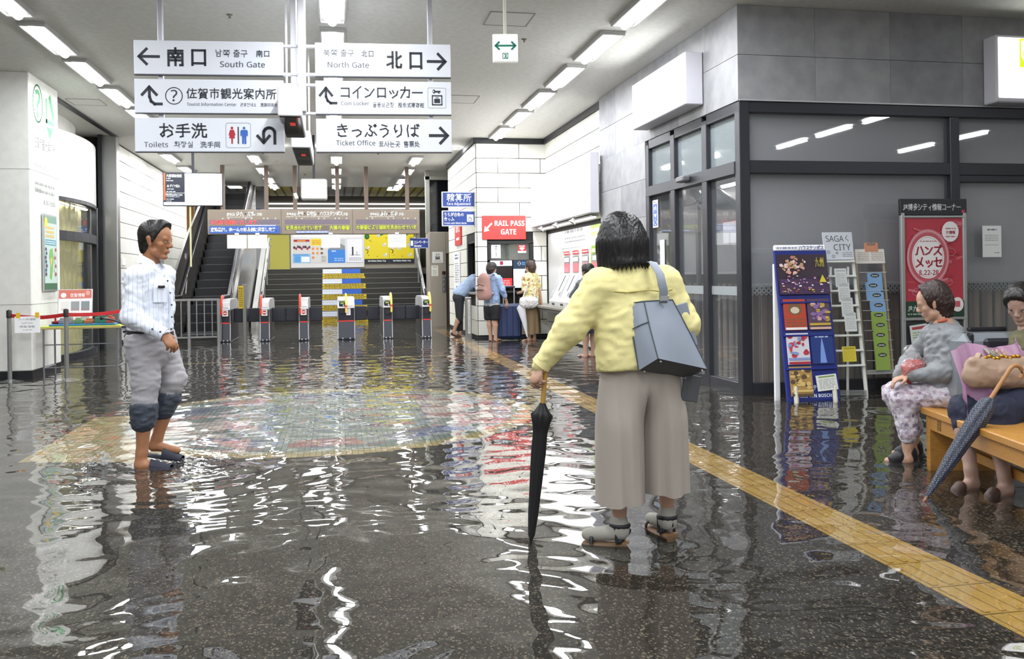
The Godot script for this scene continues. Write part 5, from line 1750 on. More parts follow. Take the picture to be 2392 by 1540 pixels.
	ship.loft([PackedVector3Array([Vector3(-0.42, 0.03, 0.08), Vector3(-0.42, 0.06, 0.09), Vector3(-0.42, 0.06, 0.07)]), PackedVector3Array([Vector3(-0.38, 0.025, 0.08), Vector3(-0.38, 0.07, 0.11), Vector3(-0.38, 0.07, 0.05)]), PackedVector3Array([Vector3(-0.33, 0.025, 0.08), Vector3(-0.33, 0.07, 0.10), Vector3(-0.33, 0.07, 0.06)])])
	ship.box(Vector3(-0.37, 0.1, 0.08), Vector3(0.02, 0.1, 0.02))
	put("model_boat", ship, mt("model_red", "a02c28", 0.5), md)
	var eb := thing("leaflet_board", "slanting white board with a coral header and photos behind the table", "board", V(-3.72, FL + 0.715, 13.72), 0.12)
	eb.rotation.x = -0.2
	put("board", gbox(Vector3(0, 0.26, 0), Vector3(0.46, 0.52, 0.02), 0.004), mt("frame_silver"), eb)
	var bq := Print.new(Vector3(0, 0.26, 0.011), 0.43, 0.5, [0, 0, 70, 70])
	bq.rect(0, 0, 70, 70, "e6dede"); bq.rect(0, 0, 70, 18, "c8695c"); bq.cjk("佐賀情報", 24, 56, 7, 15, "f4e4e0", 0.1); bq.oval(10, 11, 6, 5, "f0e8e4"); bq.oval(62, 7, 5, 5, "d89a8c")
	for k in 6:
		bq.rect(4 + 22 * (k % 3), 24 + 24 * (k / 3), 22 + 22 * (k % 3), 43 + 24 * (k / 3), ["d8d4d0", "8f9294", "7d8688", "dcd2cc", "d4ccc6", "a09a98"][k])
		bq.scribble(6 + 22 * (k % 3), 20 + 22 * (k % 3), 38 + 24 * (k / 3), 42 + 24 * (k / 3), 2, "b8706a", rng)
	ink_on(bq, eb, "print")
	var um := thing("folded_umbrella", "navy umbrella with white stripes hung on the table edge", "umbrella", V(-2.98, FL + 0.72, 13.3))
	var ug := Geo.new()
	var nav := lin("20243a")
	for k in 14:
		ug.col = nav if k % 2 == 0 else lin("8a90a4")
		var a := 0.4 + 0.022 * k
		ug.loft([fold_ring(Vector3(0.06 + 0.01 * k, -0.02 - 0.032 * k, 0.1), 0.05 + 0.012 * sin(k * 0.3), 10), fold_ring(Vector3(0.06 + 0.01 * k, -0.02 - 0.032 * k - (0.026 if k % 2 == 0 else 0.008), 0.1), 0.052 + 0.012 * sin(k * 0.3), 10)], true)
	put("canopy", ug, mt("stripes", "ffffff", 0.7, {"vcol": true}), um)
	var hg2 := Geo.new()
	hg2.tube([Vector3(-0.24, 0.1, 0.1), Vector3(-0.1, 0.07, 0.1), Vector3(0.05, 0.0, 0.1)], 0.012, 8)
	put("shaft", hg2, mt("rubber_black"), um)
	var kg := Geo.new()
	kg.lathe([Vector2(0, -0.03), Vector2(0.026, -0.015), Vector2(0.028, 0.01), Vector2(0, 0.03)], Vector3(-0.25, 0.1, 0.1), 10)
	put("knob", kg, mt("rubber_black"), um)
	# thin sign boards on the tiled wall
	var ws := thing("wall_sign", "narrow upright yellow and grey sign on the tiled wall", "sign", V(-4.44, 1.75, 24.2))
	put("board", gbox(Vector3.ZERO, Vector3(0.03, 1.5, 0.5), 0.006), mt("frame_silver"), ws)
	var wq := Print.new(Vector3(0.016, 0, 0), 0.46, 1.46, [0, 0, 20, 100], Vector3.RIGHT)
	wq.rect(0, 0, 20, 100, "c8c8c4"); wq.rect(0, 2, 20, 34, "c0bc58"); wq.scribble(3, 17, 40, 96, 14, "8a8a88", rng)
	ink_on(wq, ws, "print")
	var wp := thing("wall_plate", "small white plate on the tiled wall behind the man", "plate", V(-4.44, 1.72, 20.0))
	put("plate", gbox(Vector3.ZERO, Vector3(0.02, 0.16, 0.3), 0.004), mt("paper"), wp)


func fold_ring(c: Vector3, r: float, k: int) -> PackedVector3Array:
	var ring := PackedVector3Array()
	for s in k:
		var a := TAU * s / k
		ring.append(c + Vector3(cos(a) * r, 0, sin(a) * r * 0.6))
	return ring


func on(o: Node3D, called: String, label: String, category: String, local: Transform3D, group := "") -> Node3D:
	# a thing that rests on a leaning stand
	var n := thing(called, label, category, Vector3.ZERO, 0.0, group)
	n.transform = o.transform * local
	return n


func leaflet(o: Node3D, label: String, at: Vector3, w: float, h: float, group: String, cols: Array, style := 0, turn := 0.0) -> void:
	var b := on(o, "leaflet", label, "leaflet", Transform3D(Basis(Vector3.BACK, turn), at), group)
	put("sheets", gbox(Vector3.ZERO, Vector3(w, h, 0.012), 0.001), mt("paper_%s" % cols[0], cols[0], 0.4), b)
	var p := Print.new(Vector3(0, 0, 0.006), w, h, [0, 0, 20, 28])
	p.rect(0.4, 0.4, 19.6, 27.6, cols[0])
	match style:
		0:
			p.rect(2, 2, 18, 5, cols[1]); p.scribble(2, 18, 7, 25, 7, cols[2], rng, 0.4)
		1:
			p.oval(10, 9, 6.5, 5.5, cols[1]); p.oval(10, 10, 4, 3, cols[2]); p.scribble(2, 18, 17, 25, 3, cols[1], rng, 0.5); p.rect(0.4, 25.5, 19.6, 27.6, "f0ece6")
		2:
			for k in 26:
				p.oval(rng.randf_range(2, 18), rng.randf_range(3, 20), rng.randf_range(1, 3.2), rng.randf_range(0.8, 2.4), cols[1 + rng.randi() % (cols.size() - 1)], 8)
			p.rect(0.4, 22, 19.6, 24, cols[2]); p.rect(0.4, 25.6, 19.6, 27.6, cols[1])
		3:
			p.oval(10, 5, 6, 3, "202220"); p.words("SAGA", 6, 14, 4, 6.2, "f0f0f0", true)
		4:
			p.poly([Vector2(7, 27), Vector2(8.6, 12), Vector2(10, 4), Vector2(11.4, 12), Vector2(13, 27)], cols[1]); p.scribble(4, 16, 2.5, 5, 1, cols[2], rng)
	ink_on(p, b, "print")


func right_shop_things() -> void:
	# lit sign box on the side wall above the doors
	var lb := thing("lit_sign_box", "bright white lit sign box above the sliding doors", "sign", V(4.26, 3.6, 10.62))
	put("case", gbox(Vector3(-0.1, 0, 0), Vector3(0.22, 0.62, 1.86), 0.01), mt("box_side", "cdccd4", 0.5), lb)
	put("lit_face", gbox(Vector3(-0.212, 0, 0), Vector3(0.012, 0.6, 1.84), 0.004), mt("sign_glow", "ffffff", 0.4, {"glow": 1.1}), lb, "glowing white face")
	var lp := Print.new(Vector3(-0.219, 0, 0), 1.84, 0.6, [0, 0, 125, 100], Vector3.LEFT)
	lp.cjk("情報", 66, 88, 16, 30, "cfcfc4", 0.09); lp.rect(46, 26, 58, 50, "f2f0c8")
	ink_on(lp, lb, "print", {"glow": 0.8, "glow_color": "f0f0ea"})
	area(lb, Vector3(-0.24, 0, 0), Vector2(1.8, 0.58), Vector3(0, 90, 0), 0.5)
	var rb := thing("lit_sign_box", "bright white lit sign box with a yellow green emblem, top right", "sign", V(8.0, 3.56, 8.78))
	put("case", gbox(Vector3(0, 0, 0.09), Vector3(1.4, 0.76, 0.2), 0.012), mt("box_side"), rb)
	put("lit_face", gbox(Vector3(0, 0.01, 0.192), Vector3(1.34, 0.68, 0.012), 0.004), mt("sign_glow"), rb, "glowing white face")
	var rp := Print.new(Vector3(0, 0.01, 0.199), 1.34, 0.68, [0, 0, 134, 68])
	rp.frame(28, 2, 58, 32, 1, 2.2, "ffffff"); rp.poly([Vector2(28, 18), Vector2(34, 29), Vector2(44, 32), Vector2(28, 32)], "ffffff"); rp.poly([Vector2(58, 18), Vector2(52, 29), Vector2(44, 32), Vector2(58, 32)], "ffffff")
	rp.ring(43, 18, 9, 9, 4.5, "ffffff", 0.5, 5.0); rp.oval(40, 21, 5, 4, "ffffff")
	put("emblem_light", rp.g, mt("emblem_lime", "c2d62a", 0.5, {"glow": 0.75}), rb, "yellow green emblem")
	area(rb, Vector3(0, 0, 0.24), Vector2(1.3, 0.66), Vector3(0, 180, 0), 0.35)
	# blue poster rack leaning back
	var navy := mt("rack_blue", "1f2c7c", 0.4)
	var r1 := thing("poster_rack", "tall blue leaning poster rack with a white header", "rack", V(4.73, FL, 8.12), -0.05)
	r1.rotation.x = -0.17
	put("board", gbox(Vector3(0, 0.80, 0), Vector3(0.58, 1.56, 0.03), 0.008), navy, r1)
	put("header", gbox(Vector3(0, 1.60, 0.005), Vector3(0.58, 0.07, 0.035), 0.02), mt("white_plate"), r1)
	for x in [-0.2, 0.22]:
		put("foot_loop", gbox(Vector3(x, 0.08, 0.03), Vector3(0.05, 0.2, 0.05), 0.02), mt("foot_cream", "d8d4c4", 0.5), r1)
	put("back_leg", gbox(Vector3(-0.27, 0.72, -0.14), Vector3(0.06, 1.46, 0.03), 0.006, Basis(Vector3.RIGHT, 0.17)), mt("white_plate"), r1)
	for y in [0.36, 0.70, 1.04]:
		put("ledge", gbox(Vector3(0, y - 0.015, 0.03), Vector3(0.54, 0.02, 0.03), 0.004), navy, r1)
	var hp := Print.new(Vector3(0, 0.80, 0.016), 0.58, 1.56, [0, 0, 58, 156])
	hp.cjk("ハウステンボス", 16, 46, 140, 145, "e8ecfa", 0.13); hp.oval(12, 142.5, 2, 2, "e8ecfa"); hp.words("HUIS TEN BOSCH", 12, 48, 149, 152.5, "e8ecfa", true)
	ink_on(hp, r1, "lettering")
	var hq := Print.new(Vector3(0, 1.60, 0.023), 0.58, 0.07, [0, 0, 58, 7])
	hq.scribble(3, 26, 2, 5, 1, "8088b0", rng); hq.cjk("ハウステンボス", 27, 55, 1, 6, "2a3a90", 0.13)
	ink_on(hq, r1, "lettering")
	var bp := on(r1, "landscape_poster", "wide fireworks poster at the top of the blue rack", "poster", Transform3D(Basis(), Vector3(0, 1.32, 0.022)))
	put("sheet", gbox(Vector3.ZERO, Vector3(0.55, 0.42, 0.006)), mt("paper_dark", "3a2c38", 0.35), bp)
	var pq := Print.new(Vector3(0, 0, 0.003), 0.55, 0.42, [0, 0, 55, 42])
	for k in 60:
		var a := rng.randf() * TAU
		pq.oval(18 + cos(a) * rng.randf_range(1, 15), 12 + sin(a) * rng.randf_range(1, 10), rng.randf_range(0.8, 2.4), rng.randf_range(0.8, 2.0), ["d8a090", "e0b8a8", "c08070", "e8d0c8", "b89468"][k % 5], 8)
	pq.rect(0, 26, 55, 42, "4a3450")
	for k in 60:
		var bx := rng.randf_range(0, 52)
		var by := rng.randf_range(22, 40)
		pq.rect(bx, by, bx + rng.randf_range(1, 3), by + rng.randf_range(0.6, 1.6), ["b08ac0", "d0b0d8", "705090", "e0c060", "f0e8f0", "9a3a50"][k % 6])
	pq.poly([Vector2(43, 30), Vector2(47, 22), Vector2(51, 30)], "d8c83c"); pq.cjk("九州", 40, 50, 4, 14, "c8b840", 0.12)
	ink_on(pq, bp, "print")
	var gr := "leaflets in the blue rack"
	leaflet(r1, "orange red booklet with a round face picture in blue rack", Vector3(-0.13, 0.90, 0.03), 0.24, 0.32, gr, ["b8452c", "7a5a40", "d8c8b0"], 1)
	leaflet(r1, "dark fireworks booklet right of the red one in blue rack", Vector3(0.13, 0.90, 0.03), 0.24, 0.32, gr, ["5a4658", "d8b0a0", "c8a840", "8a6aa0"], 2)
	leaflet(r1, "red and white striped booklet in blue rack", Vector3(-0.13, 0.55, 0.03), 0.24, 0.32, gr, ["d8d4dc", "b02a38", "8a98c8", "c8404c"], 2)
	leaflet(r1, "blue night booklet with a lit tower in blue rack", Vector3(0.13, 0.55, 0.03), 0.24, 0.32, gr, ["243a7c", "7a9ad8", "b8ccf0"], 4)
	leaflet(r1, "golden landscape booklet low in the blue rack", Vector3(-0.13, 0.22, 0.03), 0.24, 0.3, gr, ["b08c50", "5a4a3a", "d8b870"], 2)
	leaflet(r1, "white leaflet lying slanted low in the blue rack", Vector3(0.14, 0.2, 0.04), 0.22, 0.16, gr, ["e4e4dc", "8aa05a", "9a9a98"], 0, 0.08)
	# white ladder rack
	var wmat := mt("ladder_white", "dedfd8", 0.45)
	var r2 := thing("ladder_rack", "narrow white ladder shaped leaflet rack with a handwritten sign", "rack", V(5.27, FL, 8.30), -0.05)
	r2.rotation.x = -0.16
	for x in [-0.165, 0.165]:
		put("rail", gbox(Vector3(x, 0.74, 0), Vector3(0.028, 1.5, 0.03), 0.004), wmat, r2)
		put("back_leg", gbox(Vector3(x * 0.6, 0.70, -0.13), Vector3(0.022, 1.42, 0.022), 0.004, Basis(Vector3.RIGHT, 0.19)), wmat, r2)
	for k in 8:
		put("rung", gbox(Vector3(0, 0.36 + 0.158 * k - 0.02, 0.02), Vector3(0.32, 0.022, 0.07), 0.004), wmat, r2)
	var sb := Geo.new()
	for k in 5:
		sb.tube([Vector3(-0.19, 0.04 + 0.012 * k, 0.02 - 0.01 * k), Vector3(0.16, 0.03 + 0.012 * k, 0.02)], 0.004, 6)
	put("wire_foot", sb, mt("frame_silver"), r2)
	put("sign", gbox(Vector3(0, 1.62, 0.02), Vector3(0.34, 0.30, 0.012), 0.002), mt("sign_paper", "cbcfd6", 0.5), r2, "white handwritten sign")
	var sq := Print.new(Vector3(0, 1.62, 0.027), 0.34, 0.30, [0, 0, 66, 64])
	sq.words("SAGA", 6, 46, 8, 22, "5a5e66"); sq.words("CITY", 22, 60, 28, 42, "5a5e66"); sq.line([Vector2(54, 8), Vector2(50, 14), Vector2(56, 20)], 1.4, "6a6e76")
	sq.scribble(40, 62, 46, 58, 3, "8a8e98", rng, 0.3); sq.ring(10, 46, 3, 3, 1.0, "9a9ea8"); sq.ring(20, 56, 3, 3, 1.0, "9a9ea8"); sq.ring(28, 48, 2, 2, 1.0, "9a9ea8")
	ink_on(sq, r2, "lettering")
	for k in 4:
		leaflet(r2, ["topmost white leaflet in the white ladder rack", "second white leaflet from the top in the ladder rack", "third white leaflet from the top in the ladder rack", "lowest white leaflet in the white ladder rack"][k], Vector3(-0.02 + 0.02 * k, 1.27 - 0.158 * k, 0.05), 0.13, 0.2, "leaflets in the ladder rack", ["d9dbd8", "b8bcbc", "a8acac"], 0)
	leaflet(r2, "yellow leaflet low in the white ladder rack", Vector3(-0.01, 0.46, 0.05), 0.15, 0.16, "leaflets in the ladder rack", ["d8c83c", "b0982c", "c0aa40"], 0)
	# wire rack with blue and green leaflets
	var r3 := thing("wire_rack", "narrow wire leaflet rack with blue and green leaflets", "rack", V(5.73, FL, 8.48), -0.05)
	r3.rotation.x = -0.13
	var ten := mt("rack_tan", "a3927c", 0.5)
	for x in [-0.16, 0.16]:
		put("rail", gbox(Vector3(x, 0.78, 0), Vector3(0.022, 1.58, 0.03), 0.004), ten, r3)
	put("foot_bar", gbox(Vector3(0, 0.24, 0), Vector3(0.3, 0.05, 0.03), 0.004), mt("frame_silver"), r3)
	put("header", gbox(Vector3(0, 1.5, 0.02), Vector3(0.34, 0.16, 0.01), 0.002), mt("header_cream", "e2dcd4", 0.5), r3)
	var h3 := Print.new(Vector3(0, 1.5, 0.026), 0.34, 0.16, [0, 0, 34, 16])
	h3.scribble(2, 15, 3, 13, 5, "b8a8a0", rng, 0.4); h3.scribble(18, 32, 3, 13, 5, "b8a8a0", rng, 0.4)
	ink_on(h3, r3, "print")
	put("wire", gbox(Vector3(0, 1.32, 0.05), Vector3(0.32, 0.006, 0.006)), mt("frame_silver"), r3)
	leaflet(r3, "orange leaflet standing on top of the wire rack", Vector3(0.02, 1.6, 0.02), 0.16, 0.1, "leaflets in the wire rack", ["cc8c6c"], 3)
	for k in 9:
		var blue := k < 4
		leaflet(r3, "%s %s leaflet from the top in the wire rack" % [["first", "second", "third", "fourth", "first", "second", "third", "fourth", "fifth"][k], "light blue" if blue else "lime green"], Vector3([0.02, -0.01, 0.02, 0.03, 0.02, 0.03, 0.02, 0.02, 0.02][k], 1.22 - 0.108 * k, 0.04 + 0.002 * k), 0.17, 0.2, "leaflets in the wire rack", ["7fa4cc"] if blue else ["8aa34a"], 3)
		put("wire", gbox(Vector3(0, 1.12 - 0.108 * k, 0.05), Vector3(0.32, 0.006, 0.006)), mt("frame_silver"), r3)
	# red poster stand
	var ps := thing("poster_stand", "tall silver poster stand with a large red poster and dark header", "poster stand", V(6.42, FL, 8.52), -0.04)
	var sil := mt("frame_silver")
	for x in [-0.37, 0.37]:
		put("post", gbox(Vector3(x, 0.98, 0), Vector3(0.045, 1.96, 0.045), 0.006), sil, ps)
	put("header", gbox(Vector3(0, 2.02, 0), Vector3(0.80, 0.18, 0.04), 0.006), mt("header_dark", "26262c", 0.4), ps)
	put("rail", gbox(Vector3(0, 1.915, 0.005), Vector3(0.78, 0.024, 0.04), 0.004), sil, ps)
	put("rail", gbox(Vector3(0, 0.80, 0.005), Vector3(0.78, 0.03, 0.04), 0.004), sil, ps)
	put("base", gbox(Vector3(0, 0.03, -0.05), Vector3(0.8, 0.05, 0.34), 0.01), mt("base_dark", "3a3a40", 0.4), ps)
	put("lower_panel", gbox(Vector3(0, 0.42, -0.01), Vector3(0.7, 0.7, 0.02), 0.004), mt("panel_dark", "34343a", 0.4), ps)
	var hd := Print.new(Vector3(0, 2.02, 0.02), 0.80, 0.18, [2095, 470, 2245, 504])
	hd.words("JR", 2101, 2112, 482, 493, "e6e6e8", true); hd.cjk("博多シティ情報コーナー", 2112, 2231, 480, 494, "e6e6e8", 0.12); hd.rect(2232, 493, 2240, 499, "b83a5a")
	ink_on(hd, ps, "lettering")
	put("sheet", gbox(Vector3(0, 1.36, 0.0), Vector3(0.70, 1.08, 0.012)), mt("poster_red", "b83a48", 0.35), ps)
	var rq := Print.new(Vector3(0, 1.36, 0.006), 0.70, 1.08, [2102, 508, 2240, 740])
	var reds := ["c04a56", "a83240", "cc6470", "b02c3a", "d07a82"]
	for k in 26:
		var a := rng.randf_range(-0.4, 0.4)
		var c := Vector2(rng.randf_range(2106, 2236), rng.randf_range(512, 700))
		var e := Vector2(cos(a), sin(a)) * rng.randf_range(8, 22)
		rq.line([c - e, c + e], rng.randf_range(3, 9), reds[k % 5])
		if k % 3 == 0:
			rq.ring(c.x, c.y, 14, 9, 1.2, "d8949a")
	rq.rect(2102, 508, 2104, 740, "b83a48")
	rq.oval(2156, 600, 50, 66, "d0828a", 40); rq.oval(2156, 600, 44, 58, "c25a64", 40); rq.ring(2156, 600, 47, 62, 1.2, "e8c4c6"); rq.oval(2156, 600, 38, 50, "f0ebea", 40)
	rq.ring(2156, 600, 35, 46.5, 0.8, "c88a8e")
	rq.cjk("ハンズ", 2126, 2190, 572, 596, "a8283a", 0.17); rq.cjk("メッセ", 2126, 2190, 600, 624, "a8283a", 0.17); rq.words("8.22-28", 2134, 2180, 630, 642, "b04a58", true); rq.scribble(2138, 2176, 560, 565, 1, "c08088", rng, 0.5)
	rq.oval(2209, 540, 20, 24, "f2eceb", 30); rq.scribble(2198, 2222, 530, 536, 1, "c07880", rng); rq.cjk("大情報", 2198, 2221, 538, 546, "b02c3c", 0.14); rq.scribble(2198, 2222, 549, 555, 1, "c07880", rng)
	rq.rect(2102, 703, 2240, 740, "26402f"); rq.words("JR", 2107, 2117, 714, 726, "d8dcd4", true); rq.cjk("九州", 2118, 2144, 713, 727, "d8dcd4", 0.12); rq.scribble(2106, 2150, 730, 736, 1, "a8b0a4", rng)
	rq.oval(2224, 712, 14, 17, "f0e8e6", 28); rq.rect(2218, 704, 2230, 718, "c85a66")
	ink_on(rq, ps, "print")
	for x in [-0.2, 0.05]:
		leaflet(ps, ["white and red leaflet in the low pocket of the poster stand", "yellow green leaflet in the low pocket of the poster stand"][0 if x < 0 else 1], Vector3(x, 0.6, 0.03), 0.2, 0.28, "leaflets under the red poster", ["d8dcd4", "b0444c", "8aa06a"] if x < 0 else ["b8c47a", "7a9a4a", "c84a50"], 0, 0.12)
	# notices on the shop glass
	for q in [[V(7.38, 1.62, 8.785), 0.24, 0.36, "white paper notice on the shop glass beside the red poster", -0.03]]:
		var n := thing("paper_notice", q[3], "notice", q[0], q[4])
		put("sheet", gbox(Vector3.ZERO, Vector3(q[1], q[2], 0.004)), mt("paper"), n)
		var np := Print.new(Vector3(0, 0, 0.002), q[1], q[2], [0, 0, 24, 36])
		np.scribble(6, 18, 3, 6, 1, "70707a", rng, 0.5); np.scribble(3, 20, 10, 18, 4, "9898a0", rng, 0.3); np.scribble(3, 20, 21, 23, 1, "9898a0", rng, 0.3); np.scribble(15, 21, 30, 32, 1, "888890", rng, 0.4)
		ink_on(np, n, "lettering")
	var st := thing("door_sticker", "narrow white and blue sticker on the glass beside the sliding door", "sticker", V(4.325, 2.13, 11.46))
	put("sheet", gbox(Vector3.ZERO, Vector3(0.004, 0.38, 0.2)), mt("paper"), st)
	var sp := Print.new(Vector3(-0.002, 0, 0), 0.2, 0.38, [0, 0, 18, 55], Vector3.LEFT)
	sp.rect(2, 8, 16, 52, "6a86c8"); sp.cjk("内", 4, 14, 12, 22, "f0f4ff", 0.12); sp.poly([Vector2(4, 28), Vector2(14, 28), Vector2(9, 36)], "f0f4ff"); sp.frame(4, 40, 14, 49, 1, 1.4, "f0f4ff"); sp.scribble(3, 15, 3, 6, 1, "6a6a74", rng)
	ink_on(sp, st, "print")
	var n2 := thing("door_paper", "blank white paper strip on the glass left of the door", "notice", V(4.325, 1.55, 11.22))
	put("sheet", gbox(Vector3.ZERO, Vector3(0.004, 0.42, 0.16)), mt("paper"), n2)
	var n3 := thing("door_poster", "pale printed sheet behind the glass near the corner post", "notice", V(4.37, 1.76, 9.2))
	put("sheet", gbox(Vector3.ZERO, Vector3(0.004, 0.24, 0.42)), mt("paper_dim", "bdbdc4", 0.6), n3)
	var sw := thing("wall_switch", "small pale wall switch on the grey wall beside the door", "switch", V(4.275, 1.62, 11.95))
	put("plate", gbox(Vector3.ZERO, Vector3(0.02, 0.2, 0.09), 0.004), mt("paper_dim"), sw)
	put("key", gbox(Vector3(-0.012, 0, 0), Vector3(0.008, 0.08, 0.04), 0.002), mt("sensor_grey"), sw)
	# wooden bench
	var oak := mt("bench_wood", "c08e46", 0.45, {"tex": noise_tex("d8c8b0", "ffffff", 0.02, 4, 61), "scale3": Vector3(1.2, 6, 6)})
	var be := thing("wooden_bench", "light wooden bench standing in the water at the right", "bench", V(3.83, FL, 5.2), -0.25)
	put("seat", gbox(Vector3(0.22, 0.395, 0.80), Vector3(0.47, 0.045, 1.64), 0.006), oak, be)
	for x in [0.03, 0.41]:
		put("apron", gbox(Vector3(x, 0.325, 0.80), Vector3(0.03, 0.1, 1.5), 0.004), oak, be)
	for z in [0.03, 1.55]:
		put("end_panel", gbox(Vector3(0.22, 0.186, z), Vector3(0.42, 0.372, 0.05), 0.006), oak, be)
	put("cross_rail", gbox(Vector3(0.22, 0.14, 0.80), Vector3(0.04, 0.06, 1.5), 0.004), oak, be)
	var bq := Print.new(Vector3(0.014, 0.325, 0.2), 0.06, 0.07, [0, 0, 8, 10], Vector3.LEFT)
	bq.frame(1, 1, 7, 9, 0.3, 0.8, "7a5420"); bq.line([Vector2(1, 4), Vector2(7, 4)], 0.8); bq.line([Vector2(1, 6.6), Vector2(7, 6.6)], 0.8); bq.line([Vector2(4, 1), Vector2(4, 9)], 0.8)
	ink_on(bq, be, "burnt_mark")


func area(o: Node3D, at: Vector3, size: Vector2, turn: Vector3, e: float, c := "ffffff") -> void:
	var l := AreaLight3D.new()
	l.name = "sign_glow"
	l.area_size = size
	l.light_energy = e
	l.light_color = Color(c)
	l.shadow_enabled = true
	l.area_range = 40.0
	o.add_child(l)
	l.position = at
	l.rotation_degrees = turn


func ticket_area() -> void:
	var white := mt("machine_white", "e9e9e8", 0.4)
	# big fare board
	var fb := thing("fare_board", "huge blank white lit fare board above the ticket machines", "board", V(4.2, 2.81, 15.9))
	put("case", gbox(Vector3(-0.06, 0, 0), Vector3(0.16, 1.0, 4.36), 0.012), mt("box_side"), fb)
	put("lit_face", gbox(Vector3(-0.146, 0, 0), Vector3(0.014, 0.97, 4.32), 0.004), mt("sign_glow"), fb, "glowing blank white face")
	area(fb, Vector3(-0.18, 0, 0), Vector2(4.3, 0.95), Vector3(0, 90, 0), 0.7)
	for k in 3:
		put("bracket", gbox(Vector3(0.09, 0.2, -1.6 + 1.6 * k), Vector3(0.17, 0.06, 0.06)), mt("device_grey"), fb)
	var ul := thing("strip_lamp", "glowing strip lamp under the fare board lighting the machines", "lamp", V(4.2, 2.27, 15.9))
	put("housing", gbox(Vector3(0, 0.012, 0), Vector3(0.12, 0.03, 4.0), 0.006), mt("lamp_tray"), ul)
	put("lamp_lens", gbox(Vector3(0, -0.012, 0), Vector3(0.07, 0.024, 3.9), 0.008), mt("lamp_lens_small", "ffffff", 0.4, {"glow": 2.5}), ul)
	area(ul, Vector3(0, -0.04, 0), Vector2(0.08, 3.9), Vector3(-90, 0, 0), 0.8)
	for k in 3:
		var sp := thing("spot_lamp", ["farthest of the three small spot lamps under the fare board", "middle one of the three small spot lamps under the fare board", "nearest of the three small spot lamps under the fare board"][k], "lamp", V(4.06, 2.24, 17.2 - 1.2 * k))
		var sg := Geo.new()
		sg.lathe([Vector2(0.02, 0.06), Vector2(0.03, 0.03), Vector2(0.07, -0.03), Vector2(0.06, -0.03), Vector2(0.02, 0.02)], Vector3.ZERO, 12, Basis(Vector3.BACK, -0.5))
		put("shade", sg, mt("spot_grey", "c2c0bc", 0.4), sp)
		put("arm", gbox(Vector3(0.02, 0.06, 0), Vector3(0.02, 0.06, 0.02)), mt("device_grey"), sp)
	# ledge and machines set in a white recess
	var rc := struct("wall_recess", span(4.42, 4.7, 0.64, 2.25, 13.9, 18.1), white)
	put("print", Geo_print_recess(), mt("ink{}", "ffffff", 0.5, {"vcol": true}), rc)
	var cn := thing("ticket_counter", "stone ledge running below the ticket machines", "counter", V(4.13, 0.64, 16.0))
	put("ledge", gbox(Vector3(0, 0.05, 0), Vector3(0.48, 0.05, 4.1), 0.008), mt("ledge_stone", "8f8b84", 0.4), cn)
	put("apron", gbox(Vector3(0.02, 0.0, 0), Vector3(0.42, 0.06, 4.06), 0.006), mt("ledge_dark", "75716b", 0.5), cn)
	var prof := PackedVector2Array([Vector2(0.22, 0.0), Vector2(-0.16, 0.0), Vector2(-0.19, 0.10), Vector2(-0.12, 0.16), Vector2(0.10, 0.60), Vector2(0.12, 1.08), Vector2(0.22, 1.08)])
	var body := Geo.new()
	body.prism(prof, 0.58, Transform3D(Basis(), Vector3(0, 0, -0.29)))
	var bm := body.mesh()
	var names := ["farthest ticket machine, nearest to the tiled corner block", "second ticket machine from the tiled corner block", "third ticket machine from the tiled corner block", "green topped ticket machine beside the grey wall"]
	for k in 4:
		var o := thing("ticket_machine", names[k], "ticket machine", V(4.16, 0.718, 15.98 - 0.62 * k), 0.0, "ticket machines")
		put("body", bm, white if k < 3 else mt("machine_green", "9cc23c", 0.4), o)
		var n := Vector3(-1, 0, 0)
		var p := Print.new(Vector3(0.098, 0.84, 0), 0.56, 0.46, [0, 0, 56, 46], n)
		p.rect(8, 4, 48, 11, "d23a3a" if k < 3 else "d8e8b0"); p.scribble(11, 45, 5, 10, 1, "f8e4e0", rng); p.rect(9, 14, 47, 44, "8a8c90"); p.rect(11, 16, 45, 24, "eceff0")
		ink_on(p, o, "panel_print")
		put("screen_field", gbox(Vector3(0.094, 0.72, 0), Vector3(0.008, 0.16, 0.34)), mt("screen_pink", "d85a60", 0.3, {"glow": 0.9}), o, "pink red touch screen")
		var sl := Vector3(-0.894, 0.447, 0).normalized()
		var up := Vector3(0.447, 0.894, 0).normalized()
		var q := Print.new(Vector3(-0.01, 0.38, 0), 0.56, 0.48, [0, 0, 56, 48], sl, up)
		q.rect(20, 2, 26, 34, "2a2a2e"); q.rect(30, 8, 46, 16, "c8cacc"); q.rect(8, 36, 30, 44, "d0d2d4"); q.rect(38, 36, 48, 44, "46484c")
		ink_on(q, o, "slots")
		put("coin_tray", gbox(Vector3(-0.165, 0.06, 0.0), Vector3(0.03, 0.06, 0.2), 0.006), mt("device_grey"), o)
		put("divider", gbox(Vector3(-0.02, 0.38, -0.296), Vector3(0.07, 0.46, 0.012), 0.004, Basis(Vector3.BACK, -0.46)), mt("gate_silver"), o)
	# corner block: signs, window, displays
	var rs := thing("rail_pass_sign", "red sign with white letters on the tiled corner block", "sign", V(3.475, 2.32, 18.12))
	put("board", gbox(Vector3(0, 0, 0.01), Vector3(0.93, 0.50, 0.03), 0.004), mt("sign_red", "d8403c", 0.45), rs)
	var p := Print.new(Vector3(0, 0, 0.025), 0.93, 0.5, [1126, 505, 1228, 558])
	p.words("RAIL PASS", 1155, 1225, 516, 528, "ffffff", true); p.words("GATE", 1169, 1205, 535, 547, "ffffff", true)
	p.line([Vector2(1147, 523), Vector2(1136, 534)], 4, "ffffff"); p.poly([Vector2(1130, 541), Vector2(1132, 528), Vector2(1143, 538)], "ffffff")
	ink_on(p, rs, "lettering")
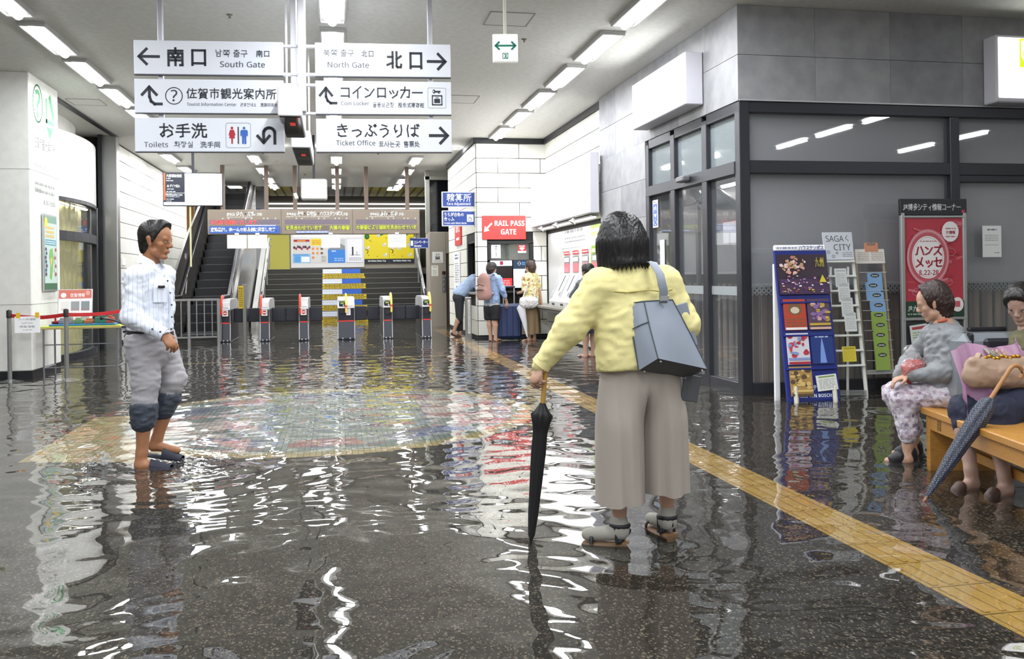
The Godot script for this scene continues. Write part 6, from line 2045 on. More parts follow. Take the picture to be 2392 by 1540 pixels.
	var wn := struct("window_3", span(3.12, 4.10, 1.98, 2.04, 18.1, 18.2), mt("frame_black", "1c1c1e", 0.4))
	for q in [[3.12, 3.17, 0.98, 2.0], [4.02, 4.10, 0.98, 2.0], [3.12, 4.10, 1.6, 1.64], [3.12, 4.10, 0.95, 1.0]]:
		put("frame", span(q[0], q[1], q[2], q[3], 18.1, 18.2, 0.004), mt("frame_black"), wn)
	put("pane", span(3.17, 4.02, 1.64, 1.98, 18.15, 18.156), mt("window_glass"), wn)
	struct("wall_office", span(3.1, 4.3, 0.95, 2.05, 18.42, 18.46), mt("office_grey", "8f9088", 0.7))
	for q in [[3.3, 0.2, "white paper list inside the ticket office window", "paper"], [3.86, 0.18, "red and white heart notice inside the ticket office window", "aed"]]:
		var n := thing("window_notice", q[2], "notice", V(q[0], 1.82 if q[3] == "paper" else 1.87, 18.14))
		put("sheet", gbox(Vector3.ZERO, Vector3(q[1], 0.28 if q[3] == "paper" else 0.17, 0.004)), mt("paper"), n)
		var np := Print.new(Vector3(0, 0, 0.002), q[1], 0.28 if q[3] == "paper" else 0.17, [0, 0, 20, 28 if q[3] == "paper" else 20])
		if q[3] == "paper":
			np.cjk("特", 8, 13, 2, 6, "50504e", 0.12); np.cjk("別", 8, 13, 7, 11, "50504e", 0.12); np.cjk("口", 8, 13, 12, 16, "50504e", 0.12); np.scribble(9, 12, 17, 26, 3, "60605e", rng)
		else:
			np.rect(0, 0, 20, 15, "cc3038"); np.words("AED", 3, 17, 1, 5, "ffffff", true); np.oval(7.5, 8.6, 3.2, 2.8, "ffffff"); np.oval(12.5, 8.6, 3.2, 2.8, "ffffff"); np.poly([Vector2(4.6, 9.6), Vector2(15.4, 9.6), Vector2(10, 14.4)], "ffffff")
		ink_on(np, n, "print")
	for k in 2:
		var d := thing("wall_display", ["display with black field and red field in the ticket office front", "display with white list and dark header in the ticket office front"][k], "display", V(3.39 + 0.49 * k, 1.34, 18.07))
		put("case", gbox(Vector3.ZERO, Vector3(0.48, 0.6, 0.06), 0.006), mt("frame_black"), d)
		if k == 0:
			screen(d, Vector3(0, 0, 0.031), 0.46, 0.57, [0, 0, 46, 57], [[0, 0, 46, 11, "c8dcec", 0.8], [0, 11, 46, 37, "1c1416", 0.05], [0, 37, 46, 57, "d02830", 0.7]])
			var t := Print.new(Vector3(0, 0, 0.036), 0.46, 0.57, [0, 0, 46, 57])
			t.scribble(4, 42, 40, 54, 4, "f4d0d0", rng, 0.4); t.rect(20, 1, 27, 9, "a02840")
			ink_on(t, d, "lettering")
		else:
			screen(d, Vector3(0, 0, 0.031), 0.46, 0.57, [0, 0, 46, 57], [[0, 0, 46, 18, "22344c", 0.2], [0, 18, 46, 57, "dcecf2", 1.0]])
			var t := Print.new(Vector3(0, 0, 0.036), 0.46, 0.57, [0, 0, 46, 57])
			t.frame(10, 3, 15, 10, 1, 1.4, "f4f8ff"); t.scribble(18, 38, 3, 10, 2, "4a9ad8", rng, 0.6)
			for y in [21, 34, 47]:
				t.rect(24, y, 29, y + 6, "2c4a64")
			ink_on(t, d, "lettering")
	var tr := thing("office_shelf", "dark shelf under the two displays of the ticket office", "shelf", V(3.62, 0.96, 18.02))
	put("board", gbox(Vector3.ZERO, Vector3(1.0, 0.04, 0.22), 0.006), mt("frame_black"), tr)
	var w4 := struct("window_4", span(2.9, 3.0, 2.02, 2.08, 18.25, 19.4), mt("frame_black"))
	for q in [[18.22, 18.28], [19.36, 19.42]]:
		put("frame", span(2.89, 3.0, 0.96, 2.06, q[0], q[1]), mt("frame_black"), w4)
	struct("wall_office_inner", span(3.55, 3.6, 0.95, 2.1, 18.2, 19.5), mt("frame_black"))
	put("counter", span(2.80, 3.05, 0.92, 0.97, 18.2, 19.45, 0.006), mt("ledge_stone"), w4)
	# blue signs standing out from the corner
	for k in 2:
		var b := thing("blue_sign", ["upper blue sign reading fare adjustment on the block corner", "lower blue sign with a wheelchair symbol on the block corner"][k], "sign", V(2.54, 2.92 - 0.395 * k, 18.3))
		put("board", gbox(Vector3.ZERO, Vector3(0.70, 0.33, 0.07), 0.006), mt("paper"), b)
		var q := Print.new(Vector3(0, 0, 0.035), 0.70, 0.33, [0, 0, 76, 35])
		q.rect(2, 2, 74, 33, "26408c")
		if k == 0:
			q.cjk("精算所", 10, 68, 4, 22, "ffffff", 0.085); q.words("Fare Adjustment", 12, 66, 24, 30, "ffffff")
		else:
			q.cjk("うらが白色の", 4, 50, 5, 13, "ffffff", 0.13); q.cjk("きっぷ", 4, 28, 15, 23, "ffffff", 0.13); q.words("Tickets with White Backs", 4, 56, 26, 30, "ffffff")
			q.rect(57, 9, 72, 25, "ffffff"); q.ring(64, 19, 3.6, 3.6, 1.0, "26408c"); q.line([Vector2(63, 11), Vector2(63.5, 17), Vector2(67, 17.5), Vector2(69, 22)], 1.0, "26408c")
		ink_on(q, b, "lettering")
	var rg := thing("red_gate_sign", "tall red sign on the side of the tiled corner block", "sign", V(2.86, 2.45, 20.7))
	put("board", gbox(Vector3.ZERO, Vector3(0.03, 0.8, 1.0), 0.004), mt("sign_red"), rg)
	var gq := Print.new(Vector3(-0.016, 0, 0), 1.0, 0.8, [0, 0, 40, 32], Vector3.LEFT)
	gq.words("GATE", 8, 34, 8, 20, "f8e8e6", true); gq.line([Vector2(30, 26), Vector2(12, 26)], 2.5, "f8e8e6")
	ink_on(gq, rg, "lettering")
	var lp := thing("side_poster", "tall white notice on the side of the tiled corner block", "notice", V(2.865, 1.42, 21.0))
	put("sheet", gbox(Vector3.ZERO, Vector3(0.02, 0.96, 1.0), 0.004), mt("paper"), lp)
	var lq := Print.new(Vector3(-0.011, 0, 0), 1.0, 0.96, [0, 0, 20, 90], Vector3.LEFT)
	lq.scribble(4, 16, 4, 18, 2, "6a7a9a", rng); lq.scribble(4, 17, 24, 70, 9, "9aa0b0", rng); lq.oval(10, 80, 3, 3, "3a5a9a")
	ink_on(lq, lp, "print")
	var gp := thing("guide_post", "slim steel guide post with a white strip before the office window", "post", V(2.68, FL, 18.05))
	put("shaft", gbox(Vector3(0, 0.45, 0), Vector3(0.13, 0.9, 0.06), 0.008), mt("brushed_steel"), gp)
	var gs := Print.new(Vector3(0.015, 0.5, 0.031), 0.05, 0.7, [0, 0, 5, 70])
	gs.rect(0, 0, 5, 70, "d8d8d2"); gs.scribble(1.2, 3.8, 3, 67, 22, "70706c", rng)
	ink_on(gs, gp, "lettering")


func Geo_print_recess() -> Geo:
	var p := Print.new(V(4.42, 1.7, 15.9), 4.0, 1.1, [0, 0, 400, 110], Vector3.LEFT)
	p.scribble(120, 250, 4, 18, 1, "8a8c92", rng, 0.4)
	p.scribble(120, 260, 20, 34, 2, "9a9ca2", rng, 0.4)
	p.scribble(100, 240, 40, 52, 2, "aeb0b4", rng, 0.3)
	p.rect(300, 0, 396, 14, "a8c850"); p.rect(300, 20, 396, 26, "c8dc84"); p.rect(300, 44, 396, 50, "a8c850")
	return p.g


func skin(g: Geo, bones: Array, cell: float, k := 0.02, cuts := [], amp := 0.0, ns := Vector3.ONE) -> void:
	# one continuous surface round tapered bones [a, b, ra, rb, flat axis, flattening]; a negative radius hollows out
	var lo := Vector3(1e9, 1e9, 1e9)
	var hi := -lo
	for b in bones:
		if b[2] < 0.0:
			continue
		var r: float = maxf(b[2], b[3]) + cell * 2.5
		var rv := Vector3(r, r, r)
		lo = lo.min(b[0] - rv).min(b[1] - rv)
		hi = hi.max(b[0] + rv).max(b[1] + rv)
	var nx := int((hi.x - lo.x) / cell) + 2
	var ny := int((hi.y - lo.y) / cell) + 2
	var nz := int((hi.z - lo.z) / cell) + 2
	var f := PackedFloat32Array()
	f.resize(nx * ny * nz)
	f.fill(1.0)
	for b in bones:
		var a: Vector3 = b[0]
		var ba: Vector3 = b[1] - b[0]
		var bb := maxf(ba.dot(ba), 1e-9)
		var ra: float = absf(b[2])
		var rb: float = absf(b[3])
		var hollow: bool = b[2] < 0.0
		var fl: bool = b.size() > 4
		var fa: Vector3 = b[4] if fl else Vector3.RIGHT
		var fk: float = (b[5] - 1.0) if fl else 0.0
		var R := maxf(ra, rb) + k + cell * 1.5
		var p0: Vector3 = (b[0].min(b[1]) - Vector3(R, R, R) - lo) / cell
		var p1: Vector3 = (b[0].max(b[1]) + Vector3(R, R, R) - lo) / cell
		var x0 := maxi(int(p0.x), 0); var x1 := mini(int(p1.x) + 1, nx - 1)
		var y0 := maxi(int(p0.y), 0); var y1 := mini(int(p1.y) + 1, ny - 1)
		var z0 := maxi(int(p0.z), 0); var z1 := mini(int(p1.z) + 1, nz - 1)
		for z in range(z0, z1 + 1):
			for y in range(y0, y1 + 1):
				var idx := (z * ny + y) * nx + x0
				var pa := lo + Vector3(x0, y, z) * cell - a
				for x in range(x0, x1 + 1):
					var h := clampf(pa.dot(ba) / bb, 0.0, 1.0)
					var q := pa - ba * h
					if fl:
						q += fa * (q.dot(fa) * fk)
					var d := q.length() - ra - (rb - ra) * h
					var o := f[idx]
					if hollow:
						f[idx] = maxf(o, -d)
					elif o > 0.9:
						f[idx] = d
					else:
						var hh := clampf(0.5 + 0.5 * (o - d) / k, 0.0, 1.0)
						f[idx] = o + (d - o) * hh - k * hh * (1.0 - hh)
					idx += 1
					pa.x += cell
	for c in cuts:
		var cp: Vector3 = c[0]
		var cn: Vector3 = c[1]
		for z in nz:
			for y in ny:
				var idx := (z * ny + y) * nx
				var s := cn.dot(lo + Vector3(0, y, z) * cell - cp)
				var st := cn.x * cell
				for x in nx:
					if f[idx] < s:
						f[idx] = s
					idx += 1
					s += st
	var at := PackedInt32Array()
	at.resize(nx * ny * nz)
	at.fill(-1)
	var vs := PackedVector3Array()
	var gr := PackedVector3Array()
	var lim := cell * 4.5
	var sx := 1
	var sy := nx
	var sz := nx * ny
	for z in nz - 1:
		for y in ny - 1:
			var base := (z * ny + y) * nx
			for x in nx - 1:
				var i := base + x
				var f0 := f[i]
				if f0 > lim or f0 < -lim:
					continue
				var f1 := f[i + sx]; var f2 := f[i + sy]; var f3 := f[i + sx + sy]
				var f4 := f[i + sz]; var f5 := f[i + sx + sz]; var f6 := f[i + sy + sz]; var f7 := f[i + sx + sy + sz]
				var neg := int(f0 < 0) + int(f1 < 0) + int(f2 < 0) + int(f3 < 0) + int(f4 < 0) + int(f5 < 0) + int(f6 < 0) + int(f7 < 0)
				if neg == 0 or neg == 8:
					continue
				var sum := Vector3.ZERO
				var n := 0
				if (f0 < 0) != (f1 < 0): sum += Vector3(f0 / (f0 - f1), 0, 0); n += 1
				if (f2 < 0) != (f3 < 0): sum += Vector3(f2 / (f2 - f3), 1, 0); n += 1
				if (f4 < 0) != (f5 < 0): sum += Vector3(f4 / (f4 - f5), 0, 1); n += 1
				if (f6 < 0) != (f7 < 0): sum += Vector3(f6 / (f6 - f7), 1, 1); n += 1
				if (f0 < 0) != (f2 < 0): sum += Vector3(0, f0 / (f0 - f2), 0); n += 1
				if (f1 < 0) != (f3 < 0): sum += Vector3(1, f1 / (f1 - f3), 0); n += 1
				if (f4 < 0) != (f6 < 0): sum += Vector3(0, f4 / (f4 - f6), 1); n += 1
				if (f5 < 0) != (f7 < 0): sum += Vector3(1, f5 / (f5 - f7), 1); n += 1
				if (f0 < 0) != (f4 < 0): sum += Vector3(0, 0, f0 / (f0 - f4)); n += 1
				if (f1 < 0) != (f5 < 0): sum += Vector3(1, 0, f1 / (f1 - f5)); n += 1
				if (f2 < 0) != (f6 < 0): sum += Vector3(0, 1, f2 / (f2 - f6)); n += 1
				if (f3 < 0) != (f7 < 0): sum += Vector3(1, 1, f3 / (f3 - f7)); n += 1
				at[i] = vs.size()
				vs.append(lo + (Vector3(x, y, z) + sum / n) * cell)
				gr.append(Vector3(f1 + f3 + f5 + f7 - f0 - f2 - f4 - f6, f2 + f3 + f6 + f7 - f0 - f1 - f4 - f5, f4 + f5 + f6 + f7 - f0 - f1 - f2 - f3).normalized())
	if amp > 0.0:
		for i in vs.size():
			var nv := sun_noise.get_noise_3dv(vs[i] * ns)
			vs[i] += gr[i] * amp * (nv if ns.x > 30.0 else absf(nv) * 1.9 - 0.35)   # cloth: round folds with sharp valleys
	var tris := PackedInt32Array()
	for z in range(1, nz - 1):
		for y in range(1, ny - 1):
			var base := (z * ny + y) * nx
			for x in range(1, nx - 1):
				var i := base + x
				var f0 := f[i]
				if f0 > lim or f0 < -lim:
					continue
				var inside := f0 < 0
				if inside != (f[i + sx] < 0):
					quad_of(tris, at[i], at[i - sy], at[i - sy - sz], at[i - sz])
				if inside != (f[i + sy] < 0):
					quad_of(tris, at[i], at[i - sx], at[i - sx - sz], at[i - sz])
				if inside != (f[i + sz] < 0):
					quad_of(tris, at[i], at[i - sx], at[i - sx - sy], at[i - sy])
	var nn := PackedVector3Array()
	nn.resize(vs.size())
	for t in range(0, tris.size(), 3):
		var a := tris[t]; var b := tris[t + 1]; var c := tris[t + 2]
		var fn := (vs[b] - vs[a]).cross(vs[c] - vs[a])
		if fn.dot(gr[a] + gr[b] + gr[c]) < 0.0:
			fn = -fn
		nn[a] += fn; nn[b] += fn; nn[c] += fn
	for i in nn.size():
		nn[i] = nn[i].normalized()
	for t in range(0, tris.size(), 3):
		g.tri(vs[tris[t]], vs[tris[t + 1]], vs[tris[t + 2]], nn[tris[t]], nn[tris[t + 1]], nn[tris[t + 2]])


func quad_of(t: PackedInt32Array, a: int, b: int, c: int, d: int) -> void:
	if a < 0 or b < 0 or c < 0 or d < 0:
		return
	t.append(a); t.append(b); t.append(c)
	t.append(a); t.append(c); t.append(d)


func B(a: Vector3, b: Vector3, ra: float, rb: float) -> Array:
	return [a, b, ra, rb]


func placed(t: Transform3D, bones: Array) -> Array:
	var out := []
	var s := t.basis.x.length()
	var rot := t.basis.orthonormalized()
	for b in bones:
		var c := [t * b[0], t * b[1], b[2] * s, b[3] * s]
		if b.size() > 4:
			c.append((rot * b[4]).normalized()); c.append(b[5])
		out.append(c)
	return out


func facing(f: Vector3, tilt := 0.0) -> Basis:   # z axis looks along f
	var z := f.normalized()
	var x := Vector3.UP.cross(z).normalized()
	var b := Basis(x, z.cross(x), z)
	return b * Basis(Vector3.RIGHT, tilt)


func head_bones() -> Array:
	var X := Vector3.RIGHT
	var o := [
		[Vector3(0, 0.035, -0.024), Vector3(0, 0.035, 0.012), 0.092, 0.087, X, 1.16],
		[Vector3(0, 0.0, 0.030), Vector3(0, -0.06, 0.034), 0.064, 0.05, X, 1.02],
		B(Vector3(-0.034, -0.07, 0.012), Vector3(0.034, -0.07, 0.012), 0.034, 0.034),
		B(Vector3(-0.012, -0.104, 0.062), Vector3(0.012, -0.104, 0.062), 0.018, 0.018),
		B(Vector3(-0.03, -0.09, 0.03), Vector3(-0.008, -0.106, 0.056), 0.022, 0.016),
		B(Vector3(0.03, -0.09, 0.03), Vector3(0.008, -0.106, 0.056), 0.022, 0.016),
		B(Vector3(-0.04, 0.018, 0.077), Vector3(0.04, 0.018, 0.077), 0.014, 0.014),
		B(Vector3(0, 0.012, 0.086), Vector3(0, -0.026, 0.108), 0.008, 0.012),
		B(Vector3(-0.011, -0.034, 0.100), Vector3(0.011, -0.034, 0.100), 0.010, 0.010),
		B(Vector3(-0.016, -0.062, 0.086), Vector3(0.016, -0.062, 0.086), 0.007, 0.007),
		B(Vector3(-0.013, -0.073, 0.083), Vector3(0.013, -0.073, 0.083), 0.0075, 0.0075),
		B(Vector3(0, -0.05, -0.02), Vector3(0, -0.18, -0.045), 0.055, 0.060),
	]
	for s in [-1.0, 1.0]:
		o.append(B(Vector3(0.043 * s, -0.024, 0.052), Vector3(0.032 * s, -0.05, 0.05), 0.025, 0.022))
		o.append([Vector3(0.081 * s, 0.014, -0.014), Vector3(0.078 * s, -0.028, -0.004), 0.019, 0.012, X, 1.7])
		o.append([Vector3(0.033 * s, 0.0, 0.100), Vector3(0.026 * s, 0.0, 0.102), -0.013, -0.012])
	return o


func face_parts(person: Node3D, t: Transform3D, hair: Material, brows := true) -> void:
	for s in [-1.0, 1.0]:
		var c := Vector3(0.031 * s, -0.002, 0.0855)
		var wg := Geo.new()
		wg.loft(ball(t * c, t.basis * Vector3(0.013, 0, 0), t.basis * Vector3(0, 0.0055, 0), t.basis * Vector3(0, 0, 0.006)))
		var eye := put("eye", wg, mt("eye_white", "d8d2c8", 0.3), person)
		var ig := Geo.new()
		ig.loft(ball(t * (c + Vector3(0, 0.0005, 0.0035)), t.basis * Vector3(0.005, 0, 0), t.basis * Vector3(0, 0.005, 0), t.basis * Vector3(0, 0, 0.0042)))
		put("pupil", ig, mt("eye_dark", "241a14", 0.25), eye)
		var lg := Geo.new()
		lg.tube([t * (c + Vector3(-0.014, 0.003, 0.003)), t * (c + Vector3(0, 0.0062, 0.0058)), t * (c + Vector3(0.014, 0.003, 0.002))], 0.0016, 5)
		put("lid_line", lg, mt("eye_dark"), eye)
		if brows:
			var bg := Geo.new()
			bg.tube([t * Vector3(0.014 * s, 0.023, 0.0905), t * Vector3(0.032 * s, 0.0275, 0.0885), t * Vector3(0.05 * s, 0.021, 0.074)], 0.0036, 6)
			put("eyebrow", bg, hair, person)
	var mg := Geo.new()
	mg.tube([t * Vector3(-0.02, -0.0675, 0.0865), t * Vector3(0, -0.068, 0.0915), t * Vector3(0.02, -0.0675, 0.0865)], 0.0016, 6)
	put("mouth", mg, mt("lip_line", "6e3c34", 0.5), person)


func ball(c: Vector3, x: Vector3, y: Vector3, z: Vector3, k := 7, m := 12) -> Array:
	var rings := []
	for i in k:
		var a := PI * (i + 0.02) / (k - 0.96)
		var ring := PackedVector3Array()
		for j in m:
			var b := TAU * j / m
			ring.append(c + y * cos(a) + (x * cos(b) + z * sin(b)) * maxf(sin(a), 0.02))
		rings.append(ring)
	return rings


func hand_bones(w: Vector3, dir: Vector3, palm: Vector3, thumb_side: float, curl: float, s := 1.0, spread := 1.0) -> Array:
	dir = dir.normalized()
	palm = (palm - dir * palm.dot(dir)).normalized()
	var l := dir.cross(palm).normalized() * thumb_side
	var o := [[w - dir * 0.03 * s, w + dir * 0.02 * s, 0.026 * s, 0.027 * s, palm, 1.3], [w + dir * 0.02 * s, w + dir * 0.072 * s, 0.036 * s, 0.040 * s, palm, 2.3]]
	var lens := [0.068, 0.076, 0.071, 0.056]
	for i in 4:
		var p := w + (dir * (0.088 - 0.003 * i * i) + l * (0.031 - 0.0205 * i) * spread) * s
		var ang := 0.0
		for seg in 3:
			ang += curl * [0.55, 0.9, 0.6][seg]
			var d := dir * cos(ang) + palm * sin(ang)
			var q: Vector3 = p + d * lens[i] * s * [0.45, 0.3, 0.25][seg]
			o.append(B(p, q, (0.0092 - 0.0007 * seg) * s, (0.0085 - 0.0007 * seg) * s))
			p = q
	var t0 := w + (dir * 0.022 + l * 0.03) * s
	var t1 := t0 + (dir * 0.7 + l * 0.55 + palm * 0.35 * (0.5 + curl)).normalized() * 0.042 * s
	var t2 := t1 + (dir * 0.9 + palm * 0.5 * (0.3 + curl) - l * 0.15 * curl).normalized() * 0.032 * s
	o.append(B(t0, t1, 0.014 * s, 0.011 * s))
	o.append(B(t1, t2, 0.0105 * s, 0.0085 * s))
	return o


func stripe_tex(base, line, lines: int, width: int) -> ImageTexture:
	var im := Image.create(256, 16, false, Image.FORMAT_RGB8)
	im.fill(Color(base))
	for k in lines:
		im.fill_rect(Rect2i(int(256.0 * k / lines), 0, width, 16), Color(line))
	return ImageTexture.create_from_image(im)


func people() -> void:
	sun_noise.seed = 17
	sun_noise.frequency = 1.0
	sun_noise.fractal_octaves = 2
	sun_noise.fractal_type = FastNoiseLite.FRACTAL_FBM
	walking_man()
	yellow_woman()
	grey_woman()
	edge_woman()
	backpack_person()
	floral_woman()
	dark_hair_person()
	clerk()


func walking_man() -> void:
	var o := thing("person", "man in a striped white shirt and rolled up grey trousers wading", "person", V(-1.33, FL, 6.62))
	var f := Vector3(0.91, 0, 0.41).normalized()
	var r := Vector3(-f.z, 0, f.x)             # his right, towards the camera
	var skn := mt("skin_tan", "a3704f", 0.5, {"sss": 0.15})
	var hair := mt("hair_black", "17130f", 0.45)
	var ht := Transform3D(facing(Vector3(0.95, -0.08, 0.30)).scaled(Vector3(1.03, 1.06, 1.03)), Vector3(0.085, 1.615, 0.02))
	var neck := Vector3(0.035, 1.465, 0.02)
	var sr := Vector3(-0.025, 1.36, 0.17)
	var sl := Vector3(0.105, 1.37, -0.14)
	var er := Vector3(-0.045, 1.085, 0.225)
	var wr := Vector3(0.165, 0.965, 0.26)
	var el := Vector3(0.10, 1.12, -0.21)
	var wl := Vector3(0.03, 0.95, -0.21)
	var hipr := Vector3(-0.005, 0.91, 0.085)
	var hipl := Vector3(0.075, 0.90, -0.085)
	var kr := Vector3(0.015, 0.57, 0.09)
	var kl := Vector3(0.165, 0.58, -0.08)
	var ar := Vector3(-0.02, 0.13, 0.08)
	var al := Vector3(0.05, 0.20, -0.10)
	var body := Geo.new()
	skin(body, placed(ht, head_bones()), 0.005, 0.011)
	skin(body, hand_bones(wr, Vector3(0.62, -0.78, 0.03), Vector3(-0.55, -0.35, -0.6), 1.0, 0.7, 1.03), 0.004, 0.008)
	skin(body, hand_bones(wl, Vector3(-0.2, -0.97, 0.0), Vector3(0.2, 0, 0.9), -1.0, 0.6, 1.03), 0.006, 0.008)
	skin(body, [B(neck, Vector3(0.02, 1.2, 0), 0.055, 0.10), B(Vector3(0.02, 1.2, 0), Vector3(0.02, 0.95, 0), 0.10, 0.10), B(er, er.lerp(wr, 0.8), 0.036, 0.024), B(sr, er, 0.045, 0.036), B(hipr, kr, 0.075, 0.058), B(kr, kr.lerp(ar, 0.45), 0.054, 0.056), B(kr.lerp(ar, 0.45), ar, 0.056, 0.038), B(hipl, kl, 0.075, 0.058), B(kl, kl.lerp(al, 0.45), 0.054, 0.056), B(kl.lerp(al, 0.45), al, 0.056, 0.038),
		B(ar, ar + Vector3(-0.012, -0.085, 0), 0.038, 0.043), B(ar + Vector3(0.0, -0.088, 0.01), ar + Vector3(0.17, -0.10, 0.04), 0.036, 0.026), B(al, al + Vector3(-0.03, -0.06, 0), 0.037, 0.035), B(al + Vector3(-0.02, -0.06, 0), al + Vector3(0.14, -0.095, 0.03), 0.036, 0.026)], 0.0115, 0.022)
	put("body", body, skn, o)
	face_parts(o, ht, hair)
	var hg := Geo.new()
	skin(hg, placed(ht, [[Vector3(0, 0.046, -0.034), Vector3(0, 0.054, 0.018), 0.098, 0.091, Vector3.RIGHT, 1.11], B(Vector3(-0.02, 0.10, 0.04), Vector3(0.02, 0.092, 0.068), 0.046, 0.036), [Vector3(0, -0.01, -0.062), Vector3(0, -0.055, -0.06), 0.06, 0.052, Vector3.RIGHT, 0.8], [Vector3(0.072, 0.03, 0.012), Vector3(0.074, 0.0, 0.012), 0.014, 0.012], [Vector3(-0.072, 0.03, 0.012), Vector3(-0.074, 0.0, 0.012), 0.014, 0.012]]), 0.005, 0.015,
		[[ht * Vector3(0, 0.062, 0.07), ht.basis * Vector3(0, -0.62, 0.78).normalized()], [ht * Vector3(0, 0.0, 0.024), ht.basis * Vector3(0, -0.42, 0.9).normalized()], [ht * Vector3(0, -0.088, -0.05), ht.basis * Vector3(0, -1, 0.1).normalized()]], 0.0028, Vector3(90, 40, 90))
	put("hair", hg, hair, o)
	var tx := stripe_tex("eceff5", "97a3bf", 4, 5)
	var shirt := mt("shirt_striped", "f6f8fc", 0.75, {"tex": tx, "world": false, "scale3": Vector3(9, 9, 9), "rim": 0.3})
	var sg := Geo.new()
	skin(sg, [[Vector3(0.03, 1.02, 0), Vector3(0.03, 1.25, 0), 0.168, 0.172, f, 1.15], B(Vector3(0.075, 1.05, 0.01), Vector3(0.075, 1.14, 0.01), 0.10, 0.09), [Vector3(0.01, 1.28, 0), Vector3(0.025, 1.37, 0.01), 0.155, 0.10, f, 1.2], B(neck + Vector3(0, -0.06, 0.03), sr, 0.062, 0.07), B(neck + Vector3(0.01, -0.06, -0.03), sl, 0.062, 0.07), B(sr, er, 0.074, 0.062), B(er, wr, 0.064, 0.045), B(sl, el, 0.072, 0.06), B(el, wl, 0.06, 0.045)], 0.0105, 0.035, [[Vector3(0, 0.95, 0), Vector3(0.10, -0.99, 0).normalized()]], 0.009, Vector3(7, 10, 7))
	put("shirt", sg, shirt, o)
	var cg := Geo.new()
	for s in [1.0, -1.0]:
		var e: Vector3 = r * s
		cg.loft([PackedVector3Array([neck + e * 0.02 - f * 0.066 + Vector3(0, 0.06, 0), neck + e * 0.068 + Vector3(0, 0.05, 0) - f * 0.01, neck + e * 0.042 + f * 0.066 + Vector3(0, 0.002, 0)]), PackedVector3Array([neck + e * 0.03 - f * 0.09 + Vector3(0, 0.0, 0), neck + e * 0.098 + Vector3(0, -0.008, 0), neck + e * 0.045 + f * 0.115 + Vector3(0, -0.07, 0)])], false, false)
	put("collar", cg, mt("collar_white", "eef1f6", 0.7), o)
	var pl := Geo.new()
	pl.tube([Vector3(0.03, 1.37, 0) + f * 0.115, Vector3(0.03, 1.27, 0) + f * 0.153, Vector3(0.03, 1.12, 0) + f * 0.168, Vector3(0.03, 0.97, 0) + f * 0.152], 0.016, 6, true, 0.35, r)
	put("placket", pl, shirt, o)
	for k in 5:
		var b1 := Geo.new()
		b1.loft(ball(Vector3(0.03, 1.33 - 0.085 * k, 0) + f * [0.146, 0.165, 0.175, 0.176, 0.168][k], Vector3(0.007, 0, 0), Vector3(0, 0.007, 0), Vector3(0, 0, 0.007), 5, 8))
		put("button", b1, mt("button_dark", "28304a", 0.4), o)
	for e in [wr + Vector3(-0.01, 0.02, 0.046), wr + Vector3(-0.06, 0.04, 0.05)]:
		var b2 := Geo.new()
		b2.loft(ball(e, Vector3(0.007, 0, 0), Vector3(0, 0.007, 0), Vector3(0, 0, 0.007), 5, 8))
		put("button", b2, mt("button_dark"), o)
	var cf := Geo.new()
	var cd := (wr - er).normalized()
	cf.tube([wr - cd * 0.07, wr + cd * 0.012], [0.05, 0.049], 16, false)
	put("cuff", cf, shirt, o)
	var belt_g := Geo.new()
	var ring0 := []
	for y in [0.945, 0.982]:
		var ring := PackedVector3Array()
		for s in 28:
			var a := TAU * s / 28
			ring.append(Vector3(0.032, y - 0.012 * cos(a), 0) + f * cos(a) * 0.152 + r * sin(a) * 0.168)
		ring0.append(ring)
	belt_g.loft(ring0, false)
	put("belt", belt_g, mt("belt_black", "1d1a18", 0.4), o)
	var tg := Geo.new()
	skin(tg, [[Vector3(0.03, 0.94, 0), Vector3(0.03, 0.86, 0), 0.168, 0.172, f, 1.1], B(hipr, kr + Vector3(0, 0.06, 0), 0.118, 0.092), B(kr + Vector3(0, 0.06, 0), kr + Vector3(-0.015, -0.14, 0), 0.090, 0.082), B(hipl, kl + Vector3(0, 0.04, 0), 0.118, 0.090), B(kl + Vector3(0, 0.04, 0), kl + Vector3(-0.045, -0.10, -0.01), 0.090, 0.078), B(Vector3(-0.055, 0.88, 0.02), Vector3(-0.055, 0.82, 0.03), 0.085, 0.08)], 0.0115, 0.03,
		[[Vector3(0, 0.965, 0), Vector3(-0.10, 0.99, 0).normalized()]], 0.008, Vector3(5, 15, 5))
	put("trousers", tg, mt("trousers_grey", "a5a2a6", 0.8, {"rim": 0.3}), o)
	for q in [[kr + Vector3(-0.013, -0.12, 0), kr + Vector3(-0.02, -0.215, 0), 0.097, 0.085], [kl + Vector3(-0.035, -0.085, -0.01), kl + Vector3(-0.07, -0.175, -0.01), 0.093, 0.080]]:
		var ug := Geo.new()
		skin(ug, [B(q[0], q[1], q[2], q[3])], 0.0115, 0.01, [[q[0] + Vector3(0, 0.03, 0), Vector3.UP]], 0.009, Vector3(8, 26, 8))
		put("rolled_cuff", ug, mt("cuff_wet", "3d4450", 0.55), o, "dark wet rolled trouser cuff")
	for q in [[ar + Vector3(-0.03, -0.155 + 0.035, 0.0), 0.0], [al + Vector3(-0.055, -0.125, 0.0), -0.16]]:
		var sh := Geo.new()
		var b := Basis(Vector3.UP, -0.22) * Basis(Vector3.BACK, q[1])
		var rings := []
		for k in 9:
			var t := k / 8.0
			var w: float = 0.034 + 0.016 * sin(PI * clampf(t * 1.05, 0, 1))
			var ring := PackedVector3Array()
			for s in 10:
				var a := TAU * s / 10
				ring.append(q[0] + b * Vector3(-0.045 + 0.29 * t, sin(a) * 0.012, cos(a) * w))
			rings.append(ring)
		sh.loft(rings)
		var top := []
